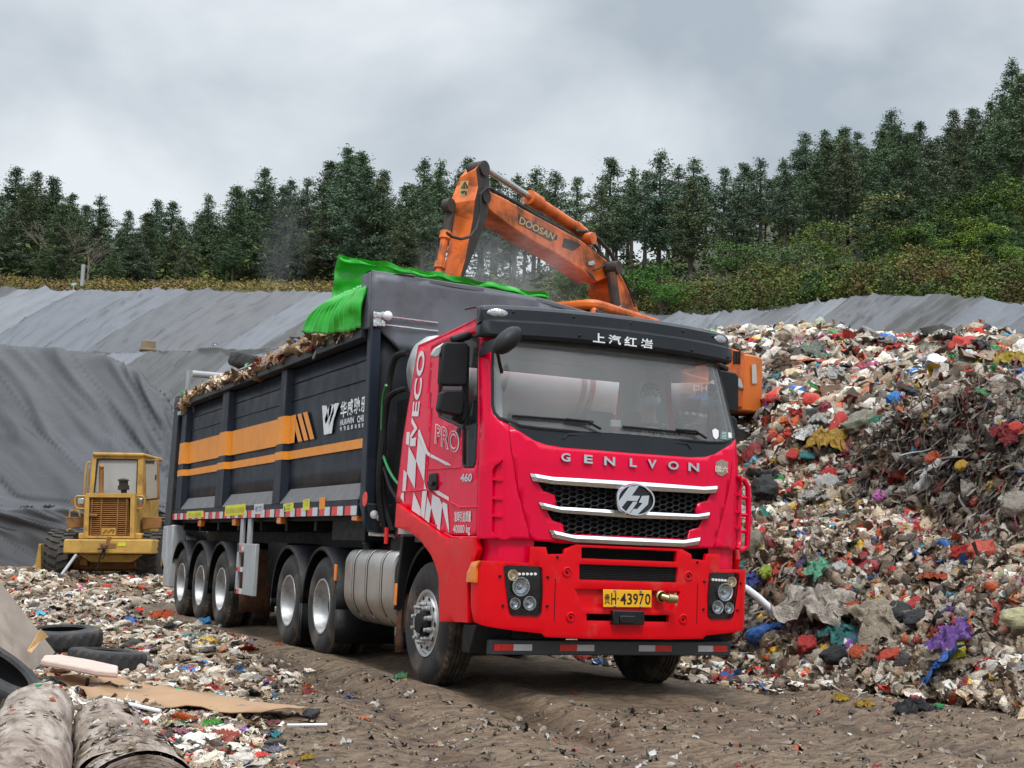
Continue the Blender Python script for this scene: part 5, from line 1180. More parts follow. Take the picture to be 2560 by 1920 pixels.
eb(mb, 'peeled_sticker', mat_plain('peeled_paper', (.5, .47, .43), .8, 0, .1, 30), CWT, smooth=0)
mb = MB(); lbox(mb, (t0_+.03, -1.2, tbot+.02), (1.35, 1.2, tbot+.35)); lbox(mb, (t0_+.03, -1.2, tbot+.3), (.0, -.2, tbot+.45)); lbox(mb, (t0_+.03, .0, tbot+.3), (-.3, 1.22, ttop)); 
lbox(mb, (t0_+.03, -.2, tbot+.3), (-.3, .0, tbot+.5)); HS = eb(mb, 'engine_housing', M_DOR, bevel=.03)
mb = MB(); lbox(mb, (t0_+.25, .2, ttop), (-.2+t0_+.9, 1.0, ttop+.09)); eb(mb, 'hood_plate', mat_plain('hood_grey', (.14, .14, .15), .6, 0, .1, 5), HS, bevel=.02)
mb = MB(); 
for x in (205, 222, 240): q = onL(8, x, 482)+EXN*.01; mb.tube([q+Vector((0, 0, .1)), q-Vector((0, 0, .1))], .022, 6)
eb(mb, 'vent_slot', M_CHASSIS, HS)
mb = MB(); q = [onL(1, *p)+EXN*.012 for p in ((1706, 535), (1838, 540), (1838, 572), (1706, 570))]; text_on(mb, 'DH15', *q, offset=.02); eb(mb, 'model_lettering', M_WHITE, HS, smooth=0)
mb = MB(); q = [onL(1, *p)+EXN*.012 for p in ((1660, 605), (1740, 582), (1850, 582), (1850, 612), (1740, 612))]; mb.prism(q, -EXN*.005); eb(mb, 'blue_swoosh', mat_plain('swoosh_blue', (.05, .12, .35), .5), HS, smooth=0)
# cab of the excavator
RZ = 0.0
yN = 1.12; CFn = EXC+EXN*yN
def onC(x, y): return atP(7, x, y, CFn)
rz = onC(1250, 905).z
cx0, cx1 = (onC(1470, 990)-EXC).dot(EXF), (onC(1080, 930)-EXC).dot(EXF)
mb = MB(); rp = smooth_poly([(cx1, .15), (cx1, yN), (cx0, yN), (cx0, .15)], .22, 5); mb.prism([loc(x, y, rz-.14) for x, y in rp], (0, 0, .14)); 
for x in (cx0+.06, cx1-.1):
    for y in (.22, yN-.08): lbox(mb, (x-.06, y-.05, rz-1.5), (x+.06, y+.05, rz-.1))
lbox(mb, (cx0, .15, rz-1.5), (cx1, yN, rz-.75)); lbox(mb, (cx0, .15, rz-1.5), (cx0+.1, yN, rz-.35)); EC = eb(mb, 'cab', M_DOR, bevel=.05, seg=3)
mb = MB(); lbox(mb, (cx0+.1, .2, rz-.8), (cx1-.06, yN-.02, rz-.12)); eb(mb, 'cab_window', mat_plain('cab_dark_glass', (.012, .014, .016), .1), EC, bevel=.03)
# undercarriage
for y in (-0.95, .95):
    mb = MB(); prof = []
    for i in range(60):
        t = i/60*2*math.pi; x = 1.45*math.copysign(min(1, abs(math.cos(t))*1.25), math.cos(t)); prof.append((x+.28*math.cos(t), .36*math.sin(t)))
    zc = tbot-.62; mb.prism([loc(x, y-.28, zc+z) for x, z in prof], EXN*.56); TR = eb(mb, 'track', M_GRIME, smooth=30)
    mb = MB()
    for i in range(0, 60):
        a, b = prof[i], prof[(i+1) % 60]; m__ = ((a[0]+b[0])/2*1.012, (a[1]+b[1])/2*1.06); d__ = Vector((b[0]-a[0], b[1]-a[1])); d__ = d__.normalized()*.045
        mb.hexa([loc(m__[0]-d__.x, y-.3, zc+m__[1]-d__.y), loc(m__[0]+d__.x, y-.3, zc+m__[1]+d__.y), loc(m__[0]+d__.x, y+.3, zc+m__[1]+d__.y), loc(m__[0]-d__.x, y+.3, zc+m__[1]-d__.y)], [loc(p.x, p.y, p.z) for p in [Vector(((m__[0]+k*d__.x)*1.03, yy, zc+(m__[1]+k*d__.y)*1.1)) for k, yy in ((-1, y-.3), (1, y-.3), (1, y+.3), (-1, y+.3))]])
    eb(mb, 'track_pads', M_STRUT, TR, smooth=0)
mb = MB(); lbox(mb, (-.7, -.7, tbot-.8), (.7, .7, tbot-.1)); eb(mb, 'undercarriage', M_GRIME)

# ================================================================== yellow wheel loader seen from behind
M_YEL = mat_plain('loader_yellow', (0.46, 0.275, 0.060), 0.65, 0.0, 0.2, 3.0, 0.06, 30.0, dirt=(0.10, 0.055, 0.028), dirt_amt=0.42, dscale=3.2)
M_YRUST = mat_plain('loader_rusty', (0.26, 0.12, 0.035), 0.8, 0.0, 0.25, 4.0, 0.2, 30.0, dirt=(0.05, 0.03, 0.02), dirt_amt=0.45, dscale=3.0)
M_DARK = mat_plain('loader_dark', (0.02, 0.017, 0.015), 0.8, 0.0, 0.3, 6.0)
LD = 27.0; AW = Vector(HF)
def L(x, y, dd=0.0): return atD(5, x, y, LD+dd)
lb0 = L(1150, 1640)
LO = thing('wheel_loader', 'old yellow wheel loader seen from behind with its cab door swung open', 'loader', (lb0.x, lb0.y, lb0.z), math.atan2(AW.y, AW.x)-math.pi/2)
def lb(mb, name, mat, parent=None, **kw): return part(mb, name, mat, parent or LO, **kw)
def lpr(mb, pts, d0, dep): mb.prism([L(x, y, d0) for x, y in pts], AW*dep)
def rect(x0, y0, x1, y1): return [(x0, y0), (x1, y0), (x1, y1), (x0, y1)]
def frame(mb, out, hole, d0, dep):
    for i in range(4):
        a, b, c_, d_ = out[i], out[(i+1) % 4], hole[(i+1) % 4], hole[i]; lpr(mb, [a, b, c_, d_], d0, dep)
mb = MB(); frame(mb, [(985, 345), (1522, 345), (1515, 760), (945, 745)], [(1038, 372), (1462, 378), (1450, 752), (1003, 735)], 1.2, .08)
lpr(mb, [(985, 345), (1000, 345), (960, 745), (945, 745)], 1.25, 1.3); lpr(mb, [(1510, 345), (1524, 345), (1516, 980), (1500, 980)], 1.25, 1.3); lpr(mb, rect(985, 335, 1522, 350), 1.2, 1.5); lpr(mb, rect(930, 760, 1516, 1200), 1.3, 1.3); LC = lb(mb, 'cab', M_YEL, bevel=.02)
mb = MB(); lpr(mb, [(978, 300), (1528, 308), (1526, 348), (985, 340)], 1.15, 1.55); lb(mb, 'roof', M_YEL, LC, bevel=.03)
mb = MB(); mb.add([L(x, y, 1.24) for x, y in ((1036, 370), (1464, 376), (1452, 754), (1001, 737))], [(0, 1, 2, 3)]); lb(mb, 'rear_window', mat_glass('dusty_glass', (.75, .77, .76), .38, 1.45), LC)
mb = MB(); mb.tube([L(x, y, 1.21) for x, y in ((1036, 372), (1464, 378), (1452, 752), (1001, 736), (1036, 372))], .02, 6); lb(mb, 'window_seal', M_DARK, LC)
mb = MB(); lpr(mb, rect(1130, 650, 1250, 745), 1.9, .4); lpr(mb, rect(1120, 610, 1170, 745), 1.8, .2); lb(mb, 'seat', M_DARK, LC)
mb = MB(); mb.add([L(x, y, 2.6) for x, y in ((1040, 372), (1470, 378), (1470, 760), (1010, 740))], [(0, 1, 2, 3)]); lb(mb, 'front_window', mat_glass('dusty_glass', (.75, .77, .76), .38, 1.45), LC)
mb = MB(); lpr(mb, [(1540, 385), (1690, 372), (1692, 800), (1545, 818)], 1.0, .06); DO = lb(mb, 'cab_door', M_YRUST, LC, bevel=.02)
mb = MB(); lpr(mb, [(1552, 405), (1668, 398), (1668, 785), (1556, 798)], .985, .02); lb(mb, 'door_panel', mat_plain('door_grey', (.27, .25, .22), .7, 0, .1, 5, dirt=(.15, .11, .08), dirt_amt=.2), DO)
mb = MB(); lpr(mb, rect(1648, 540, 1662, 590), .97, .03); lpr(mb, rect(1545, 385, 1640, 415), .97, .03); lb(mb, 'door_handle', M_DARK, DO)
mb = MB()
mb.tube([L(x, y, 1.2) for x, y in ((968, 405), (935, 412), (918, 450), (888, 740), (905, 770))], .02, 7); mb.tube([L(x, y, 1.5) for x, y in ((972, 455), (950, 465), (925, 740))], .018, 7); lb(mb, 'handrail', M_YEL)
# hood with radiator grille
mb = MB(); frame(mb, [(915, 735), (1432, 735), (1425, 1218), (888, 1215)], [(948, 780), (1387, 783), (1378, 1192), (938, 1188)], 0, .10); lpr(mb, [(915, 735), (1432, 735), (1432, 760), (915, 760)], .1, 1.2); lpr(mb, [(900, 760), (915, 760), (890, 1215), (885, 1215)], .1, 1.2); lpr(mb, [(1418, 760), (1432, 760), (1425, 1215), (1412, 1215)], .1, 1.2); HO = lb(mb, 'hood', M_YEL, bevel=.012)
mb = MB(); lpr(mb, [(948, 780), (1387, 783), (1378, 1192), (938, 1188)], .22, .1); lb(mb, 'radiator', M_DARK, HO)
mb = MB()
for i in range(19):
    y = 796+i*21; mb.tube([L(955, y, .06), L(1372, y+3, .06)], .011, 5)
for x in (982, 1085, 1258, 1352): mb.tube([L(x, 785, .04), L(x-18, 1190, .04)], .014, 5)
mb.tube([L(950, 968, .02), L(1035, 972, .02)], .03, 6); lb(mb, 'grille', M_YRUST, HO)
mb = MB(); lpr(mb, [(1080, 1103), (1232, 1103), (1228, 1182), (1075, 1182)], .0, .03); GP = lb(mb, 'grille_plate', M_YEL, HO)
mb = MB(); mb.tube([L(x, y, -.01) for x, y in ((1095, 1160), (1130, 1120), (1150, 1150), (1185, 1120), (1215, 1125), (1195, 1160))], .012, 5); lb(mb, 'plate_relief', M_YRUST, GP)
mb = MB(); mb.tube([L(1318, 735, .7), L(1316, 690, .7)], .06, 12); mb.tube([L(1314, 700, .7), L(1314, 655, .7)], .115, 16); mb.tube([L(1314, 655, .7), L(1314, 600, .7)], .09, 16); mb.tube([L(1314, 602, .7), L(1314, 588, .7), L(1315, 578, .7)], [.12, .10, .02], 16); lb(mb, 'air_intake', M_DARK, HO)
mb = MB(); mb.tube([L(1075, 735, .9), L(1078, 470, .9), L(1082, 440, .85)], .05, 12); lb(mb, 'exhaust_pipe', M_YRUST, HO)
for sx_ in ((800, 905, 858), (1432, 1535, 1480)):
    mb = MB(); x0, x1, xc = sx_; mb.tube([L(x, y, .3) for x, y in ((x1 if x0 < 1000 else x0, 765), (x0+20 if x0 < 1000 else x1-20, 765), (x0 if x0 < 1000 else x1, 790), (x0 if x0 < 1000 else x1, 870), (x0+25 if x0 < 1000 else x1-25, 898), (x1 if x0 < 1000 else x0, 900))], .018, 7)
    RL = lb(mb, 'lamp_guard', M_YEL)
    mb = MB(); lpr(mb, rect(xc-36, 790, xc+34, 852), .3, .14); lb(mb, 'rear_lamp', M_LENS, RL, bevel=.012)
    mb = MB(); lpr(mb, rect(xc-40, 855, xc+36, 885), .3, .12); lb(mb, 'lamp_bracket', M_YRUST, RL)
mb = MB(); lpr(mb, rect(762, 800, 800, 862), .5, .2); lb(mb, 'tail_lamp', M_YRUST)
for (x0, x1) in ((695, 892), (1512, 1716)):
    mb = MB(); lpr(mb, rect(x0, 990, x1, 1004), .55, 1.4); lpr(mb, [(x0, 1004), (x1, 1004), (x1, 1100), (x0+30, 1110)] if x0 < 1000 else [(x0, 1004), (x1, 1004), (x1-5, 1108), (x0, 1125)], .55, .05); lb(mb, 'fender', M_YRUST, bevel=.012)
mb = MB(); mb.tube([L(x, y, .6) for x, y in ((738, 990), (745, 930), (790, 918), (840, 930), (852, 985))], .02, 7); mb.tube([L(x, y, .5) for x, y in ((712, 1170), (715, 1130), (760, 1112))], .018, 7); lb(mb, 'step_loop', M_YEL)
# counterweight beam with hitch and cable
mb = MB(); lpr(mb, [(680, 1225), (1612, 1228), (1614, 1382), (664, 1375)], -.35, .6); lpr(mb, rect(830, 1160, 1500, 1226), .15, .8); lpr(mb, [(835, 1385), (1520, 1385), (1400, 1470), (960, 1470)], 0, .6); BE = lb(mb, 'counterweight', M_YEL, bevel=.025)
mb = MB(); lpr(mb, rect(1060, 1270, 1235, 1318), -.36, .02); lpr(mb, [(1140, 1200), (1185, 1200), (1160, 1262), (1125, 1262)], -.36, .02); lb(mb, 'hitch_slot', M_YRUST, BE)
mb = MB(); lpr(mb, rect(1255, 1260, 1338, 1300), -.36, .008); lb(mb, 'warning_sticker', M_YSTICK, BE, smooth=0)
mb = MB()
for a in ((1040, 1330, 1150, 1290), (1120, 1300, 1090, 1360), (1080, 1290, 1110, 1350)): mb.tube([L(a[0], a[1], -.4), L((a[0]+a[2])/2+20, (a[1]+a[3])/2+15, -.45), L(a[2], a[3], -.4)], .014, 5)
mb.tube([L(x, y, -.4) for x, y in ((1110, 1320), (1065, 1400), (1045, 1500), (985, 1655))], .013, 6); mb.tube([L(x, y, -.4) for x, y in ((1100, 1330), (1110, 1400), (1085, 1440))], .013, 6); lb(mb, 'steel_cable', M_CHASSIS)
mb = MB(); mb.tube([L(812, 1388, -.3), L(620, 1652, -.9)], .03, 8); lb(mb, 'tow_bar', M_STRUT)
mb = MB(); mb.tube([L(700, 1480, .5), L(1640, 1480, .5)], .16, 10); lpr(mb, rect(850, 1440, 930, 1510), .2, .4); lpr(mb, rect(1420, 1440, 1510, 1520), .2, .4); lpr(mb, rect(840, 1380, 1500, 1500), .4, 2.0); lb(mb, 'axle', M_YRUST, bevel=.02)
# big lugged tyres
def big_tyre(cx, cy, dd, r_, w_):
    c_ = L(cx, cy, dd); X = Vector(HR); n = 44; prof = [(0, .45), (.02, .7), (.03, .86), (.09, .95), (.5, 1.0), (.91, .95), (.97, .86), (.98, .7), (1.0, .45)]; o = []
    for a, rr in prof:
        for i in range(n):
            t = 2*math.pi*i/n; o.append(c_+X*((a-.5)*w_)+(AW*math.cos(t)+Vector((0, 0, 1))*math.sin(t))*rr*r_)
    mb = MB(); mb.add(o, [(a*n+k, a*n+(k+1) % n, (a+1)*n+(k+1) % n, (a+1)*n+k) for a in range(8) for k in range(n)])
    for i in range(22):
        for sd in (-1, 1):
            t0, t1 = 2*math.pi*(i+(.5 if sd > 0 else 0))/22, 2*math.pi*(i+.42+(.5 if sd > 0 else 0))/22; sh = .13
            def q(t, a, rr): return c_+X*(a*w_)+(AW*math.cos(t)+Vector((0, 0, 1))*math.sin(t))*rr*r_
            mb.hexa([q(t0, sd*.48, .95), q(t1, sd*.48, .95), q(t1+sh, sd*.03, .99), q(t0+sh, sd*.03, .99)], [q(t0, sd*.47, 1.02), q(t1, sd*.47, 1.02), q(t1+sh, sd*.03, 1.06), q(t0+sh, sd*.03, 1.06)])
    W = lb(mb, 'loader_wheel', mat_plain('loader_tyre', (.045, .04, .035), .9, 0, .3, 6, .2, 40, dirt=(.17, .12, .08), dirt_amt=.3, dscale=2.5), smooth=30)
    mb = MB()
    mb2 = [(-.35*w_, .46*r_), (-.3*w_, .4*r_), (-.2*w_, .15*r_), (-.22*w_, 0.0)]
    o = []; 
    for sd in (-1, 1):
        pts = [c_+X*(sd*a)+(AW*math.cos(2*math.pi*k/24)+Vector((0, 0, 1))*math.sin(2*math.pi*k/24))*rr for a, rr in mb2 for k in range(24)]
        mb.add(pts, [(a*24+k, a*24+(k+1) % 24, (a+1)*24+(k+1) % 24, (a+1)*24+k) for a in range(3) for k in range(24)])
    lb(mb, 'rim', M_YEL, W)
big_tyre(695, 1432, .55, .52, .46); big_tyre(1628, 1420, .55, .50, .42); big_tyre(640, 1400, 3.0, .55, .46); big_tyre(1570, 1400, 3.0, .5, .42)
mb = MB(); lpr(mb, [(412, 1275), (560, 1272), (600, 1420), (560, 1660), (350, 1660)], 3.6, .06); lpr(mb, [(412, 1275), (432, 1275), (440, 1660), (345, 1665)], 2.7, .95); lpr(mb, [(412, 1275), (1650, 1275), (1650, 1290), (412, 1290)], 3.3, .4); lpr(mb, rect(412, 1290, 1650, 1640), 3.66, .06); lpr(mb, rect(430, 1420, 500, 1440), 2.9, .7); lpr(mb, rect(425, 1520, 500, 1545), 2.9, .7); lb(mb, 'loader_bucket', M_YEL, bevel=.01)
mb = MB()
for i in range(14): 
    q = L(560-i*4, 1260+i*30, 2.4); mb.lathe([(.04*math.sin(t), .05*math.cos(t)) for t in np.linspace(-1.57, 1.57, 5)], 6, q, 'X')
lb(mb, 'rusty_chain', M_RUST)
# ================================================================== ground, waste heap, embankments, hill
GROUNDED = True
def _hash(ix, iy, seed):
    h = (ix.astype(np.int64)*374761393+iy.astype(np.int64)*668265263+seed*1442695041) & 0xffffffff
    h = ((h ^ (h >> 13))*1274126177) & 0xffffffff
    return ((h ^ (h >> 16)) & 0xffff)/65535.0
def vnoise(x, y, seed=0):
    x = np.asarray(x, float); y = np.asarray(y, float); ix = np.floor(x); iy = np.floor(y); fx = x-ix; fy = y-iy
    fx = fx*fx*(3-2*fx); fy = fy*fy*(3-2*fy); h = lambda a, b: _hash(ix+a, iy+b, seed)
    return (h(0, 0)*(1-fx)+h(1, 0)*fx)*(1-fy)+(h(0, 1)*(1-fx)+h(1, 1)*fx)*fy
def fbm(x, y, s, octv=4, seed=0, gain=0.5):
    r = 0; a = 1; t = 0
    for o in range(octv): r = r+a*(vnoise(np.asarray(x)*s+17.3*o, np.asarray(y)*s-9.1*o, seed+o)-.5); t += a; a *= gain; s *= 2.03
    return r/t
def sstep(a, b, x): t = np.clip((np.asarray(x, float)-a)/(b-a), 0, 1); return t*t*(3-2*t)
def polar(x, y):
    dx, dy = np.asarray(x, float)-CAM[0], np.asarray(y, float)-CAM[1]; d = dx*HF[0]+dy*HF[1]; return (dx*HR[0]+dy*HR[1])/np.maximum(d, 0.5), d
def from_polar(a, d): return CAM[0]+d*(HF[0]+a*HR[0]), CAM[1]+d*(HF[1]+a*HR[1])
def rise(x, y):        # the yard climbs a little behind the trailer
    return 0.42*sstep(13.6, 17.5, y)*sstep(6, 1.0, x)
# waste heap: one profile of (image height, distance) per column of the photograph
HEAP = {950: [(None, 30), (None, 33), (900, 35), (830, 38), (760, 46)], 1150: [(None, 23.5), (None, 25), (950, 28), (860, 31), (760, 40)],
        1330: [(None, 18.9), (1090, 20), (1020, 22), (930, 25), (740, 33)], 1420: [(None, 16.8), (1030, 19.3), (985, 21), (900, 24.5), (725, 32)],
        1600: [(None, 15.0), (1030, 18.6), (975, 20.5), (890, 23.5), (718, 31)], 1680: [(None, 14.4), (1040, 18.0), (930, 20), (850, 22), (712, 30)],
        1800: [(None, 13.8), (1080, 17.0), (950, 18.7), (850, 21), (710, 29)], 1950: [(None, 12.9), (1120, 16.0), (905, 16.9), (838, 20), (728, 28)],
        2080: [(None, 12.2), (1190, 14.7), (905, 15.7), (832, 19), (735, 27)], 2212: [(None, 11.4), (1190, 14.0), (880, 15.2), (830, 18.5), (748, 26)],
        2600: [(None, 10.2), (1200, 13), (900, 14.5), (840, 18), (760, 25)], 3200: [(None, 10.0), (1250, 13), (950, 14.5), (850, 18), (760, 25)]}
_ha = []; _hd = []; _hz = []
for u, prof in sorted(HEAP.items()):
    p0 = atD(0, u, 1300, 20.0); _ha.append(float(polar(p0.x, p0.y)[0])); dd, zz = [], []
    for v_, d_ in prof:
        dd.append(d_); zz.append(0.0 if v_ is None else max(0.05, atD(0, u, v_, d_).z))
    if prof[1][0] is None: zz[1] = 0.3
    _hd.append([0.0]+dd+[dd[-1]+8, dd[-1]+30]); _hz.append([0.0]+zz+[zz[-1]*.9, 0.0])
_ha = np.array(_ha); _hd = np.array(_hd); _hz = np.array(_hz)
def heap_base(x, y):
    a, d = polar(x, y); a = np.atleast_1d(a); d = np.atleast_1d(d)
    i = np.clip(np.searchsorted(_ha, a)-1, 0, len(_ha)-2); t = np.clip((a-_ha[i])/(_ha[i+1]-_ha[i]), 0, 1)
    D = _hd[i]*(1-t[:, None])+_hd[i+1]*t[:, None]; Z = _hz[i]*(1-t[:, None])+_hz[i+1]*t[:, None]
    k = np.clip((d[:, None] >= D).sum(1)-1, 0, D.shape[1]-2); r_ = np.arange(len(d))
    f = np.clip((d-D[r_, k])/np.maximum(D[r_, k+1]-D[r_, k], 1e-3), 0, 1)
    z = Z[r_, k]*(1-f)+Z[r_, k+1]*f
    z[a < _ha[0]] = 0; return z
def heap_z(x, y):
    x = np.atleast_1d(np.asarray(x, float)); y = np.atleast_1d(np.asarray(y, float)); sh = x.shape; x = x.ravel(); y = y.ravel()
    z = heap_base(x, y); k = sstep(0.05, 0.9, z)
    z = z+k*(fbm(x, y, 0.55, 3, 5)*1.0+fbm(x, y, 1.9, 3, 9)*0.45)*sstep(34, 20, polar(x, y)[1])*1.0
    keep = sstep(1.35, 1.9, x)+(y < -0.2)*1.0                        # nothing piled against the truck itself
    z = z*np.clip(keep, 0, 1)
    return np.where(heap_base(x, y) > 0.01, z, -0.05).reshape(sh)
def rut(x, y):
    # wheel tracks: two pairs of ruts curving across the yard
    r_ = 0
    for off, bend in ((-1.05, .0), (1.05, .0), (-3.3, .9), (-2.3, .9), (2.9, -.8)):
        c_ = off+bend*np.sin((y+6)*0.16)*1.6; q = (x-c_)/0.24; r_ = r_-0.085*np.exp(-q*q)+0.05*np.exp(-((np.abs(q)-1.7)/.6)**2)+.018*np.exp(-q*q)*np.sin(y*42+np.abs(q)*4)
    return r_
def ground_z(x, y):
    x = np.asarray(x, float); y = np.asarray(y, float)
    w = x*0.86+y*0.5; v_ = -x*0.5+y*0.86                             # churned mud, drawn out along the direction of driving
    z = rise(x, y)+0.07*fbm(x, y, 0.5, 3, 1)+0.075*fbm(w*0.5, v_*1.9, 1.5, 4, 3, .6)+0.075*np.abs(fbm(w*.8, v_*1.6, 4.0, 4, 4, .65))+0.045*np.abs(fbm(w*.6, v_*1.5, 8.5, 2, 14, .6))+rut(x, y)*(.5+fbm(x, y, 1.3, 2, 8))
    under = sstep(1.9, 1.3, np.abs(x))*sstep(14, 13, y)*sstep(-.3, .6, y)
    return np.where(under > 0, z*(1-under*.55)+0.055*under, z-0.0)-0.02
def grid_mesh(name, X, Y, Z, mat, col=None, kind='structure', smooth=True):
    h, w = X.shape; V = np.stack([X, Y, Z], -1).reshape(-1, 3); i = np.arange(h*w).reshape(h, w)
    F = np.stack([i[:-1, :-1], i[:-1, 1:], i[1:, 1:], i[1:, :-1]], -1).reshape(-1, 4)
    return np_mesh(name, V, F, mat, col, kind, smooth)
def np_mesh(name, V, F, mat, col=None, kind=None, smooth=True):
    me = bpy.data.meshes.new(name); V = np.asarray(V, np.float32); F = np.asarray(F, np.int32); n, k = F.shape
    me.vertices.add(len(V)); me.vertices.foreach_set('co', V.ravel()); me.loops.add(n*k); me.loops.foreach_set('vertex_index', F.ravel())
    me.polygons.add(n); me.polygons.foreach_set('loop_start', np.arange(0, n*k, k, dtype=np.int32)); me.polygons.foreach_set('loop_total', np.full(n, k, np.int32))
    me.polygons.foreach_set('use_smooth', np.full(n, smooth, bool)); me.update(calc_edges=True)
    if col is not None:
        at_ = me.color_attributes.new('col', 'FLOAT_COLOR', 'POINT'); C = np.ones((len(V), 4), np.float32); C[:, :3] = col; at_.data.foreach_set('color', C.ravel())
    me.materials.append(mat); o = bpy.data.objects.new(name, me); COL.objects.link(o)
    if kind: o['kind'] = kind
    return o
# ---- materials
def mat_mud():
    m, b, t = principled('mud', rough=0.7); v = t.coords('Object')
    n1 = t.noise(v, 0.5, 5, .6); n2 = t.noise(t.coords('Object', (1.0, 2.6, 1), (0, 0, R(-30))), 4.2, 9, .74, .5); n3 = t.noise(t.coords('Object', (1.0, 1.9, 1), (0, 0, R(-30))), 17, 6, .72, .3)
    c1 = t.ramp(n2, [(0.32, (.040, .026, .015)), (.42, (.185, .122, .073)), (.51, (.36, .25, .155)), (.68, (.55, .41, .28))])
    c2 = t.mix(t.gray(n1, .35, .7, 0, .55), c1, (.27, .185, .125)); c3 = t.mix(t.gray(n3, .5, .68, 0, .8), c2, (.05, .034, .022)); c3 = t.mix(t.gray(t.noise(v, 60, 2, .5), .66, .74, 0, .5), c3, (.42, .37, .32))
    wa = t.new('ShaderNodeAttribute', attribute_name='col').outputs['Fac']; c3 = t.mix(t.gray(wa, .35, 1, 0, .6), c3, t.mix(1.0, c3, (.42, .40, .38), 'MULTIPLY')); t.link(c3, b.inputs['Base Color']); t.link(t.gray(wa, .2, 1, .85, .30), b.inputs['Roughness'])
    h = t.math('ADD', t.math('MULTIPLY', n2, 1.0), t.math('MULTIPLY', n3, -.7)); t.link(t.bump(h, 1.0, .13), b.inputs['Normal']); return m
M_MUD = mat_mud()
def mat_attr(name, rough, var=.25, scale=8.0, bump=.2, bscale=30.0, sheen=0.0):
    m, b, t = principled(name, rough=rough); a = t.new("ShaderNodeAttribute", attribute_name='col'); v = t.coords('Object')
    f = t.gray(t.noise(v, scale, 5, .65), .25, .75, 1-var, 1+var); vm_ = t.new("ShaderNodeVectorMath", operation='SCALE'); t.link(a.outputs['Color'], vm_.inputs[0]); t.link(f, vm_.inputs['Scale'])
    t.link(vm_.outputs[0], b.inputs['Base Color'])
    if bump: t.link(t.bump(t.noise(v, bscale, 4, .6), bump, .02), b.inputs['Normal'])
    return m
# ---- ground sheet reaching far, and the yard in front with real relief
xs = np.concatenate([np.linspace(-600, -40, 15), np.linspace(-30, -10, 8), np.arange(-8.6, 9.2, .055), np.linspace(10, 30, 9), np.linspace(40, 600, 15)])
ys = np.concatenate([np.linspace(-60, -12, 8), np.arange(-9.6, 7.0, .055), np.arange(7.05, 21, .11), np.linspace(22, 60, 14), np.linspace(80, 600, 10)])
X, Y = np.meshgrid(xs, ys); Z = ground_z(X, Y); Z = np.where((np.abs(X) > 25) | (Y > 40) | (Y < -20), -0.1, Z)
wet = np.clip(.35-rut(X, Y)*7+fbm(X, Y, .35, 3, 15)*1.6, 0, 1)*np.ones((1, 1)); g = grid_mesh('ground', X, Y, Z, M_MUD, np.repeat(wet.reshape(-1, 1), 3, 1))
# ---- the body of the heap under the loose waste
aa = np.linspace(_ha[0], _ha[-1], 200); dd = np.linspace(9.5, 64, 260); A, D = np.meshgrid(aa, dd); X, Y = from_polar(A, D); Z = heap_z(X.ravel(), Y.ravel()).reshape(X.shape)-0.06
hc = np.array([.075, .055, .04])+0.05*(fbm(X, Y, 2.5, 3, 4)[..., None])*np.array([1, .8, .6])
M_SOIL = mat_attr('waste_soil', .85, .4, 12, .8, 14)
tag(grid_mesh('waste_mound', X, Y, Z, M_SOIL, hc.reshape(-1, 3), 'structure'))
# ---- geomembrane embankments
def mat_membrane():
    m, b, t = principled('geomembrane', rough=.5); a = t.new("ShaderNodeAttribute", attribute_name='col'); v = t.coords('Object')
    n = t.noise(v, .22, 6, .65); f = t.gray(n, .3, .7, .8, 1.2); vm_ = t.new("ShaderNodeVectorMath", operation='SCALE'); t.link(a.outputs['Color'], vm_.inputs[0]); t.link(f, vm_.inputs['Scale'])
    c_ = t.mix(t.gray(t.noise(v, .5, 8, .7), .55, .8, 0, .3), vm_.outputs[0], (.075, .069, .064)); t.link(c_, b.inputs['Base Color']); b.inputs['Specular IOR Level'].default_value = .22
    w = t.noise(t.coords('Object', (1.0, 1.0, .22), (0, R(25), 0)), 1.1, 3, .5, .8); t.link(t.bump(w, .28, .15), b.inputs['Normal']); t.link(t.gray(n, .3, .7, .34, .5), b.inputs['Roughness']); return m
M_MEM = mat_membrane()
GREYS = np.array([(.088, .089, .097), (.140, .147, .166), (.058, .054, .050), (.098, .098, .104), (.185, .193, .212), (.064, .061, .058), (.125, .132, .150)])
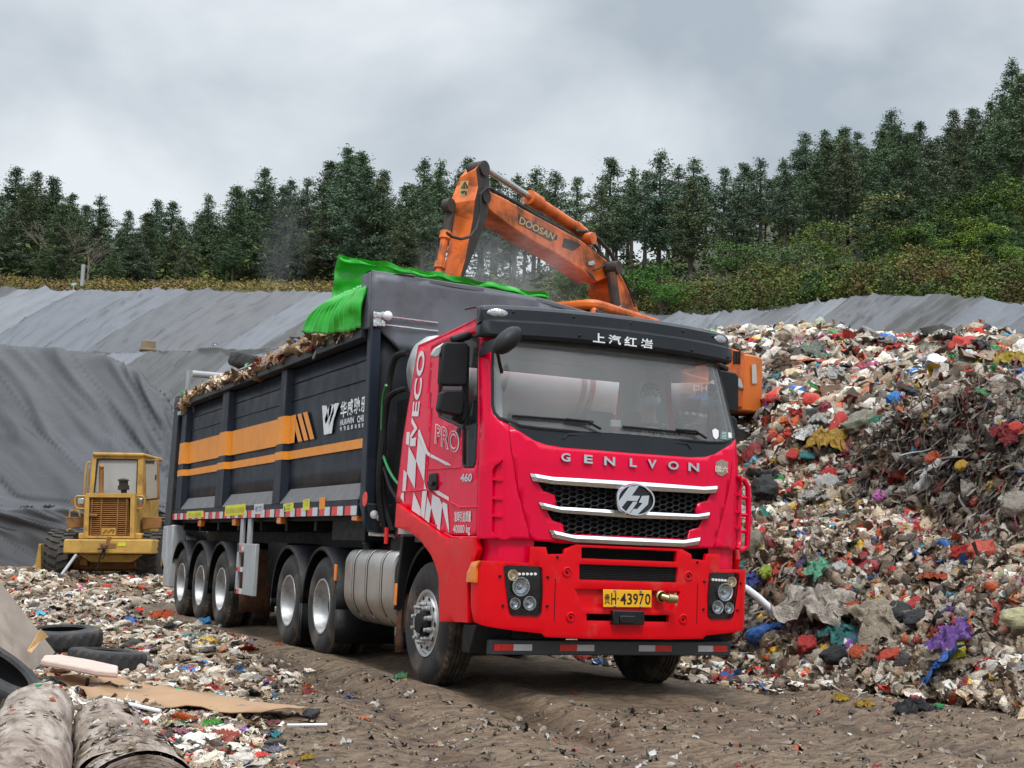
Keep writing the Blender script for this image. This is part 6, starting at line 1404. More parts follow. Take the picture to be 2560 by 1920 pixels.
def strip_surface(name, us, rows, wr_amp, panel_w, shear, seed, nrow, kind='structure', flat=0.0, dark=1.0, fine=.34):
    """rows: list of functions u -> (v, d) from bottom to top"""
    nu = len(us); key = np.array([[[atD(0, u, *f(u)) for f in rows] for u in us]])[0].reshape(nu, len(rows), 3) if False else np.array([[list(atD(0, u, f(u)[0], f(u)[1])) for f in rows] for u in us])
    T = np.linspace(0, len(rows)-1, nrow); i = np.clip(T.astype(int), 0, len(rows)-2); f = T-i
    P = key[:, i]*(1-f)[None, :, None]+key[:, i+1]*f[None, :, None]                      # nu, nrow, 3
    U = np.array(us)[:, None]+shear*T[None, :]*np.ones((nu, 1)); TT = T[None, :]*np.ones((nu, 1))
    n_ = np.zeros_like(P); du = np.gradient(P, axis=0); dt = np.gradient(P, axis=1); n_ = np.cross(dt, du); n_ /= np.maximum(np.linalg.norm(n_, axis=2, keepdims=True), 1e-6); n_ *= np.sign(n_[..., 2:3]+1e-9)
    w1 = fbm(U/60, TT*1.2, 1.0, 3, seed); 
    ridged = 1-np.abs(fbm(U/42+3*fbm(U/120, TT*.8, 1, 2, seed+7), TT*0.45, 1.0, 2, seed+2))*6; ridged2 = 1-np.abs(fbm(U/11+2*w1, TT*.7+w1, 1.0, 2, seed+5))*6
    h = wr_amp*(w1*.8+np.clip(ridged, 0, 1)**2*.7*(w1+.5)+np.clip(ridged2, 0, 1)**2*fine)
    pan = np.floor(U/panel_w+.35*np.sin(U/panel_w*.6)); gi = (_hash(pan, pan*0+3, seed)*len(GREYS)).astype(int) % len(GREYS); edge = (np.abs((U/panel_w+.35*np.sin(U/panel_w*.6))-np.round(U/panel_w+.35*np.sin(U/panel_w*.6))) < .016)
    P = P+n_*h[..., None]; colr = (GREYS[gi]*(1-flat)+GREYS[3]*flat)*dark*(1+.12*fbm(U/15, TT*3, 1, 3, seed+9)[..., None]); colr = np.where(edge[..., None], colr*.4, colr)
    return grid_mesh(name, P[..., 0], P[..., 1], P[..., 2], M_MEM, colr.reshape(-1, 3), kind)
def interp(tab): 
    xs_ = [t[0] for t in tab]
    return lambda u: tuple(float(np.interp(u, xs_, [t[k] for t in tab])) for k in range(1, len(tab[0])))
TOP = interp([(-700, 615, 95), (-100, 622, 90), (0, 625, 88), (140, 629, 86), (700, 631, 84), (1100, 652, 82), (1430, 681, 78), (1521, 682, 76), (1721, 664, 72), (1890, 636, 68), (2115, 648, 66), (2212, 657, 65), (2700, 690, 62)])
BEN = interp([(-700, 775, 76), (0, 770, 72), (235, 766, 70), (800, 764, 69), (1100, 790, 68), (1430, 830, 66), (1890, 820, 58), (2700, 850, 54)])
BEN2 = lambda u: (BEN(u)[0]+3, BEN(u)[1]-3.5)
LOW = lambda u: (1010, BEN(u)[1]-24)
us = np.arange(-700, 2701, 5.0)
strip_surface('embankment', us, [LOW, BEN2, BEN, TOP], .42, 105, -230, 21, 130, dark=.72)
CREST = interp([(-500, 735, 46), (0, 746, 45), (130, 762, 44.5), (235, 776, 44), (290, 803, 43), (350, 857, 41), (390, 930, 40), (430, 1010, 38), (480, 1110, 36), (560, 1215, 34.4)])
MB1 = interp([(-500, 1086, 36), (0, 1082, 36), (350, 1086, 35.5), (480, 1150, 35), (560, 1222, 34)]); MB2 = lambda u: (MB1(u)[0]+17, MB1(u)[1]-1.7); MB3 = lambda u: (max(1150, MB1(u)[0]+40), 33.8); MB4 = lambda u: (1242, 33.0); MB5 = lambda u: (1275, 31.6)
BACK = lambda u: (CREST(u)[0]+6, CREST(u)[1]+6); BACK2 = lambda u: (CREST(u)[0]+70, CREST(u)[1]+9)
strip_surface('embankment', np.arange(-500, 561, 4.0), [MB5, MB4, MB3, MB2, MB1, lambda u: ((MB1(u)[0]*.55+CREST(u)[0]*.45), MB1(u)[1]*.5+CREST(u)[1]*.5), CREST, BACK, BACK2], 0.30, 170, 150, 44, 150, flat=.6, dark=.40, fine=.05)
for x, y, w_ in ((220, 895, 150), (450, 890, 140), (690, 900, 150), (1640, 895, 120), (35, 1575, 190)):     # sandbags lying on the ledge
    a, b = atD(5, x, y, 34.4 if y < 1000 else 32.0), atD(5, x+w_, y+4, 34.4 if y < 1000 else 32.0); mb = MB(); n = 9
    mb.tube([a+(b-a)*i/n+Vector((0, 0, .03*math.sin(i*2.1+x))) for i in range(n+1)], [.02+.045*math.sin(math.pi*min(1, max(0.05, i/n)))**.5 for i in range(n+1)], 10)
    tag(mb.build('sandbag', M_CHASSIS, smooth=60), {220: 'black sandbag at the far left on the grey ledge left of the loader', 450: 'untidy black sandbag on the ledge halfway to the loader', 690: 'black sandbag on the ledge touching the loader lamp', 1640: 'black sandbag on the ledge between loader and trailer', 35: 'long black sandbag lying at the foot of the grey slope left of the loader bucket'}[x], 'sandbag', 'black sandbags on the grey embankment')
# concrete block, blue sign and green sign
mb = MB(); a = atD(0, 310, 765, 69.0); mb.box((a.x-.1, a.y-.3, a.z-.2), (a.x+.55, a.y+.3, a.z+.7)); mb.box((a.x-.2, a.y-.35, a.z+.15), (a.x+.6, a.y+.3, a.z+.3))
tag(mb.build('concrete_block', mat_plain('old_concrete', (.22, .17, .11), .9, 0, .2, 3, .2, 9), bevel=.04), 'small weathered brown concrete block on the bench of the grey embankment', 'block')
def signboard(k, x0, y0, x1, y1, dist, color, txt, label, tilt=0.0, posts=True):
    t_ = thing('sign', label, 'sign', atD(k, (x0+x1)/2, y1, dist)); p = [atD(k, x0, y0+tilt, dist), atD(k, x1, y0-tilt, dist), atD(k, x1, y1-tilt, dist), atD(k, x0, y1+tilt, dist)]
    mb = MB(); mb.prism(p, AW*.05); bd = part(mb, 'board', color, t_); q = [a-AW*.01 for a in p]
    mb = MB(); c_ = (q[0]+q[1]+q[2]+q[3])/4; text_on(mb, txt, *[c_+(a-c_)*.7 for a in q], offset=.02); part(mb, 'lettering', M_PURE, bd, smooth=0)
    if posts: mb = MB(); mb.tube([(p[3]+p[2])/2, (p[3]+p[2])/2-Vector((0, 0, .8))], .03, 6); part(mb, 'post', M_STRUT, t_)
signboard(3, 472, 690, 517, 718, 71.5, mat_plain('sign_blue', (.03, .13, .40), .5), '1号', 'tiny blue sign with white writing on the upper grey slope', 0, False)
signboard(11, 436, 852, 470, 870, 87, mat_plain('sign_green', (.10, .42, .27), .5), '出口', 'small pale green sign standing on the ridge above the left slope', 3)
mb = MB(); b_ = atD(11, 503, 872, 87); mb.tube([b_, b_+Vector((0, 0, 1.4))], .12, 8); tag(mb.build('marker_post', M_STRUT), 'short grey marker post on the ridge right of the green sign', 'post')
# ---- hill behind
FL = interp([(-900, 612, 600, 588), (0, 614, 604, 590), (700, 618, 606, 594), (1100, 634, 618, 600), (1430, 640, 600, 560), (1700, 600, 540, 470), (1900, 560, 490, 410), (2212, 520, 420, 330), (2800, 470, 350, 260)])
def hill_rows(i): return lambda u: (FL(u)[i], (100, 125, 165)[i]+0)
H0 = lambda u: (TOP(u)[0]+1.5, TOP(u)[1]+.4); H1 = lambda u: (TOP(u)[0]-4, TOP(u)[1]+3)
us2 = np.arange(-900, 2801, 20.0); T_ = [H0, H1, hill_rows(0), hill_rows(1), hill_rows(2), lambda u: (FL(u)[2]+40, 240)]
key = np.array([[list(atD(0, u, *f(u))) for f in T_] for u in us2]); nr = 60; Tt = np.linspace(0, 5, nr); i = np.clip(Tt.astype(int), 0, 4); f = Tt-i
HP = key[:, i]*(1-f)[None, :, None]+key[:, i+1]*f[None, :, None]; HP[..., 2] += .5*fbm(HP[..., 0], HP[..., 1], .15, 3, 2)*np.clip(Tt, 0, 1)[None]
hcol = np.array([.040, .048, .020])+.05*fbm(HP[..., 0], HP[..., 1], .4, 4, 12)[..., None]*np.array([1.2, .8, .3]); hcol = np.maximum(hcol, .012)
grid_mesh('hill', HP[..., 0], HP[..., 1], HP[..., 2], mat_attr('hill_soil', .95, .4, 2, .5, 3), hcol.reshape(-1, 3), 'structure')
def hill_z(u, d):
    """height of the hill under image column u at distance d"""
    p = [f(u) for f in T_]; zs = [atD(0, u, *q).z for q in p]; return float(np.interp(d, [q[1] for q in p], zs))
# ================================================================== the forest on the ridge: single trees with trunk and crown
def mat_leaf(name, base, var):
    m, b, t = principled(name, rough=.7); oi = t.new("ShaderNodeObjectInfo"); v = t.coords('Object'); a = t.new("ShaderNodeAttribute", attribute_name='col')
    c_ = t.mix(t.gray(t.noise(v, 1.1, 4, .6), .3, .7, 0, 1), tuple(x*(1-var) for x in base), tuple(x*(1+var) for x in base))
    c_ = t.mix(1.0, c_, a.outputs['Color'], 'MULTIPLY'); c_ = t.mix(1.0, c_, oi.outputs['Color'], 'MULTIPLY'); t.link(c_, b.inputs['Base Color'])
    b.inputs['Specular IOR Level'].default_value = .2
    return m
M_NEEDLE = mat_leaf('conifer_needles', (.090, .138, .082), .45)
M_LEAFB = mat_leaf('bush_leaves', (.15, .19, .06), .4)
M_DRYG = mat_leaf('dry_grass', (.20, .165, .085), .4)
M_BARK = mat_plain('bark', (.055, .045, .038), .9, 0, .3, 3, .3, 9)
M_TWIG = mat_plain('bare_twigs', (.17, .145, .125), .9, 0, .2, 3)
def sprays(C, size, n, flat=.6, r_=None):
    """n small irregular leaf clumps per centre: quads folded and turned at random"""
    r_ = r_ or RNG; P = np.repeat(np.asarray(C, float), n, 0); N = len(P); P = P+r_.normal(0, 1, (N, 3))*size*np.array([.75, .75, .55])
    a = r_.normal(0, 1, (N, 3)); a[:, 2] *= flat; a /= np.linalg.norm(a, axis=1, keepdims=True); b = np.cross(a, r_.normal(0, 1, (N, 3))); b /= np.linalg.norm(b, axis=1, keepdims=True)
    L = size*r_.uniform(.45, 1.1, (N, 1)); W_ = L*r_.uniform(.3, .6, (N, 1)); V = np.stack([P-a*L*.5, P+b*W_*.5, P+a*L*.6, P-b*W_*.45], 1).reshape(-1, 3)
    return V, np.arange(4*N).reshape(N, 4), np.repeat(r_.uniform(.65, 1.35, N), 4)
def crown_obj(C, size, n, mat, name='crown', tint=None):
    V, F, s_ = sprays(C, size, n); c_ = np.ones((len(V), 3))*s_[:, None]
    if tint is not None: c_ = c_*tint
    o = np_mesh(name, V, F, mat, c_, None, False); return o
def limb_mesh(mb, p, q, r0, r1): mb.tube([p, (Vector(p)+Vector(q))/2+Vector((0, 0, -.06*(Vector(q)-Vector(p)).length)), q], [r0, (r0+r1)/2, r1], 5)
def proto_conifer(H, bare, wid, seed, lean=.02, sparse=1.0):
    rr = np.random.default_rng(seed); rd = random.Random(seed); C = []; mb = MB()
    tr = [Vector((lean*H*(z/H)**2*math.sin(seed), lean*H*(z/H)**2*math.cos(seed*2), z)) for z in np.linspace(-1.0, H, 9)]
    mb.tube(tr, [.020*H*(1-.93*i/8)+.02 for i in range(9)], 7); z = bare*H
    while z < H*.985:
        f = (z/H-bare)/(1-bare); prof = (min(1, .45+f*2.2) if f < .28 else 1)*(1-max(0, f-.25)/.75)**.85+.05
        for k in range(rd.choice((2, 3, 3, 4))):
            if rd.random() > sparse: continue
            a = rd.uniform(0, 6.283); Ln = wid*prof*rd.uniform(.55, 1.12); dz = Ln*rd.uniform(-.22, .22); c0 = Vector((0, 0, z)); tip = c0+Vector((math.cos(a)*Ln, math.sin(a)*Ln, dz))
            limb_mesh(mb, c0, tip, .03*(1-f)+.012, .01)
            m_ = max(2, int(Ln/.28))
            for j in range(m_):
                t = .25+.8*(j+.5)/m_; p = c0+(tip-c0)*t; C.append((p.x+rd.gauss(0, .1), p.y+rd.gauss(0, .1), p.z+rd.gauss(0, .08)+.05))
        z += H*rd.uniform(.012, .024)
    for k in range(6): C.append((tr[-1].x, tr[-1].y, H-k*.12))
    cr = crown_obj(C, .27, 17, M_NEEDLE); tk = mb.build('trunk', M_BARK, smooth=60)
    return cr, tk
def proto_round(H, wid, seed, mat, size=.3, n=10, tint=None, cl=70):
    rr = random.Random(seed); C = []; mb = MB(); mb.tube([(0, 0, -.8), (rr.uniform(-.1, .1), rr.uniform(-.1, .1), H*.4), (0, 0, H*.75)], [.035*H, .025*H, .01*H], 7)
    lobes = [(rr.uniform(-.5, .5)*wid, rr.uniform(-.5, .5)*wid, H*rr.uniform(.35, .82), wid*rr.uniform(.28, .5)) for _ in range(9)]
    for lx, ly, lz, lr in lobes:
        limb_mesh(mb, (0, 0, H*.3), (lx, ly, lz), .018*H, .006*H)
        for _ in range(cl//9+6):
            a, b = rr.uniform(0, 6.283), math.acos(rr.uniform(-.5, 1)); r_ = lr*rr.uniform(.72, 1.08); C.append((lx+r_*math.sin(b)*math.cos(a), ly+r_*math.sin(b)*math.sin(a), lz+r_*math.cos(b)*.8))
    return crown_obj(C, size, n, mat, tint=tint), mb.build('trunk', M_BARK, smooth=60)
def proto_bare(H, seed):
    rd = random.Random(seed); mb = MB(); 
    def br(p, d, L_, r_, lv):
        q = p+d*L_; mb.tube([p, q], [r_, r_*.6], 4)
        if lv > 0:
            for k in range(rd.choice((3, 4))): dd = (d+Vector((rd.gauss(0, .5), rd.gauss(0, .5), rd.gauss(.12, .3)))).normalized(); br(p+(q-p)*rd.uniform(.5, 1), dd, L_*rd.uniform(.5, .78), r_*.55, lv-1)
    br(Vector((0, 0, -.5)), Vector((0, 0, 1)), H*.42, .018*H, 4); return None, mb.build('trunk', M_TWIG)
PROTOS = {'con': [proto_conifer(12, b, w_, s_, .01, sp) for b, w_, s_, sp in ((.42, 2.3, 3, .8), (.36, 2.7, 5, .9), (.48, 2.0, 8, .75), (.30, 2.9, 13, .95), (.40, 2.3, 21, .85))],
          'full': [proto_conifer(12, b, w_, s_, .01, 1.0) for b, w_, s_ in ((.04, 3.2, 31), (.06, 3.5, 37), (.03, 3.0, 41))],
          'bush': [proto_round(5, 3.0, s_, M_LEAFB, .23, 19, None, 170) for s_ in (2, 6, 9)], 'pine': [proto_conifer(6, .08, 2.1, s_, .02, 1.0) for s_ in (51, 57)], 'bare': [proto_bare(7, s_) for s_ in (4, 9)]}
for ps in PROTOS.values():
    for pr in ps:
        for o in pr:
            if o is not None: COL.objects.unlink(o)
def plant(name, kind, var, u, d, vtop, label, cat, group, tint=(1, 1, 1), wide=1.0):
    z0 = hill_z(u, d); b = atD(0, u, 600, d); top = atD(0, u, vtop, d).z; H = {'con': 12, 'full': 12, 'bush': 5, 'pine': 6, 'bare': 7}[kind]
    s_ = max(.12, (top-z0)/H); t_ = thing(name, label, cat, (b.x, b.y, z0), random.uniform(0, 6.28), group); w_ = wide*s_**.75; t_.scale = (w_, w_, s_)
    for o in PROTOS[kind][var % len(PROTOS[kind])]:
        if o is None: continue
        c_ = o.copy(); COL.objects.link(c_); c_.parent = t_; c_.color = tuple(tint)+(1,)
    return t_
def ordinal(n): return {1: 'first', 2: 'second', 3: 'third'}.get(n, '%d%s' % (n, 'th' if 10 <= n % 100 <= 20 else {1: 'st', 2: 'nd', 3: 'rd'}.get(n % 10, 'th')))
rf = random.Random(5)
SKY = [(-40, 380), (18, 365), (62, 372), (100, 383), (205, 424), (268, 455), (330, 432), (362, 438), (440, 420), (500, 402), (560, 367), (618, 388), (655, 386), (702, 352), (738, 318), (768, 330), (820, 370), (870, 400), (905, 343), (942, 350), (1000, 345), (1062, 378), (1110, 382), (1152, 364), (1192, 372), (1242, 386), (1310, 342), (1362, 365), (1422, 328), (1495, 344), (1560, 366), (1602, 354), (1642, 344), (1690, 345), (1735, 288), (1780, 284), (1822, 278), (1852, 286), (1925, 238), (1985, 263), (2025, 300), (2060, 238), (2102, 234), (2142, 222), (2190, 132), (2240, 160)]
def side_of(u):
    return 'above the slope behind the loader' if u < 430 else 'above the loaded trailer' if u < 900 else 'behind the excavator boom' if u < 1300 else 'above the red truck cab' if u < 1700 else 'on the rising hill'
def hgt(v_): return 'very tall' if v_ < 240 else 'tall' if v_ < 350 else 'medium' if v_ < 400 else 'shorter'
cnt = {}
for i, (u, v_) in enumerate(SKY):
    full = u < 900 or u > 1950; sd = side_of(u); cnt[sd] = cnt.get(sd, 0)+1
    d = rf.uniform(104, 124) if u < 1700 else rf.uniform(120, 140); g_ = rf.uniform(.8, 1.2)
    plant('conifer_tree', 'full' if full and i % 4 else 'con', i, u, d, v_, '%s conifer %s, %s treetop counted from the loader side' % (hgt(v_), sd, ordinal(cnt[sd])), 'tree', 'conifers whose tops stand against the sky', (g_, g_*rf.uniform(.95, 1.08), g_*rf.uniform(.85, 1.1)), rf.uniform(.95, 1.25))
SK = interp([(a, b) for a, b in SKY])
GRP = 'dark conifers packed behind the treetops of the ridge'
for i in range(215):
    if 0.46 < (i*0.618034) % 1.0 < .74 and i % 2: continue
    u = -60+2330*((i*0.618034) % 1.0); top = SK(u)[0]; v_ = top+rf.uniform(18, 120); d = rf.uniform(98, 150); fb = FL(u)[0]
    if v_ > fb-60: v_ = fb-rf.uniform(70, 130)
    sd = side_of(u); g_ = rf.uniform(.65, 1.2)
    kd = 'full' if (u < 900 or u > 1900) and rf.random() < .75 else 'con'
    plant('conifer_tree', kd, i, u, d, v_, 'dark conifer lost among its neighbours in the forest mass '+sd, 'tree', GRP+', '+sd, (g_*rf.uniform(.95, 1.25), g_*rf.uniform(.93, 1.08), g_*rf.uniform(.8, 1.1)), rf.uniform(.95, 1.3))
for u, v_, d, lb_ in ((130, 408, 100, 'leafless grey tree standing higher than the conifers above the loader'), (190, 470, 98, 'pale bare branching tree among conifers above the slope behind the loader'), (1520, 555, 96, 'small bare grey tree before the dark trunks above the truck cab'), (2075, 470, 88, 'leafless brown pine on the hillside among green pines')):
    plant('bare_tree', 'bare', int(u), u, d, v_, lb_, 'tree', None, (1, 1, 1), 1.2)
BU = [(1905, 420, 100, 1, (1.35, 1.2, 1.6), 'big pale olive round tree halfway up the rising hill'), (1690, 525, 92, 0, (.7, .85, 1.1), 'blue green bush where the forest edge meets the rising hill'), (1585, 520, 95, 2, (.6, .8, .8), 'dark green bush at the forest edge above the truck cab'), (1640, 540, 94, 0, (.75, 1.0, .9), 'mid green bush at the forest edge next to dark trunks'), (1245, 570, 84, 1, (.4, .75, .45), 'deep green shrub under the excavator boom'), (1375, 560, 82, 2, (.4, .8, .45), 'deep green shrub touching the foot of the excavator boom'), (1432, 608, 78, 0, (.5, 1.0, .5), 'small round green shrub above the grey slope behind the heap'), (750, 590, 90, 1, (.6, .8, .6), 'low shrub on the ridge just before the green tarpaulin'), (900, 575, 92, 2, (.45, .75, .45), 'low green shrub behind the green tarpaulin'), (1760, 480, 96, 1, (.85, .95, .7), 'grey green leafy tree beside the pale olive one'), (2165, 425, 92, 0, (1.15, 1.5, .8), 'bright green full tree low on the rising hill at the picture edge'), (2050, 500, 84, 2, (1.3, 1.45, .7), 'bright yellow green round tree before the leafless brown pine'), (1960, 545, 80, 1, (.9, 1.25, .7), 'fresh green round tree below the pale olive one'), (2215, 520, 78, 2, (.9, 1.2, .6), 'mid green tree lowest at the picture edge above the liner'), (1830, 560, 82, 0, (.75, 1.0, .6), 'dense green tree left of the fresh green one above the liner')]
for u, v_, d, k, tn, lb_ in BU: plant('leafy_bush', 'bush', k, u, d, v_, lb_, 'bush', None, tn, 1.25)
zc = {}
HILLG = 'growth on the rising hill'
for i in range(96):
    u = 1745+520*((i*.618034) % 1.0); lo = np.interp(u, [1745, 1850, 2000, 2260], [590, 520, 440, 340]); v_ = lo+(632-lo)*rf.random()**.9*.95; d = 72+max(0, (640-v_))*.085
    kd = rf.choice(['bush', 'bush', 'pine', 'pine', 'full']); dk = rf.choice([.38, .55, .8, 1.0, 1.25]); yl = rf.uniform(.75, 1.15)
    z_ = 'upper part' if v_ < 480 else 'middle part' if v_ < 560 else 'lower part'; c_ = 'next to the forest' if u < 1900 else 'halfway along' if u < 2080 else 'at its far end'
    nm, ct = {'bush': ('leafy_bush', 'bush'), 'pine': ('young_pine', 'tree'), 'full': ('conifer_tree', 'tree')}[kd]; sh_ = 'dark green' if dk < .7 else 'yellow green' if yl > .95 else 'mid green'
    ds = {'bush': 'rounded bush', 'pine': 'young pine', 'full': 'small conifer'}[kd]
    plant(nm, kd, i, u, d, v_, '%s %s on the rising hill, %s, %s' % (sh_, ds, z_, c_), ct, '%s, %s %s %s %s' % (HILLG, sh_, ds, z_, c_), (.95*dk*yl, 1.12*dk, .62*dk) if kd != 'full' else (1.2*dk, 1.35*dk, .9*dk), rf.uniform(1.0, 1.5) if kd != 'full' else 1.2)
# ---- scrub and dry grass along the ridge and over the right slope: nobody could count it
def scrub(name, npts, ulo, uhi, dfun, size, mat, tints, n=5, hgt_=(.05, .5), kinds='stuff'):
    C = []; tn = []
    for _ in range(npts):
        u = rf.uniform(ulo, uhi); d = dfun(u); z = hill_z(u, d); p = atD(0, u, 600, d); C.append((p.x, p.y, z+rf.uniform(*hgt_)*(.2+1.8*float(vnoise(p.x/1.8, p.y/1.8, 3))**1.5))); tn.append(tints[int((_hash(np.array([int(p.x/1.3)]), np.array([int(p.y/1.3)]), 7)[0]*len(tints))) % len(tints)] if rf.random() < .7 else rf.choice(tints))
    V, F, s_ = sprays(C, size, n); c_ = np.repeat(np.array(tn), 4*n, 0)*s_[:, None]; return np_mesh(name, V, F, mat, c_, kinds, False)
TG = [(1.2, 1.0, .75), (1.0, .9, .65), (.8, .95, .45), (1.0, 1.1, .5), (.7, .6, .5), (1.3, 1.1, .8)]
tag(scrub('dry_grass', 4500, -120, 1300, lambda u: TOP(u)[1]+rf.uniform(1.5, 11), .22, M_DRYG, TG, 10, (.0, .38)), 'strip of dry brown grass and scrub along the top of the grey slope', 'grass')
tag(scrub('undergrowth', 11000, 1180, 2320, lambda u: TOP(u)[1]+rf.uniform(1.0, 17 if u < 1750 else 12), .23, M_DRYG, [(.62, .85, .36), (.42, .80, .34), (.45, .45, .32), (.75, .95, .38), (.28, .55, .3), (.7, .62, .48), (.25, .38, .24), (.40, .78, .3), (.5, .75, .4)], 10, (.0, 1.3)), 'tangled brown and green undergrowth on the hillside above the right grey slope', 'undergrowth')
tag(scrub('shrub_layer', 2600, -120, 2320, lambda u: rf.uniform(102, 140), .6, M_LEAFB, [(.35, .45, .35), (.25, .35, .3), (.45, .5, .3), (.4, .35, .25)], 6, (.2, 2.6)), 'dark shrub layer between the trunks of the forest', 'undergrowth')
# ================================================================== loose waste: small pieces nobody could count, then single bags, tyres, boards
PAL = np.array([(.56, .51, .44), (.47, .42, .36), (.66, .63, .58), (.38, .325, .265), (.31, .24, .175), (.42, .335, .235), (.23, .16, .105), (.12, .085, .06), (.075, .058, .045), (.022, .022, .025),
                (.46, .03, .018), (.55, .10, .02), (.28, .025, .03), (.02, .12, .42), (.08, .32, .46), (.04, .27, .09), (.58, .38, .03), (.52, .16, .26), (.16, .07, .30), (.24, .27, .20), (.72, .72, .70)])
PW_HEAP = np.array([12, 11, 11, 11, 12, 11, 11, 9, 6, 5, 4.4, 2.8, 2.6, .9, .9, .8, 1.1, .9, .4, 2.2, 8.0]); PW_HEAP /= PW_HEAP.sum()
PW_MUD = np.array([4, 5, 2.5, 7, 12, 11, 16, 16, 9, 2, 1.2, .8, 1.0, .25, .3, .3, .3, .3, .1, 1.5, 1.6]); PW_MUD /= PW_MUD.sum()
def ico(sub):
    bm = bmesh.new(); bmesh.ops.create_icosphere(bm, subdivisions=sub, radius=1); V = np.array([v.co[:] for v in bm.verts]); F = np.array([[v.index for v in f.verts] for f in bm.faces]); bm.free(); return V, F
def tris(F): return np.concatenate([F[:, [0, 1, 2]], F[:, [0, 2, 3]]]) if F.shape[1] == 4 else F
def p_crumple(sub, flat, seed):
    r_ = np.random.default_rng(seed); V, F = ico(sub); ph = r_.uniform(0, 6.28, (6, 3)); dr = r_.normal(0, 1, (6, 3))*2.3; k = 1+sum(.16*np.sin(V@dr[i]*(1+i*.35)+ph[i, 0]) for i in range(6)); k *= r_.uniform(.55, 1.25, len(V))
    return V*k[:, None]*np.array([1.05, .8, flat])*.5, F
def p_sheet(n, m, seed, amp=.16):
    r_ = np.random.default_rng(seed); x, y = np.meshgrid(np.linspace(-.5, .5, n), np.linspace(-.36, .36, m)); z = amp*r_.normal(0, 1, x.shape)*.7+amp*1.3*np.sin(x*r_.uniform(3, 8)+y*r_.uniform(2, 6)+r_.uniform(0, 6)); x = x+r_.normal(0, .06, x.shape); y = y+r_.normal(0, .06, x.shape)
    i = np.arange(n*m).reshape(m, n); F = np.stack([i[:-1, :-1], i[:-1, 1:], i[1:, 1:], i[1:, :-1]], -1).reshape(-1, 4); return np.stack([x, y, z], -1).reshape(-1, 3), tris(F)
def p_strip(seed):
    r_ = np.random.default_rng(seed); t = np.linspace(0, 1, 8); x = (t-.5)*1.6; y = .12*np.sin(t*r_.uniform(3, 7)+r_.uniform(0, 6)); z = .16*np.sin(t*r_.uniform(3, 8)+r_.uniform(0, 6)); w = .09*(1+.3*r_.normal(0, 1, 8)); V = np.concatenate([np.stack([x, y-w, z], -1), np.stack([x, y+w, z+.03], -1)]); i = np.arange(7); return V, tris(np.stack([i, i+1, i+9, i+8], -1))
LO = [p_crumple(1, f_, s_) for f_, s_ in ((.55, 1), (.4, 2), (.65, 3), (.5, 4), (.35, 5))]+[p_sheet(4, 3, s_) for s_ in range(6, 13)]+[p_strip(s_) for s_ in range(20, 24)]
HI = [p_crumple(1, f_, s_) for f_, s_ in ((.55, 1), (.4, 2), (.65, 3), (.5, 4), (.7, 14), (.6, 15))]+[p_sheet(7, 5, s_, .13) for s_ in range(6, 14)]+[p_strip(s_) for s_ in range(20, 25)]
WHI = np.array([.035]*6+[.075]*8+[.038]*5); WHI = WHI/WHI.sum(); WLO = np.array([.05]*5+[.085]*7+[.04]*4); WLO = WLO/WLO.sum()
def rot_from(n, spin, tilt):
    """matrices that lay pieces on a surface with normal n, turned by spin and tipped by tilt"""
    N = len(n); n = n+tilt; n /= np.linalg.norm(n, axis=1, keepdims=True); h = np.tile(np.array([1.0, 0, 0]), (N, 1)); a = np.cross(n, h); a /= np.linalg.norm(a, axis=1, keepdims=True); b = np.cross(n, a)
    c_, s_ = np.cos(spin)[:, None], np.sin(spin)[:, None]; return np.stack([a*c_+b*s_, b*c_-a*s_, n], 2)
def scatter(name, P, N, size, colr, protos, mat, squash=1.0, tiltk=.5, seed=1, wts=None):
    r_ = np.random.default_rng(seed); n = len(P); M = rot_from(N, r_.uniform(0, 6.28, n), r_.normal(0, tiltk, (n, 3))); kind = r_.choice(len(protos), n, p=wts); Vs, Fs, Cs = [], [], []; off = 0
    for k, (V, F) in enumerate(protos):
        ids = np.nonzero(kind == k)[0]
        if not len(ids): continue
        S = size[ids][:, None]*r_.uniform(.75, 1.25, (len(ids), 3)); S[:, 2] *= squash; W_ = np.einsum('nij,nkj->nki', M[ids], V[None]*S[:, None, :])+P[ids][:, None, :]
        Vs.append(W_.reshape(-1, 3)); Fs.append((F[None]+(np.arange(len(ids))*len(V))[:, None, None]+off).reshape(-1, 3)); c_ = np.repeat(colr[ids], len(V), 0); Cs.append(c_*(1+.10*r_.normal(0, 1, (len(c_), 1)))); off += len(ids)*len(V)
    return np_mesh(name, np.concatenate(Vs), np.concatenate(Fs), mat, np.clip(np.concatenate(Cs), .004, 1), 'stuff', True)
def mat_waste(name, objcol=False):
    m, b, t = principled(name, rough=.5); v = t.coords('Object')
    if objcol: a = t.new("ShaderNodeObjectInfo").outputs['Color']
    else: a = t.new("ShaderNodeAttribute", attribute_name='col').outputs['Color']
    f = t.gray(t.noise(v, 9, 4, .65), .28, .72, .72, 1.2); vm_ = t.new("ShaderNodeVectorMath", operation='SCALE'); t.link(a, vm_.inputs[0]); t.link(f, vm_.inputs['Scale'])
    c_ = t.mix(t.gray(t.noise(v, 7.0, 7, .72), .54, .76, 0, .38), vm_.outputs[0], (.14, .10, .068)); t.link(c_, b.inputs['Base Color']); t.link(t.gray(t.noise(v, 4, 2), .3, .7, .3, .75), b.inputs['Roughness'])
    rg_ = t.math('ABSOLUTE', t.math('SUBTRACT', t.noise(v, 16, 3, .6, .8), .5)); t.link(t.bump(t.math('ADD', t.math('MULTIPLY', rg_, 2.2), t.noise(v, 45, 3, .6, .6)), .85, .035), b.inputs['Normal']); return m
M_WASTE = mat_waste('waste_pieces'); M_BAG = mat_waste('plastic_film', True)
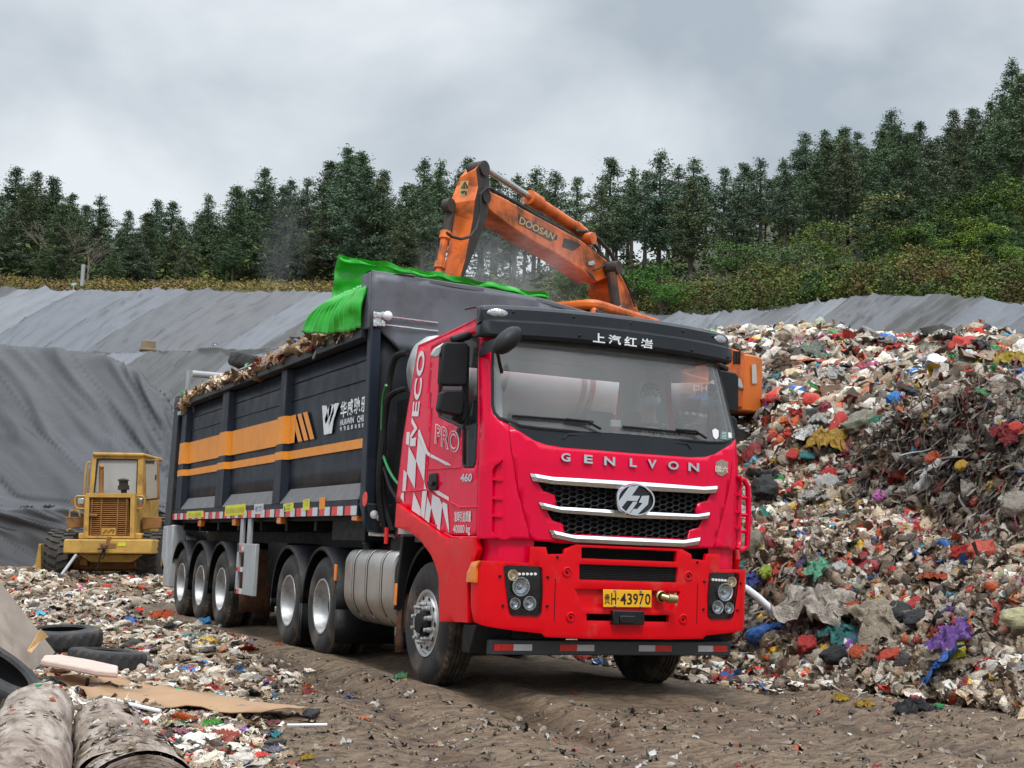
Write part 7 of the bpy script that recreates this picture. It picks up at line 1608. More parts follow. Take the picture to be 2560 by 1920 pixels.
def slope_n(fn, x, y, e=.25):
    zx = (fn(x+e, y)-fn(x-e, y))/(2*e); zy = (fn(x, y+e)-fn(x, y-e))/(2*e); n = np.stack([-zx, -zy, np.ones_like(zx)], -1); return n/np.linalg.norm(n, axis=1, keepdims=True)
rg = np.random.default_rng(77)
def heap_points(n, dlo, dhi, alo=.02, ahi=.47, power=1.0):
    d = dlo+(dhi-dlo)*rg.uniform(0, 1, n)**power; a = rg.uniform(alo, ahi, n); x, y = from_polar(a, d); z = heap_z(x, y); ok = (z > .0)&((x > 1.55)|(y < -.15)); x, y, z = x[ok], y[ok], z[ok]; return x, y, z, slope_n(heap_z, x, y)
def pal(n, w, clump=None):
    c_ = PAL[rg.choice(len(PAL), n, p=w)]*rg.uniform(.65, 1.2, (n, 1)); return c_
def dirty(c_, x, y, z, s=.5):
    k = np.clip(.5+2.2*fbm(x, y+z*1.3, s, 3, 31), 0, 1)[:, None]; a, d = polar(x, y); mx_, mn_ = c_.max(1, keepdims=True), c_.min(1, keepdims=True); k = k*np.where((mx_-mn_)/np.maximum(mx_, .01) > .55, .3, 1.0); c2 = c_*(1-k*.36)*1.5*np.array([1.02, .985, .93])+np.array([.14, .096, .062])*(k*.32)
    cut = (sstep(.23, .30, a+.03*np.sin(y*2))*sstep(1.5, 2.2, z)*sstep(19.0, 17.2, d)*sstep(.5, .8, x))[:, None]*.45      # shade of the hollow cut painted into the waste as dark brown
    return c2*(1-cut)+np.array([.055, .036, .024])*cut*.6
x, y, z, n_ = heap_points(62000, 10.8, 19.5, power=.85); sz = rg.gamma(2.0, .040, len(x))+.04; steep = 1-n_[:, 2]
c_ = dirty(pal(len(x), PW_HEAP), x, y, z); c_ = c_*(1-np.clip(steep*1.3-.2, 0, .5))[:, None]  # steep faces painted darker, shade put into the piece colours
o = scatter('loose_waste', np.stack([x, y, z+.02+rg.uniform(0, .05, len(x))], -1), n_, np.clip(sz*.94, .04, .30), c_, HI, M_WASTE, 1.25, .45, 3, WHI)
tag(o, 'countless scraps of plastic, film and paper covering the front of the waste heap', 'waste')
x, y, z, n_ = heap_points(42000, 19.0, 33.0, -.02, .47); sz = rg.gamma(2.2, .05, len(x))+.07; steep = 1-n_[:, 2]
c_ = dirty(pal(len(x), PW_HEAP), x, y, z); c_ = c_*(1-np.clip(steep*1.6, 0, .6))[:, None]  # same painted shading by slope on the upper terraces
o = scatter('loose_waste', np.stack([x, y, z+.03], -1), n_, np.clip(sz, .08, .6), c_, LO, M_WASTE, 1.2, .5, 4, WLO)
tag(o, 'countless scraps of plastic and film on the upper terraces of the waste heap', 'waste')
def p_soft(seed, n=14, m=10, amp=.13):
    r_ = np.random.default_rng(seed); x, y = np.meshgrid(np.linspace(-.5, .5, n), np.linspace(-.36, .36, m)); z = 0
    for i in range(6): a, f = r_.uniform(0, 3.14), r_.uniform(4, 13); z = z+amp*r_.uniform(.3, 1)*(1-np.abs(np.sin((x*math.cos(a)+y*math.sin(a))*f+r_.uniform(0, 6))))
    x = x+.07*np.sin(y*13+seed); y = y+.07*np.sin(x*11+seed*2); z = z-.7*(x*x+y*y); i = np.arange(n*m).reshape(m, n); F = np.stack([i[:-1, :-1], i[:-1, 1:], i[1:, 1:], i[1:, :-1]], -1).reshape(-1, 4); return np.stack([x, y, z-z.mean()], -1).reshape(-1, 3), tris(F)
def p_sack(seed):
    r_ = np.random.default_rng(seed); V, F = ico(3); k = np.ones(len(V))
    for i in range(9): k = k+.07*(1-2*np.abs(np.sin(V@(r_.normal(0, 1, 3)*(1.2+.45*i))+r_.uniform(0, 6))))
    return V*k[:, None]*np.array([.55, .42, r_.uniform(.24, .36)]), F
SOFT = [p_soft(s_) for s_ in range(80, 88)]+[p_sack(s_) for s_ in range(90, 95)]; WSOFT = np.array([.08]*8+[.072]*5); WSOFT = WSOFT/WSOFT.sum()
PW_SOFT = np.array([14, 10, 14, 10, 8, 7, 5, 5, 4, 8, 7, 4.5, 3, 1.6, 1.5, 1.4, 2, 1.6, .8, 2, 14]); PW_SOFT /= PW_SOFT.sum()
x, y, z, n_ = heap_points(4600, 10.9, 21, .03, .44, .85); c_ = dirty(pal(len(x), PW_SOFT)*1.08, x, y, z); st = 1-n_[:, 2]; c_ = c_*(1-np.clip(st*1.3-.2, 0, .5))[:, None]  # film on steep faces darkened too, as painted shade
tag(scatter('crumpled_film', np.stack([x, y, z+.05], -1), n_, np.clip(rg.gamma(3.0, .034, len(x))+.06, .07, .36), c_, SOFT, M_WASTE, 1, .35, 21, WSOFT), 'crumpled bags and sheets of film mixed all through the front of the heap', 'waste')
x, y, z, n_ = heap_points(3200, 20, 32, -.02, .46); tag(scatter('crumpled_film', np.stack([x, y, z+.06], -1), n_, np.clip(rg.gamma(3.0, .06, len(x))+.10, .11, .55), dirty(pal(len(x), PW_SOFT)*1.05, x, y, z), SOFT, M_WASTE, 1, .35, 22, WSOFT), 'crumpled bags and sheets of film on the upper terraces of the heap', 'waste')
# hanging strips on the steep cut
x, y, z, n_ = heap_points(15000, 14.0, 18.5, .15, .47); st = n_[:, 2] < .66; x, y, z, n_ = x[st][:900], y[st][:900], z[st][:900], n_[st][:900]
if len(x):
    r_ = np.random.default_rng(9); V, F = p_strip(40); Mm = np.zeros((len(x), 3, 3)); down = np.stack([n_[:, 0]*n_[:, 2], n_[:, 1]*n_[:, 2], n_[:, 2]**2-1], -1); down /= np.linalg.norm(down, axis=1, keepdims=True); down = down+r_.normal(0, .28, down.shape); Mm[:, :, 0] = down; Mm[:, :, 2] = n_; Mm[:, :, 1] = np.cross(n_, down)
    S = r_.uniform(.12, .42, len(x)); Wv = np.einsum('nij,nkj->nki', Mm, V[None]*S[:, None, None]*np.array([1, .6, .9]))+(np.stack([x, y, z], -1)+n_*.05)[:, None, :]
    cc = np.repeat(dirty(pal(len(x), PW_HEAP), x, y, z)*.5, len(V), 0); tag(np_mesh('hanging_film', Wv.reshape(-1, 3), (F[None]+(np.arange(len(x))*len(V))[:, None, None]).reshape(-1, 3), M_WASTE, cc, 'stuff', False), 'dark strips of film hanging from the steep cut in the heap', 'waste')
# litter on the yard: thick at the left, thin flakes in the mud
def litter_density(x, y):
    a, d = polar(x, y); u = a*2957+1106
    k = sstep(700, 420, u-45*np.sin(d*1.1))*sstep(4.5, 7, d); k = np.maximum(k*sstep(30, 24, d), .0); k = k*(.12+.88*sstep(-.07, .10, fbm(x, y, .5, 3, 61)))
    lane = sstep(1.7, 1.2, np.abs(x+2.0))*sstep(2, 6, y)*sstep(10, 8, y)*0; return k
def yard_points(n, dlo, dhi, alo=-.42, ahi=.42): d = dlo+(dhi-dlo)*rg.uniform(0, 1, n)**.8; a = rg.uniform(alo, ahi, n); x, y = from_polar(a, d); return x, y
x, y = yard_points(140000, 5.5, 29, -.46, -.05); k = litter_density(x, y); ok = (rg.uniform(0, 1, len(x)) < k*.62)&((np.abs(x) > 1.6)|(y > 14.5)|(y < -.3)); x, y = x[ok][:44000], y[ok][:44000]
a_, d_ = polar(x, y); z = ground_z(x, y); sz = np.clip(rg.gamma(2.0, .028, len(x))+.025, .025, .22)*np.clip(.5+d_*.04, .6, 1.3); w_ = PW_HEAP*.35+PW_MUD*.65
c_ = dirty(pal(len(x), w_), x, y, z, .9); o = scatter('litter', np.stack([x, y, z+.012], -1), slope_n(ground_z, x, y, .15), sz, c_, HI, M_WASTE, .7, .28, 5, WHI); tag(o, 'trampled scraps of plastic and paper littering the left of the yard', 'litter')
x, y = yard_points(19000, 5.2, 22, -.42, .45); ok = ((np.abs(x) > 1.5)|(y < -.2)); x, y = x[ok], y[ok]; z = ground_z(x, y); sz = np.clip(rg.gamma(1.5, .013, len(x))+.010, .010, .085)
c_ = pal(len(x), PW_MUD)*.8; o = scatter('mud_flakes', np.stack([x, y, z+.004], -1), slope_n(ground_z, x, y, .15), sz, c_, [p_sheet(4, 3, s_, .22) for s_ in range(60, 66)]+[p_strip(s_) for s_ in (70, 71)]+[p_crumple(1, .6, 73)], M_WASTE, .8, .25, 6); tag(o, 'small clods and flakes pressed into the wet mud', 'debris')
PW_LIT = PW_SOFT*np.array([1.3]*10+[.45]*9+[1, 1.3]); PW_LIT = PW_LIT/PW_LIT.sum()
x, y = yard_points(26000, 5.6, 28, -.46, -.06); k = litter_density(x, y); ok = (rg.uniform(0, 1, len(x)) < k*.6)&((np.abs(x) > 1.7)|(y > 14.5)); x, y = x[ok][:3600], y[ok][:3600]; z = ground_z(x, y); d_ = polar(x, y)[1]
tag(scatter('crumpled_film', np.stack([x, y, z+.02], -1), slope_n(ground_z, x, y, .15), np.clip(rg.gamma(2.6, .03, len(x))+.05, .05, .3)*np.clip(.5+d_*.04, .6, 1.4), dirty(pal(len(x), PW_LIT), x, y, z, .9), SOFT, M_WASTE, .75, .22, 23, WSOFT), 'crumpled bags and sheets among the litter of the yard', 'litter')
# scraps between heap and truck, seen under the bumper
x = rg.uniform(1.5, 3.4, 2600); y = rg.uniform(.5, 14, 2600); z = np.maximum(ground_z(x, y), heap_z(x, y)); o = scatter('litter', np.stack([x, y, z+.02], -1), slope_n(ground_z, x, y, .2), np.clip(rg.gamma(2, .045, 2600)+.03, .04, .3), dirty(pal(2600, PW_HEAP), x, y, z), HI, M_WASTE, .8, .4, 8); tag(o, 'scraps strewn along the far side of the truck', 'litter')
# load in the trailer
lx, ly = np.meshgrid(np.linspace(-1.14, 1.12, 40), np.linspace(3.5, 12.6, 140)); lz = 3.38+.20*(1-(lx/1.15)**2)+.25*fbm(lx, ly, .8, 3, 3)-.5*sstep(11, 12.6, ly)*0+.25*sstep(6, 4.4, ly)*(1-(lx/1.2)**2)
LZ = lambda x, y: 3.50+.20*(1-(x/1.15)**2)+.25*fbm(x, y, .8, 3, 3)-.12*sstep(11.3,12.4,y)+.30*sstep(6.5, 4.6, y)*(1-(x/1.2)**2)+.75*np.exp(-((x-.65)/.45)**2-((y-5.9)/.8)**2)
lz = LZ(lx, ly)-.05; hc = np.full((lx.size, 3), .07)*np.array([1, .78, .55]); tag(grid_mesh('load_body', lx, ly, lz, M_SOIL, hc, 'stuff'), 'brown waste filling the trailer', 'waste')
x = np.where(rg.uniform(0, 1, 5200) < .3, rg.uniform(-1.32, -1.0, 5200), rg.uniform(-1.2, 1.1, 5200)); y = rg.uniform(3.6, 12.3, 5200); z = LZ(x, y); o = scatter('load_scraps', np.stack([x, y, z+.01], -1), slope_n(LZ, x, y), np.clip(rg.gamma(2, .045, 5200)+.04, .04, .3), dirty(pal(5200, PW_HEAP)*np.array([1, .85, .7]), x, y, z), HI, M_WASTE, 1, .5, 12); tag(o, 'torn scraps lying on top of the load in the trailer', 'waste')
# ---- single larger pieces
def film_mesh(name, V, F, smooth=True): 
    o = np_mesh(name, V, F, M_BAG, None, None, smooth); COL.objects.unlink(o); return o.data
def p_bag(seed, flat=.6, knot=True):
    r_ = np.random.default_rng(seed); V, F = ico(4); dr = r_.normal(0, 1, (9, 3)); k = np.ones(len(V))
    for i in range(9): k += .065*(1-2*np.abs(np.sin(V@dr[i]*(.9+.42*i)+r_.uniform(0, 6))))*(1 if i < 4 else .7)
    if knot: t = np.clip((V[:, 2]-.55)/.45, 0, 1); k *= 1-.45*t; 
    V = V*k[:, None]; 
    if knot: V[:, 2] += np.clip((V[:, 2]-.5), 0, 1)*.5
    return V*np.array([.5, .42, .5*flat]), F
def p_film(seed, amp=.075):
    r_ = np.random.default_rng(seed); n, m_ = 26, 18; x, y = np.meshgrid(np.linspace(-.5, .5, n), np.linspace(-.33, .33, m_)); z = 0
    for i in range(7):
        a, f = r_.uniform(0, 3.14), r_.uniform(6, 24); z = z+amp*(1-np.abs(np.sin((x*math.cos(a)+y*math.sin(a))*f+r_.uniform(0, 6))))**2*r_.uniform(.4, 1)
    s_ = 1+.18*np.sin(np.arctan2(y, x)*r_.integers(3, 6)+r_.uniform(0, 6)); x, y = x*s_+.05*np.sin(y*17+seed)+.03*np.sin(y*31+x*9), y*s_+.05*np.sin(x*15+seed*2)+.03*np.sin(x*29-y*11); z = z-.5*(x*x+y*y)*r_.uniform(0, 1)
    i = np.arange(n*m_).reshape(m_, n); return np.stack([x, y, z-z.min()*.6], -1).reshape(-1, 3), np.stack([i[:-1, :-1], i[:-1, 1:], i[1:, 1:], i[1:, :-1]], -1).reshape(-1, 4)
BAGM = [film_mesh('plastic_bag', *p_bag(s_, f_)) for s_, f_ in ((1, .65), (2, .55), (3, .8), (4, .5), (5, .7), (6, .45))]
FILM = [film_mesh('plastic_sheet', *p_film(s_)) for s_ in range(30, 38)]
CN = {'red': (.50, .025, .015), 'orange red': (.58, .09, .02), 'dark red': (.26, .02, .025), 'pink': (.55, .12, .24), 'blue': (.02, .13, .46), 'light blue': (.10, .35, .52), 'green': (.03, .30, .08), 'yellow': (.60, .40, .03), 'white': (.62, .62, .60), 'pale grey': (.44, .43, .40), 'beige': (.38, .31, .22), 'brown': (.17, .115, .07), 'black': (.018, .018, .021), 'purple': (.18, .08, .34), 'olive': (.20, .21, .10), 'teal': (.05, .26, .26)}
USED = {}
def lay(kind, meshes, colour, x, y, z, size, label, spin=None, normal=None, flat=1.0, stretch=1.0, group=None, name=None):
    o = bpy.data.objects.new(name or ('plastic_bag' if kind == 'bag' else 'plastic_sheet'), meshes[int(rg.integers(len(meshes)))]); COL.objects.link(o); o.location = (x, y, z)
    n = Vector(normal) if normal is not None else Vector((0, 0, 1)); o.rotation_euler = (n.to_track_quat('Z', 'Y') @ Euler((0, 0, rg.uniform(0, 6.28) if spin is None else spin)).to_quaternion()).to_euler(); o.scale = (size*stretch, size, size*flat)
    c_ = CN[colour] if isinstance(colour, str) else colour; o.color = tuple(c_)+(1,); o['_c'] = 0; del o['_c']
    return tag(o, label, 'bag' if kind == 'bag' else 'plastic film', group)
def ray_heap(k, px, py):
    """where the sight line through a point of the photograph meets the heap or the yard"""
    d = np.array(ray(cp(k, px, py))); t = np.arange(7.0, 40, .04); Q = CAM+d[None]*t[:, None]; h = np.maximum(heap_z(Q[:, 0], Q[:, 1]), ground_z(Q[:, 0], Q[:, 1])); i = np.nonzero(Q[:, 2] < h)[0]
    return Q[i[0]] if len(i) else Q[-1]
# pieces that stand out in the photograph: crop, x, y, kind, colour, size, label
SPEC = [(8, 655, 400, 'film', 'pink', .75, 'big pink plastic sheet high on the heap right of the excavator'), (8, 770, 470, 'film', (.20, .24, .20), .9, 'large grey green sheet below the pink one high on the heap'), (8, 2130, 365, 'bag', (.05, .30, .62), .42, 'sky blue rounded bag near the top of the heap at far right'),
        (8, 1950, 275, 'bag', 'blue', .38, 'blue bag standing up on the crest of the heap'), (8, 1320, 805, 'bag', (.02, .22, .62), .50, 'bright blue bag caught in the upper edge of the dark cut'), (8, 1420, 745, 'bag', 'black', .55, 'black bag beside the bright blue one at the edge of the cut'),
        (8, 525, 515, 'bag', 'yellow', .32, 'yellow bag high on the heap just right of the excavator'), (8, 650, 580, 'bag', 'red', .40, 'red bag on the heap right of the excavator counterweight'), (8, 1255, 575, 'bag', (.02, .42, .06), .30, 'bright green bottle shaped bag above the middle of the cut'), (8, 1020, 585, 'bag', 'orange red', .34, 'orange red bag left of the bright green one on the upper heap'),
        (8, 2100, 490, 'film', (.34, .13, .06), .9, 'rust brown sheet near the top at far right'), (8, 2120, 520, 'film', (.42, .30, .03), .8, 'mustard yellow sheet under the rust brown one at far right'), (8, 1830, 500, 'bag', 'white', .6, 'pile of crumpled white film on the right upper terrace'), (8, 1080, 985, 'bag', (.24, .23, .17), .85, 'khaki sack lying at the left foot of the dark cut'),
        (8, 860, 1090, 'film', (.46, .28, .04), .85, 'ochre sheet draped over the heap left of the khaki sack'), (8, 1580, 1205, 'bag', 'orange red', .38, 'orange red bag below the dark cut'), (8, 2150, 990, 'bag', (.66, .05, .03), .32, 'bright red bag at far right beside the dark cut'), (8, 1215, 1460, 'bag', (.62, .16, .50), .36, 'magenta bag in the middle of the lower heap'), (8, 1100, 1530, 'bag', (.55, .30, .08), .45, 'amber bag left below the magenta one'), (8, 430, 1600, 'film', (.06, .30, .24), .5, 'teal and white carton on the heap beside the red grab rail'),
        (8, 420, 1430, 'bag', 'black', .75, 'large black torn sack on the heap beside the grab rail'), (8, 1780, 1250, 'bag', (.55, .33, .03), .3, 'small orange yellow bag right below the cut'), (8, 610, 1180, 'bag', 'red', .4, 'red bag on the heap level with the shield badge'), (8, 1200, 950, 'film', (.05, .30, .20), .5, 'green striped ribbon hanging down the cut'), (8, 2080, 1030, 'film', 'dark red', .5, 'dark red strip sticking out of the cut at far right'), (8, 2150, 1540, 'bag', (.35, .31, .26), 0.62, 'big dirty beige bundle at the right edge of the picture'),
        (9, 670, 250, 'bag', (.20, .17, .12), 1.0, 'big brown sack right behind the cab corner'), (9, 1075, 330, 'film', (.16, .48, .30), .45, 'mint green sheet in the middle of the lower heap'), (9, 1190, 325, 'bag', 'white', .3, 'white bag right of the mint green sheet'), (9, 1980, 255, 'bag', (.62, .10, .06), .6, 'coral red bag on the right of the lower heap'), (9, 1880, 240, 'film', 'red', .4, 'red and white wrapper left of the coral red bag'), (9, 1250, 540, 'bag', (.55, .09, .02), .42, 'rust orange bag under a navy bag on the lower heap'), (9, 1245, 490, 'bag', (.03, .04, .16), .36, 'navy bag resting on a rust orange bag'),
        (9, 1600, 540, 'bag', 'red', .42, 'crimson bag beside black bags on the lower heap'), (9, 1520, 590, 'bag', 'black', .6, 'black bag left below the crimson one'), (9, 1610, 620, 'bag', (.03, .032, .04), .5, 'dark charcoal bag right below the crimson one'), (9, 1540, 565, 'bag', (.42, .50, .20), .34, 'lime and white bag lying on the black bag'), (9, 1820, 730, 'film', 'purple', .65, 'violet wrapper low on the right of the heap'), (9, 1830, 800, 'bag', (.52, .48, .04), .42, 'yellow green net low on the right of the heap'), (9, 1080, 590, 'film', (.42, .38, .33), 1.25, 'large crumpled grey white sheet in the middle of the lower heap'), (9, 1390, 640, 'film', (.33, .28, .21), 1.0, 'wide beige sheet right of the grey white one'), (9, 930, 545, 'bag', (.50, .45, .38), .45, 'cream bag at the end of the white pipe'), (9, 2170, 620, 'bag', (.55, .52, .30), .5, 'cream yellow bucket shaped sack at the right edge'),
        (9, 1010, 755, 'bag', (.55, .05, .04), .42, 'red bag near the foot of the heap right of the bumper'), (9, 680, 830, 'bag', 'red', .3, 'red and blue can like bag beside the front right wheel'), (9, 1300, 800, 'bag', 'orange red', .4, 'orange red bag at the foot of the heap'), (9, 1460, 815, 'bag', (.60, .07, .03), .35, 'bright red bag right of the orange red one at the foot'), (9, 1160, 820, 'bag', 'black', .5, 'black sack at the foot of the heap'), (9, 1200, 650, 'bag', 'black', .42, 'black bag under the large grey white sheet'), (9, 820, 930, 'bag', 'red', .34, 'red net bag on the ground right of the front wheel'), (9, 580, 925, 'film', (.5, .08, .06), .5, 'red and white wrapper on the ground near the front wheel'), (9, 1840, 985, 'film', (.26, .22, .16), .85, 'khaki torn sack standing at the edge of the mud'), (9, 1940, 1062, 'bag', (.50, .06, .02), .38, 'bright red bag alone on the mud at right'), (9, 1200, 1040, 'film', 'yellow', .24, 'yellow wrapper on the mud before the heap'), (9, 1330, 1075, 'film', (.6, .35, .05), .26, 'orange yellow wrapper on the mud before the heap'), (9, 1745, 1085, 'bag', (.03, .35, .10), .16, 'small green cup on the mud at right'), (9, 1600, 1095, 'film', 'black', .5, 'flat black film at the edge of the mud'), (9, 1655, 1010, 'film', 'yellow', .22, 'yellow scrap at the foot of the heap'), (9, 1620, 1060, 'bag', (.40, .08, .08), .24, 'dull red lump at the edge of the mud'), (9, 700, 400, 'film', (.08, .12, .42), .42, 'blue and white packet right of the headlight'), (9, 780, 350, 'bag', (.40, .52, .06), .3, 'lime yellow bag right of the headlight'), (9, 640, 315, 'film', 'teal', .45, 'teal film right behind the bumper corner'),
        (2, 1100, 1180, 'bag', (.52, .04, .03), .5, 'red bag lying under the truck seen below the bumper'), (2, 1050, 1358, 'film', (.22, .05, .03), .16, 'small dull red scrap on the mud before the bumper'), (2, 95, 1272, 'film', (.10, .36, .18), .24, 'pale green scrap on the mud left of the front wheel'), (2, 1040, 1410, 'film', (.5, .45, .36), .13, 'cream scrap on the mud before the bumper'),
        (6, 1410, 455, 'bag', (.02, .20, .46), .48, 'blue bag on the ground before the trailer wheels'), (6, 1545, 460, 'film', 'white', .26, 'white and black wrapper right of the blue bag'), (6, 1170, 475, 'bag', 'black', .36, 'black bag left of the blue one by the trailer'), (6, 1130, 395, 'film', 'orange red', .7, 'long orange red cloth on the litter by the rear trailer wheel'), (6, 850, 405, 'bag', 'pink', .16, 'small magenta scrap left of the orange red cloth'), (6, 985, 205, 'bag', 'orange red', .40, 'orange red bag between loader and trailer'), (6, 1080, 95, 'film', (.42, .08, .07), .8, 'red and white striped cloth heaped by the trailer tail'), (6, 860, 120, 'film', (.40, .44, .47), .8, 'pale blue grey film under the loader'), (6, 380, 340, 'film', (.52, .46, .42), .75, 'dirty white board like sheet behind the upper tyre'), (6, 475, 262, 'film', 'blue', .35, 'blue wrapper before the loader'), (6, 720, 270, 'film', 'black', .4, 'flat black rag before the loader'),
        (6, 530, 690, 'film', (.52, .06, .02), .8, 'torn orange red mesh sack between board and lower tyre'), (6, 955, 745, 'bag', (.20, .20, .18), .58, 'round grey bundle in clear film beside the lower tyre'), (6, 1410, 755, 'bag', (.34, .24, .08), .25, 'small ochre bag on the litter behind the cardboard'), (6, 1650, 800, 'film', (.06, .22, .50), .42, 'blue bowl like sheet beyond the cardboard'), (6, 1770, 845, 'film', (.50, .52, .52), .38, 'white film with red corner beyond the cardboard'), (6, 1850, 855, 'film', 'orange red', .3, 'orange red rag beside the white film'), (6, 1375, 845, 'film', (.55, .38, .37), .36, 'white and red food packet on the cardboard'), (6, 1450, 910, 'film', (.55, .05, .04), .34, 'red printed wrapper on the cardboard'), (6, 910, 868, 'film', (.34, .32, .26), .34, 'clear bag with green label on the cardboard'), (6, 1120, 985, 'bag', (.55, .54, .50), .50, 'big clear white bag on the front edge of the cardboard'), (6, 1370, 1030, 'film', (.46, .45, .42), .42, 'torn clear film right of the big white bag'), (6, 1660, 1075, 'bag', (.47, .45, .42), .30, 'round clear white bag beyond the litter front'),
        (6, 2150, 1090, 'bag', (.055, .057, .06), .28, 'dark grey crumpled bag at the right edge of the litter'), (6, 1890, 940, 'film', (.10, .33, .60), .15, 'small light blue scrap at the end of the cardboard'), (6, 1470, 1150, 'film', (.10, .45, .06), .30, 'bright green wrapper in the litter in front'), (6, 1240, 1180, 'film', (.06, .36, .10), .32, 'dark green long wrapper left of the bright green one'), (6, 1220, 1215, 'film', (.62, .26, .36), .26, 'pink packet in the litter in front'), (6, 1560, 1260, 'film', (.58, .13, .09), .45, 'salmon red bag in the litter in front'), (6, 1570, 1390, 'film', (.50, .08, .03), .38, 'red orange wrapper at the bottom of the litter'), (6, 1890, 1140, 'film', (.36, .10, .10), .2, 'purple and yellow packet at the right of the litter'), (6, 1880, 1225, 'film', (.06, .42, .48), .22, 'turquoise scrap at the right of the litter'), (6, 1890, 1325, 'film', (.42, .40, .52), .2, 'white and violet packet near the bottom of the litter'), (6, 2125, 1380, 'film', 'yellow', .16, 'small yellow scrap at the bottom right of the litter'), (6, 1060, 1200, 'film', (.48, .04, .03), .28, 'bright red scrap on the front felt roll'), (6, 670, 1170, 'film', (.45, .12, .12), .26, 'faded red scrap on the second felt roll'), (6, 555, 1165, 'bag', (.55, .50, .43), .2, 'small white bag between the felt rolls'), (6, 525, 1020, 'film', (.38, .07, .06), .22, 'dull red wrapper between the felt rolls'), (6, 70, 1370, 'bag', 'black', .34, 'black bin bag at the bottom left corner'), (6, 20, 920, 'bag', (.34, .32, .29), .40, 'dirty clear bag at the left edge before the leaning tyre'), (6, 1580, 530, 'film', 'red', .22, 'red scrap on the mud before the drive wheels'), (6, 1930, 590, 'film', (.50, .12, .05), .2, 'orange red scrap beside the drive wheel'), (6, 2120, 885, 'film', (.5, .10, .03), .2, 'orange scrap on the mud right of the litter'), (6, 2130, 920, 'film', (.42, .05, .05), .2, 'dull red scrap on the mud right of the litter')]
for k, px_, py_, kd, col_, sz_, lb_ in SPEC:
    sz_ *= .52 if k == 6 or k == 2 else .62
    q = ray_heap(k, px_, py_); up_h = float(heap_z(q[0], q[1])[0] if np.ndim(heap_z(q[0], q[1])) else heap_z(q[0], q[1])) > .2; q = q+(CAM-q)/np.linalg.norm(CAM-q)*(.22 if up_h else .02); nn = slope_n(lambda a, b: np.maximum(heap_z(a, b), ground_z(a, b)), q[0:1], q[1:2], .2)[0]; nn = nn*.7+np.array([0, 0, .3])-np.array(HF)*.25
    lay(kd, BAGM if kd == 'bag' else FILM, col_, q[0], q[1], q[2]+((.10 if kd == 'bag' else .05)*sz_*2 if up_h or kd == 'bag' else .005), sz_, lb_, normal=nn, flat=1.0 if kd == 'bag' else 1.2)
# further bags and sheets, each its own object
NAMES = list(CN); WT = np.array([7, 4, 4, 2, 2.2, 1.5, 1.5, 2.4, 18, 20, 14, 8, 8, .8, 3, 1]); WT = WT/WT.sum()
def zone(q):
    px = proj(q); u, v_ = px
    if u > 660:
        row = 'top' if v_ < 385 else 'upper terrace' if v_ < 450 else 'middle slope' if v_ < 535 else 'lower slope' if v_ < 620 else 'foot'; c_ = 'beside the truck' if u < 800 else 'midway out' if u < 900 else 'far from the truck'; return 'on the heap %s %s' % (row, c_)
    return 'in the litter '+('near the loader' if v_ < 610 else 'before the trailer wheels' if v_ < 660 else 'around the cardboard' if v_ < 720 else 'at the bottom')+(' by the tyres' if u < 110 else ' midway to the truck' if u < 230 else ' near the truck')
made = []
x, y, z, n_ = heap_points(420, 11.2, 28.5, .13, .39, .8)
for i in range(min(185, len(x))): made.append((x[i], y[i], z[i], n_[i], rg.choice(['bag', 'film']), float(rg.uniform(.16, .42))*(1.25 if y[i] > 8 else 1)))
cx, cy = yard_points(900, 7.5, 27, -.40, -.10); kk = litter_density(cx, cy); sel = np.nonzero((rg.uniform(0, 1, 900) < kk)&((np.abs(cx) > 1.7)|(cy > 14.5)))[0][:60]
for i in sel: made.append((cx[i], cy[i], float(ground_z(cx[i], cy[i])), np.array([0, 0, 1.0]), rg.choice(['film', 'film', 'bag']), float(rg.uniform(.10, .26))))
tmp = []
for (x_, y_, z_, nn, kd, sz_) in made:
    col_ = NAMES[rg.choice(len(NAMES), p=WT)]; zn = zone((x_, y_, z_)); big = 'large' if sz_ > .34 else 'small' if sz_ < .2 else 'mid sized'
    tmp.append((x_, y_, z_, nn, kd, sz_, col_, '%s %s %s %s' % (big, col_, 'bag' if kd == 'bag' else 'torn sheet', zn)))
dup_ = {}
for t_ in tmp: dup_.setdefault(t_[7], []).append(t_)
for lb_, L_ in dup_.items():
    L_.sort(key=lambda t: proj(t[:3])[1])
    for j, (x_, y_, z_, nn, kd, sz_, col_, _) in enumerate(L_):
        l2 = lb_ if len(L_) == 1 else lb_+(', highest one' if j == 0 else ', lowest one' if j == len(L_)-1 else ', %s down' % ordinal(j+1)); l2 = l2 if len(l2.split()) <= 16 else l2.replace('mid sized ', '').replace(' torn ', ' ').replace(' the ', ' ')
        c0 = np.array(CN[col_])*rg.uniform(.75, 1.15); lay(kd, BAGM if kd == 'bag' else FILM, tuple(np.clip(c0, .01, .9)), x_-HF[0]*.08, y_-HF[1]*.08, z_+.12*sz_+.06*(x_ > 1.5), sz_, l2, normal=nn*.8+np.array([0, 0, .2])+rg.normal(0, .25, 3), group='bags and sheets in the waste', stretch=float(rg.uniform(.8, 1.5)))
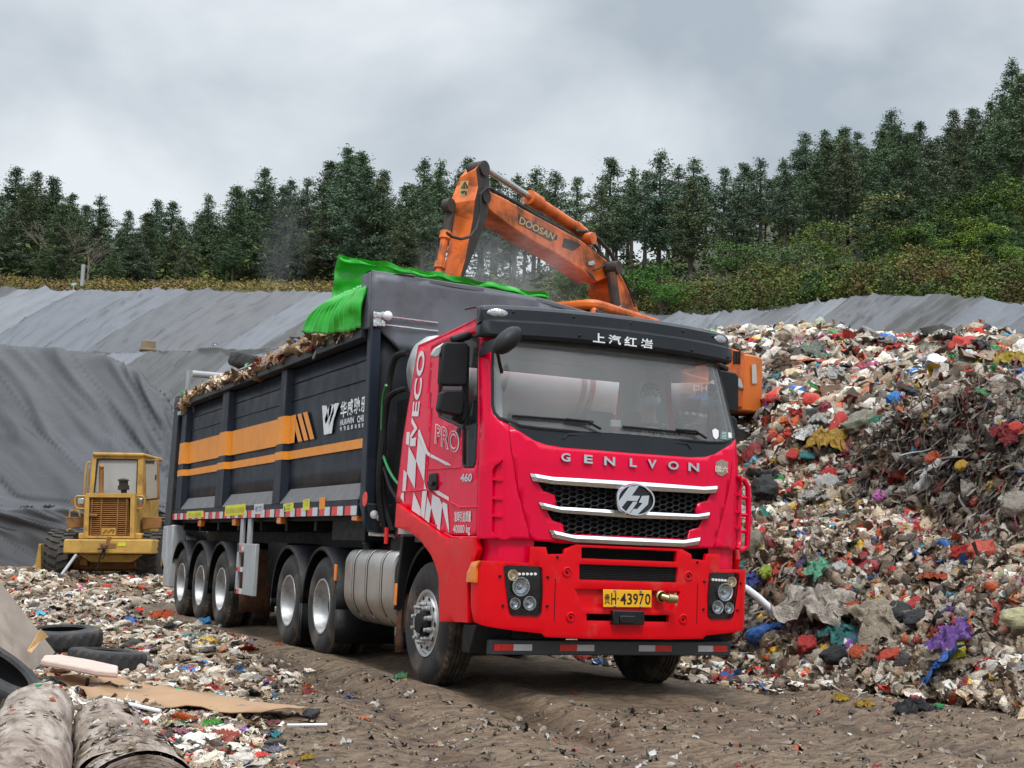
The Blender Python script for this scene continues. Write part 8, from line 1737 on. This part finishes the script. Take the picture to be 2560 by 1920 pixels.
# ---- tyres, boards, rolls in the left foreground
def loose_tyre(name, label, c_, R_, w, tilt, mat=M_MUDRUB):
    mb = MB(); n = 64; prof = [(-.5, .60), (-.46, .66), (-.48, .80), (-.44, .93), (-.34, .985), (-.2, 1.0), (.2, 1.0), (.34, .985), (.44, .93), (.48, .80), (.46, .66), (.5, .60), (.4, .58), (.36, .66), (.34, .86), (0, .92), (-.34, .86), (-.36, .66), (-.4, .58)]; o = []
    for a, r_ in prof:
        for i in range(n):
            t = 2*math.pi*i/n; rr = r_
            if r_ > .97: rr = r_-(.035 if (i+int(a*9)) % 3 == 0 else 0)
            o.append((R_*rr*math.cos(t), R_*rr*math.sin(t), a*w))
    k = len(prof); mb.add(o, [(i*n+j, i*n+(j+1) % n, ((i+1) % k)*n+(j+1) % n, ((i+1) % k)*n+j) for i in range(k) for j in range(n)])
    ob = mb.build(name, mat, smooth=30); ob.location = c_; ob.rotation_euler = tilt; return tag(ob, label, 'tyre', 'old tyres')
M_OLDT = mat_plain('old_tyre', (.030, .030, .031), .8, 0, .3, 8, .3, 50, dirt=(.16, .13, .10), dirt_amt=.30, dscale=5)
q = atZ(6, 430, 500, .30); loose_tyre('old_tyre', 'worn tyre lying flat at upper left beside the plywood board', (q.x, q.y, .25), .365, .18, (R(4), R(-3), 0), M_OLDT)
q2 = atZ(6, 420, 610, .08); loose_tyre('old_tyre', 'tyre under the worn upper tyre, mostly covered', (q2.x+.05, q2.y+.15, .09), .36, .2, (R(3), R(3), .4), M_OLDT)
q = atZ(6, 742, 665, .13); loose_tyre('old_tyre', 'worn tyre lying flat right below the upper one, beside a grey bundle', (q.x, q.y, .105), .345, .17, (R(3), R(2), 1.0), M_OLDT)
q = atZ(6, -20, 830, .22); loose_tyre('old_tyre', 'tyre leaning at the left edge under the plywood board', (q.x-.05, q.y, .22), .40, .25, (R(24), R(26), 0.3), M_OLDT)
q = atX(3, 800, 820, -.85); loose_tyre('old_tyre', 'black tyre half buried in the load on top of the trailer', (-.75, q.y, 3.74), .46, .22, (R(6), R(12), 0), M_OLDT)
M_PLY = mat_plain('weathered_plywood', (.34, .29, .245), .85, 0, .22, 2.5, .15, 18, dirt=(.17, .115, .07), dirt_amt=.38, dscale=2.2); M_CARD = mat_plain('cardboard', (.33, .205, .115), .9, 0, .14, 2.0, .1, 16, dirt=(.10, .075, .055), dirt_amt=.28, dscale=1.8)
bl_ = [(385, 640), (220, 775), (-110, 560), (-40, 95)]; D0 = 11.6
P = [atD(6, 385, 640, 12.35), atD(6, 220, 775, 11.9), atD(6, -130, 590, 11.2), atD(6, -40, 95, 12.0)]
mb = MB(); n = (P[1]-P[0]).cross(P[3]-P[0]).normalized(); mb.prism(P, n*.03); PB = mb.build('plywood_board', M_PLY, bevel=.004); tag(PB, 'weathered plywood board leaning at the left edge over the tyres', 'board')
mb = MB(); c0 = (P[0]+P[1]+P[2]+P[3])/4; f_ = -n if n.dot(Vector(CAM)-c0) < 0 else n
e = [atD(6, *a) for a in ((190, 655, 11.7), (165, 640, 11.72), (215, 560, 11.85), (255, 490, 11.95), (310, 545, 12.05), (250, 580, 11.9))]; mb.prism([p+f_*.03 for p in e], f_*.012); part(mb, 'torn_patch', mat_plain('raw_wood', (.42, .26, .11), .8, 0, .25, 9), PB, smooth=0)
def sheet_on_ground(name, pts, h, mat, label, cat, wav=.03, th=.006, step=.12, zf=None):
    W2 = [atZ(6, x, y, h) for x, y in pts]; v, f = tri2d([(p.x, p.y) for p in W2], step=step); mb = MB(); mb.add([(x, y, max(h*.5, float(ground_z(x, y)))+h*.5+wav*mnoise.noise(Vector((x*2.2, y*2.2, 4)))+wav*.6*mnoise.noise(Vector((x*6, y*5, 9)))) for x, y in v], f)
    return tag(mb.build(name, mat, smooth=50, solid=th), label, cat)
sheet_on_ground('cardboard_sheet', [(240, 762), (420, 775), (640, 795), (830, 825), (1120, 880), (1500, 950), (1830, 985), (2140, 1022), (1990, 1040), (1800, 1046), (1500, 1020), (1290, 1000), (980, 992), (680, 978), (600, 930), (520, 880), (380, 810)], .055, M_CARD, 'large flat brown cardboard sheet lying on the litter at lower left', 'cardboard', .05, .008, .1)
P = [(300, 700), (420, 695), (640, 735), (815, 775), (812, 818), (660, 805), (480, 768), (330, 740), (280, 730)]; W2 = [atZ(6, x, y, .16) for x, y in P]; mb = MB(); mb.prism(W2, (0, 0, .05)); tag(mb.build('foam_slab', mat_plain('dirty_foam', (.55, .42, .36), .8, 0, .1, 5, .1, 20, dirt=(.3, .22, .16), dirt_amt=.2), bevel=.015), 'pinkish white foam slab lying on the cardboard below the plywood', 'slab')
mb = MB(); a, b = atZ(6, 716, 955, .16), atZ(6, 1110, 1045, .12); mb.tube([a, (a+b)/2, b], .012, 8); tag(mb.build('white_stick', M_PURE), 'thin white plastic stick lying across the edge of the cardboard', 'stick')
mb = MB(); a, b = atZ(6, 1985, 1142, .05), atZ(6, 2260, 1138, .05); mb.tube([a, b], .010, 6); tag(mb.build('white_stick', M_PURE), 'thin white stick at the right edge of the litter beside a dark grey bag', 'stick')
def mat_felt():
    m, b, t = principled('felt_roll', rough=.95); v = t.coords('Object', (1, .25, 1)); n_1 = t.noise(t.coords('Object', (3.5, .7, 3.5)), 3.0, 7, .7, .5); c_ = t.ramp(n_1, [(.34, (.07, .05, .037)), (.46, (.22, .17, .135)), (.56, (.33, .275, .235)), (.72, (.46, .41, .365))]); c_ = t.mix(t.gray(t.noise(t.coords('Object'), 1.6, 6, .7), .5, .72, 0, .7), c_, (.16, .115, .085)); t.link(c_, b.inputs['Base Color']); t.link(t.bump(n_1, .7, .03), b.inputs['Normal']); return m
M_FELT = mat_felt()
def felt_roll(label, p, q, r_, spiral=False):
    p, q = Vector(p), Vector(q); t_ = thing('felt_roll', label, 'roll', (p+q)/2, 0, 'rolls of dirty felt'); ax = (q-p).normalized(); sd = ax.cross(Vector((0, 0, 1))).normalized(); up = sd.cross(ax); mb = MB(); rows = []
    for i in range(25):
        c_ = p+(q-p)*i/24; rows.append([c_+(sd*math.cos(a)*1.12+up*math.sin(a)*.84)*r_*(1+.10*mnoise.noise(Vector((a*1.2, i*.35, r_*30)))+.02*mnoise.noise(Vector((a*4, i*1.1, 3)))) for a in np.linspace(0, 2*math.pi, 37)])
    mb.grid(rows); cv = part(mb, 'cover', M_FELT, t_, smooth=60)
    for e_, s_ in ((0, -1), (-1, 1)):
        mb = MB(); c_ = (p if e_ == 0 else q)+ax*s_*-.005; pts = []; n = 230
        rows = []
        for i in range(n):
            a = i/n*2*math.pi*9; rr = r_*(.12+.87*i/n); d_ = (sd*math.cos(a)*1.10+up*math.sin(a)*.82)*(1+.06*mnoise.noise(Vector((math.cos(a)*1.5, math.sin(a)*1.5, r_*30)))); rows.append([c_+d_*(rr-r_*.055), c_+d_*(rr-r_*.045)+ax*s_*.008, c_+d_*(rr+r_*.038)+ax*s_*.008, c_+d_*(rr+r_*.045)])
        mb.grid(rows); part(mb, 'roll_end', M_FELT, t_, smooth=60)
    n = 80; t = rg.uniform(0, 1, n); an = rg.normal(0, .75, n); P_ = np.array([list(p+(q-p)*float(t[i])+(sd*math.sin(an[i])*1.08+up*math.cos(an[i])*.92)*r_*1.03) for i in range(n)]); N_ = np.array([list(sd*math.sin(a_)+up*math.cos(a_)) for a_ in an])
    ROLLP.append((P_, N_)); return t_
ROLLP = []
a, b = atZ(6, 270, 985, .19), atZ(6, 150, 1500, .19); b = a+(b-a)*1.7; felt_roll('thick dirty felt roll at the left edge reaching to the bottom of the picture', (a.x, a.y, .15), (b.x-.1, b.y-.5, .15), .185)
a, b = atZ(6, 745, 1050, .17), atZ(6, 830, 1420, .17); felt_roll('dirty felt roll in the middle, partly buried in litter', (a.x, a.y, .11), (b.x, b.y, .10), .165)
a, b = atZ(6, 915, 1360, .14), atZ(6, 1000, 1490, .14); felt_roll('front felt roll showing its spiral end at the bottom of the picture', (a.x-.02, a.y+.1, .08), (b.x, b.y, .06), .22)
P_ = np.concatenate([p for p, _ in ROLLP]); N_ = np.concatenate([p for _, p in ROLLP]); tag(scatter('litter', P_, N_, np.clip(rg.gamma(1.6, .014, len(P_))+.012, .012, .09), pal(len(P_), PW_MUD), HI, M_WASTE, .5, .15, 15, WHI), 'crumbs of litter lying on the felt rolls', 'litter')
# white pipe on the heap
mb = MB(); pp_ = [(620, 395), (680, 425), (740, 470), (810, 535), (870, 590), (920, 650)]; PQ = [Vector(ray_heap(9, *q)) for q in pp_]; d_ = [(p-Vector(CAM)).length for p in PQ]; dm = min(d_)-.15
PQ = [Vector(CAM)+Vector(ray(cp(9, *q))).normalized()*(dm+i*.04) for i, q in enumerate(pp_)]; mb.tube(PQ, .038, 12); tag(mb.build('white_pipe', M_PURE, smooth=60), 'long bent white pipe lying on the heap beside the headlight', 'pipe')
# white tape hanging over the cut
mb = MB(); tp = [(1165, 560), (1185, 640), (1215, 720), (1232, 800), (1228, 900), (1222, 1000), (1215, 1080)]; PQ = [Vector(ray_heap(8, *q)) for q in tp]; PQ = [p+(Vector(CAM)-p).normalized()*.22 for p in PQ]; mb.grid([[p-Vector(HR)*.035, p+Vector(HR)*.035] for p in PQ]); tag(mb.build('white_tape', M_PURE, solid=.004), 'long white tape hanging down over the dark cut in the heap', 'tape')
# ---- thin steam rising from the warm waste
def steam(name, c_, rx, ry, rz, dens, label):
    bm = bmesh.new(); bmesh.ops.create_uvsphere(bm, u_segments=20, v_segments=12, radius=1); me = bpy.data.meshes.new(name); bm.to_mesh(me); bm.free()
    o = bpy.data.objects.new(name, me); COL.objects.link(o); o.location = c_; o.scale = (rx, ry, rz); m = bpy.data.materials.new(name); m.use_nodes = True; t = NT(m); t.n.clear(); out = t.new("ShaderNodeOutputMaterial"); pv = t.new("ShaderNodeVolumePrincipled"); pv.inputs['Color'].default_value = (.95, .96, .98, 1); pv.inputs['Anisotropy'].default_value = .2
    v = t.coords('Object'); n_ = t.noise(v, 1.6, 3, .6, .6); ln = t.new("ShaderNodeVectorMath", operation='LENGTH'); t.link(v, ln.inputs[0]); fall = t.gray(ln.outputs['Value'], .15, 1.0, 1, 0); t.link(t.math('MULTIPLY', t.math('MULTIPLY', t.gray(n_, .42, .72, 0, 1), fall), dens), pv.inputs['Density']); t.link(pv.outputs[0], out.inputs['Volume']); me.materials.append(m)
    return tag(o, label, 'steam', None, 'stuff')
steam('steam', atD(7, 560, 735, 18.0), 1.3, .9, 1.1, 1.1, 'thin white steam rising behind the headboard of the trailer')
steam('steam', atD(0, 612, 540, 88), 1.9, 1.5, 5.0, .16, 'faint wisp of smoke before the trees above the left slope')
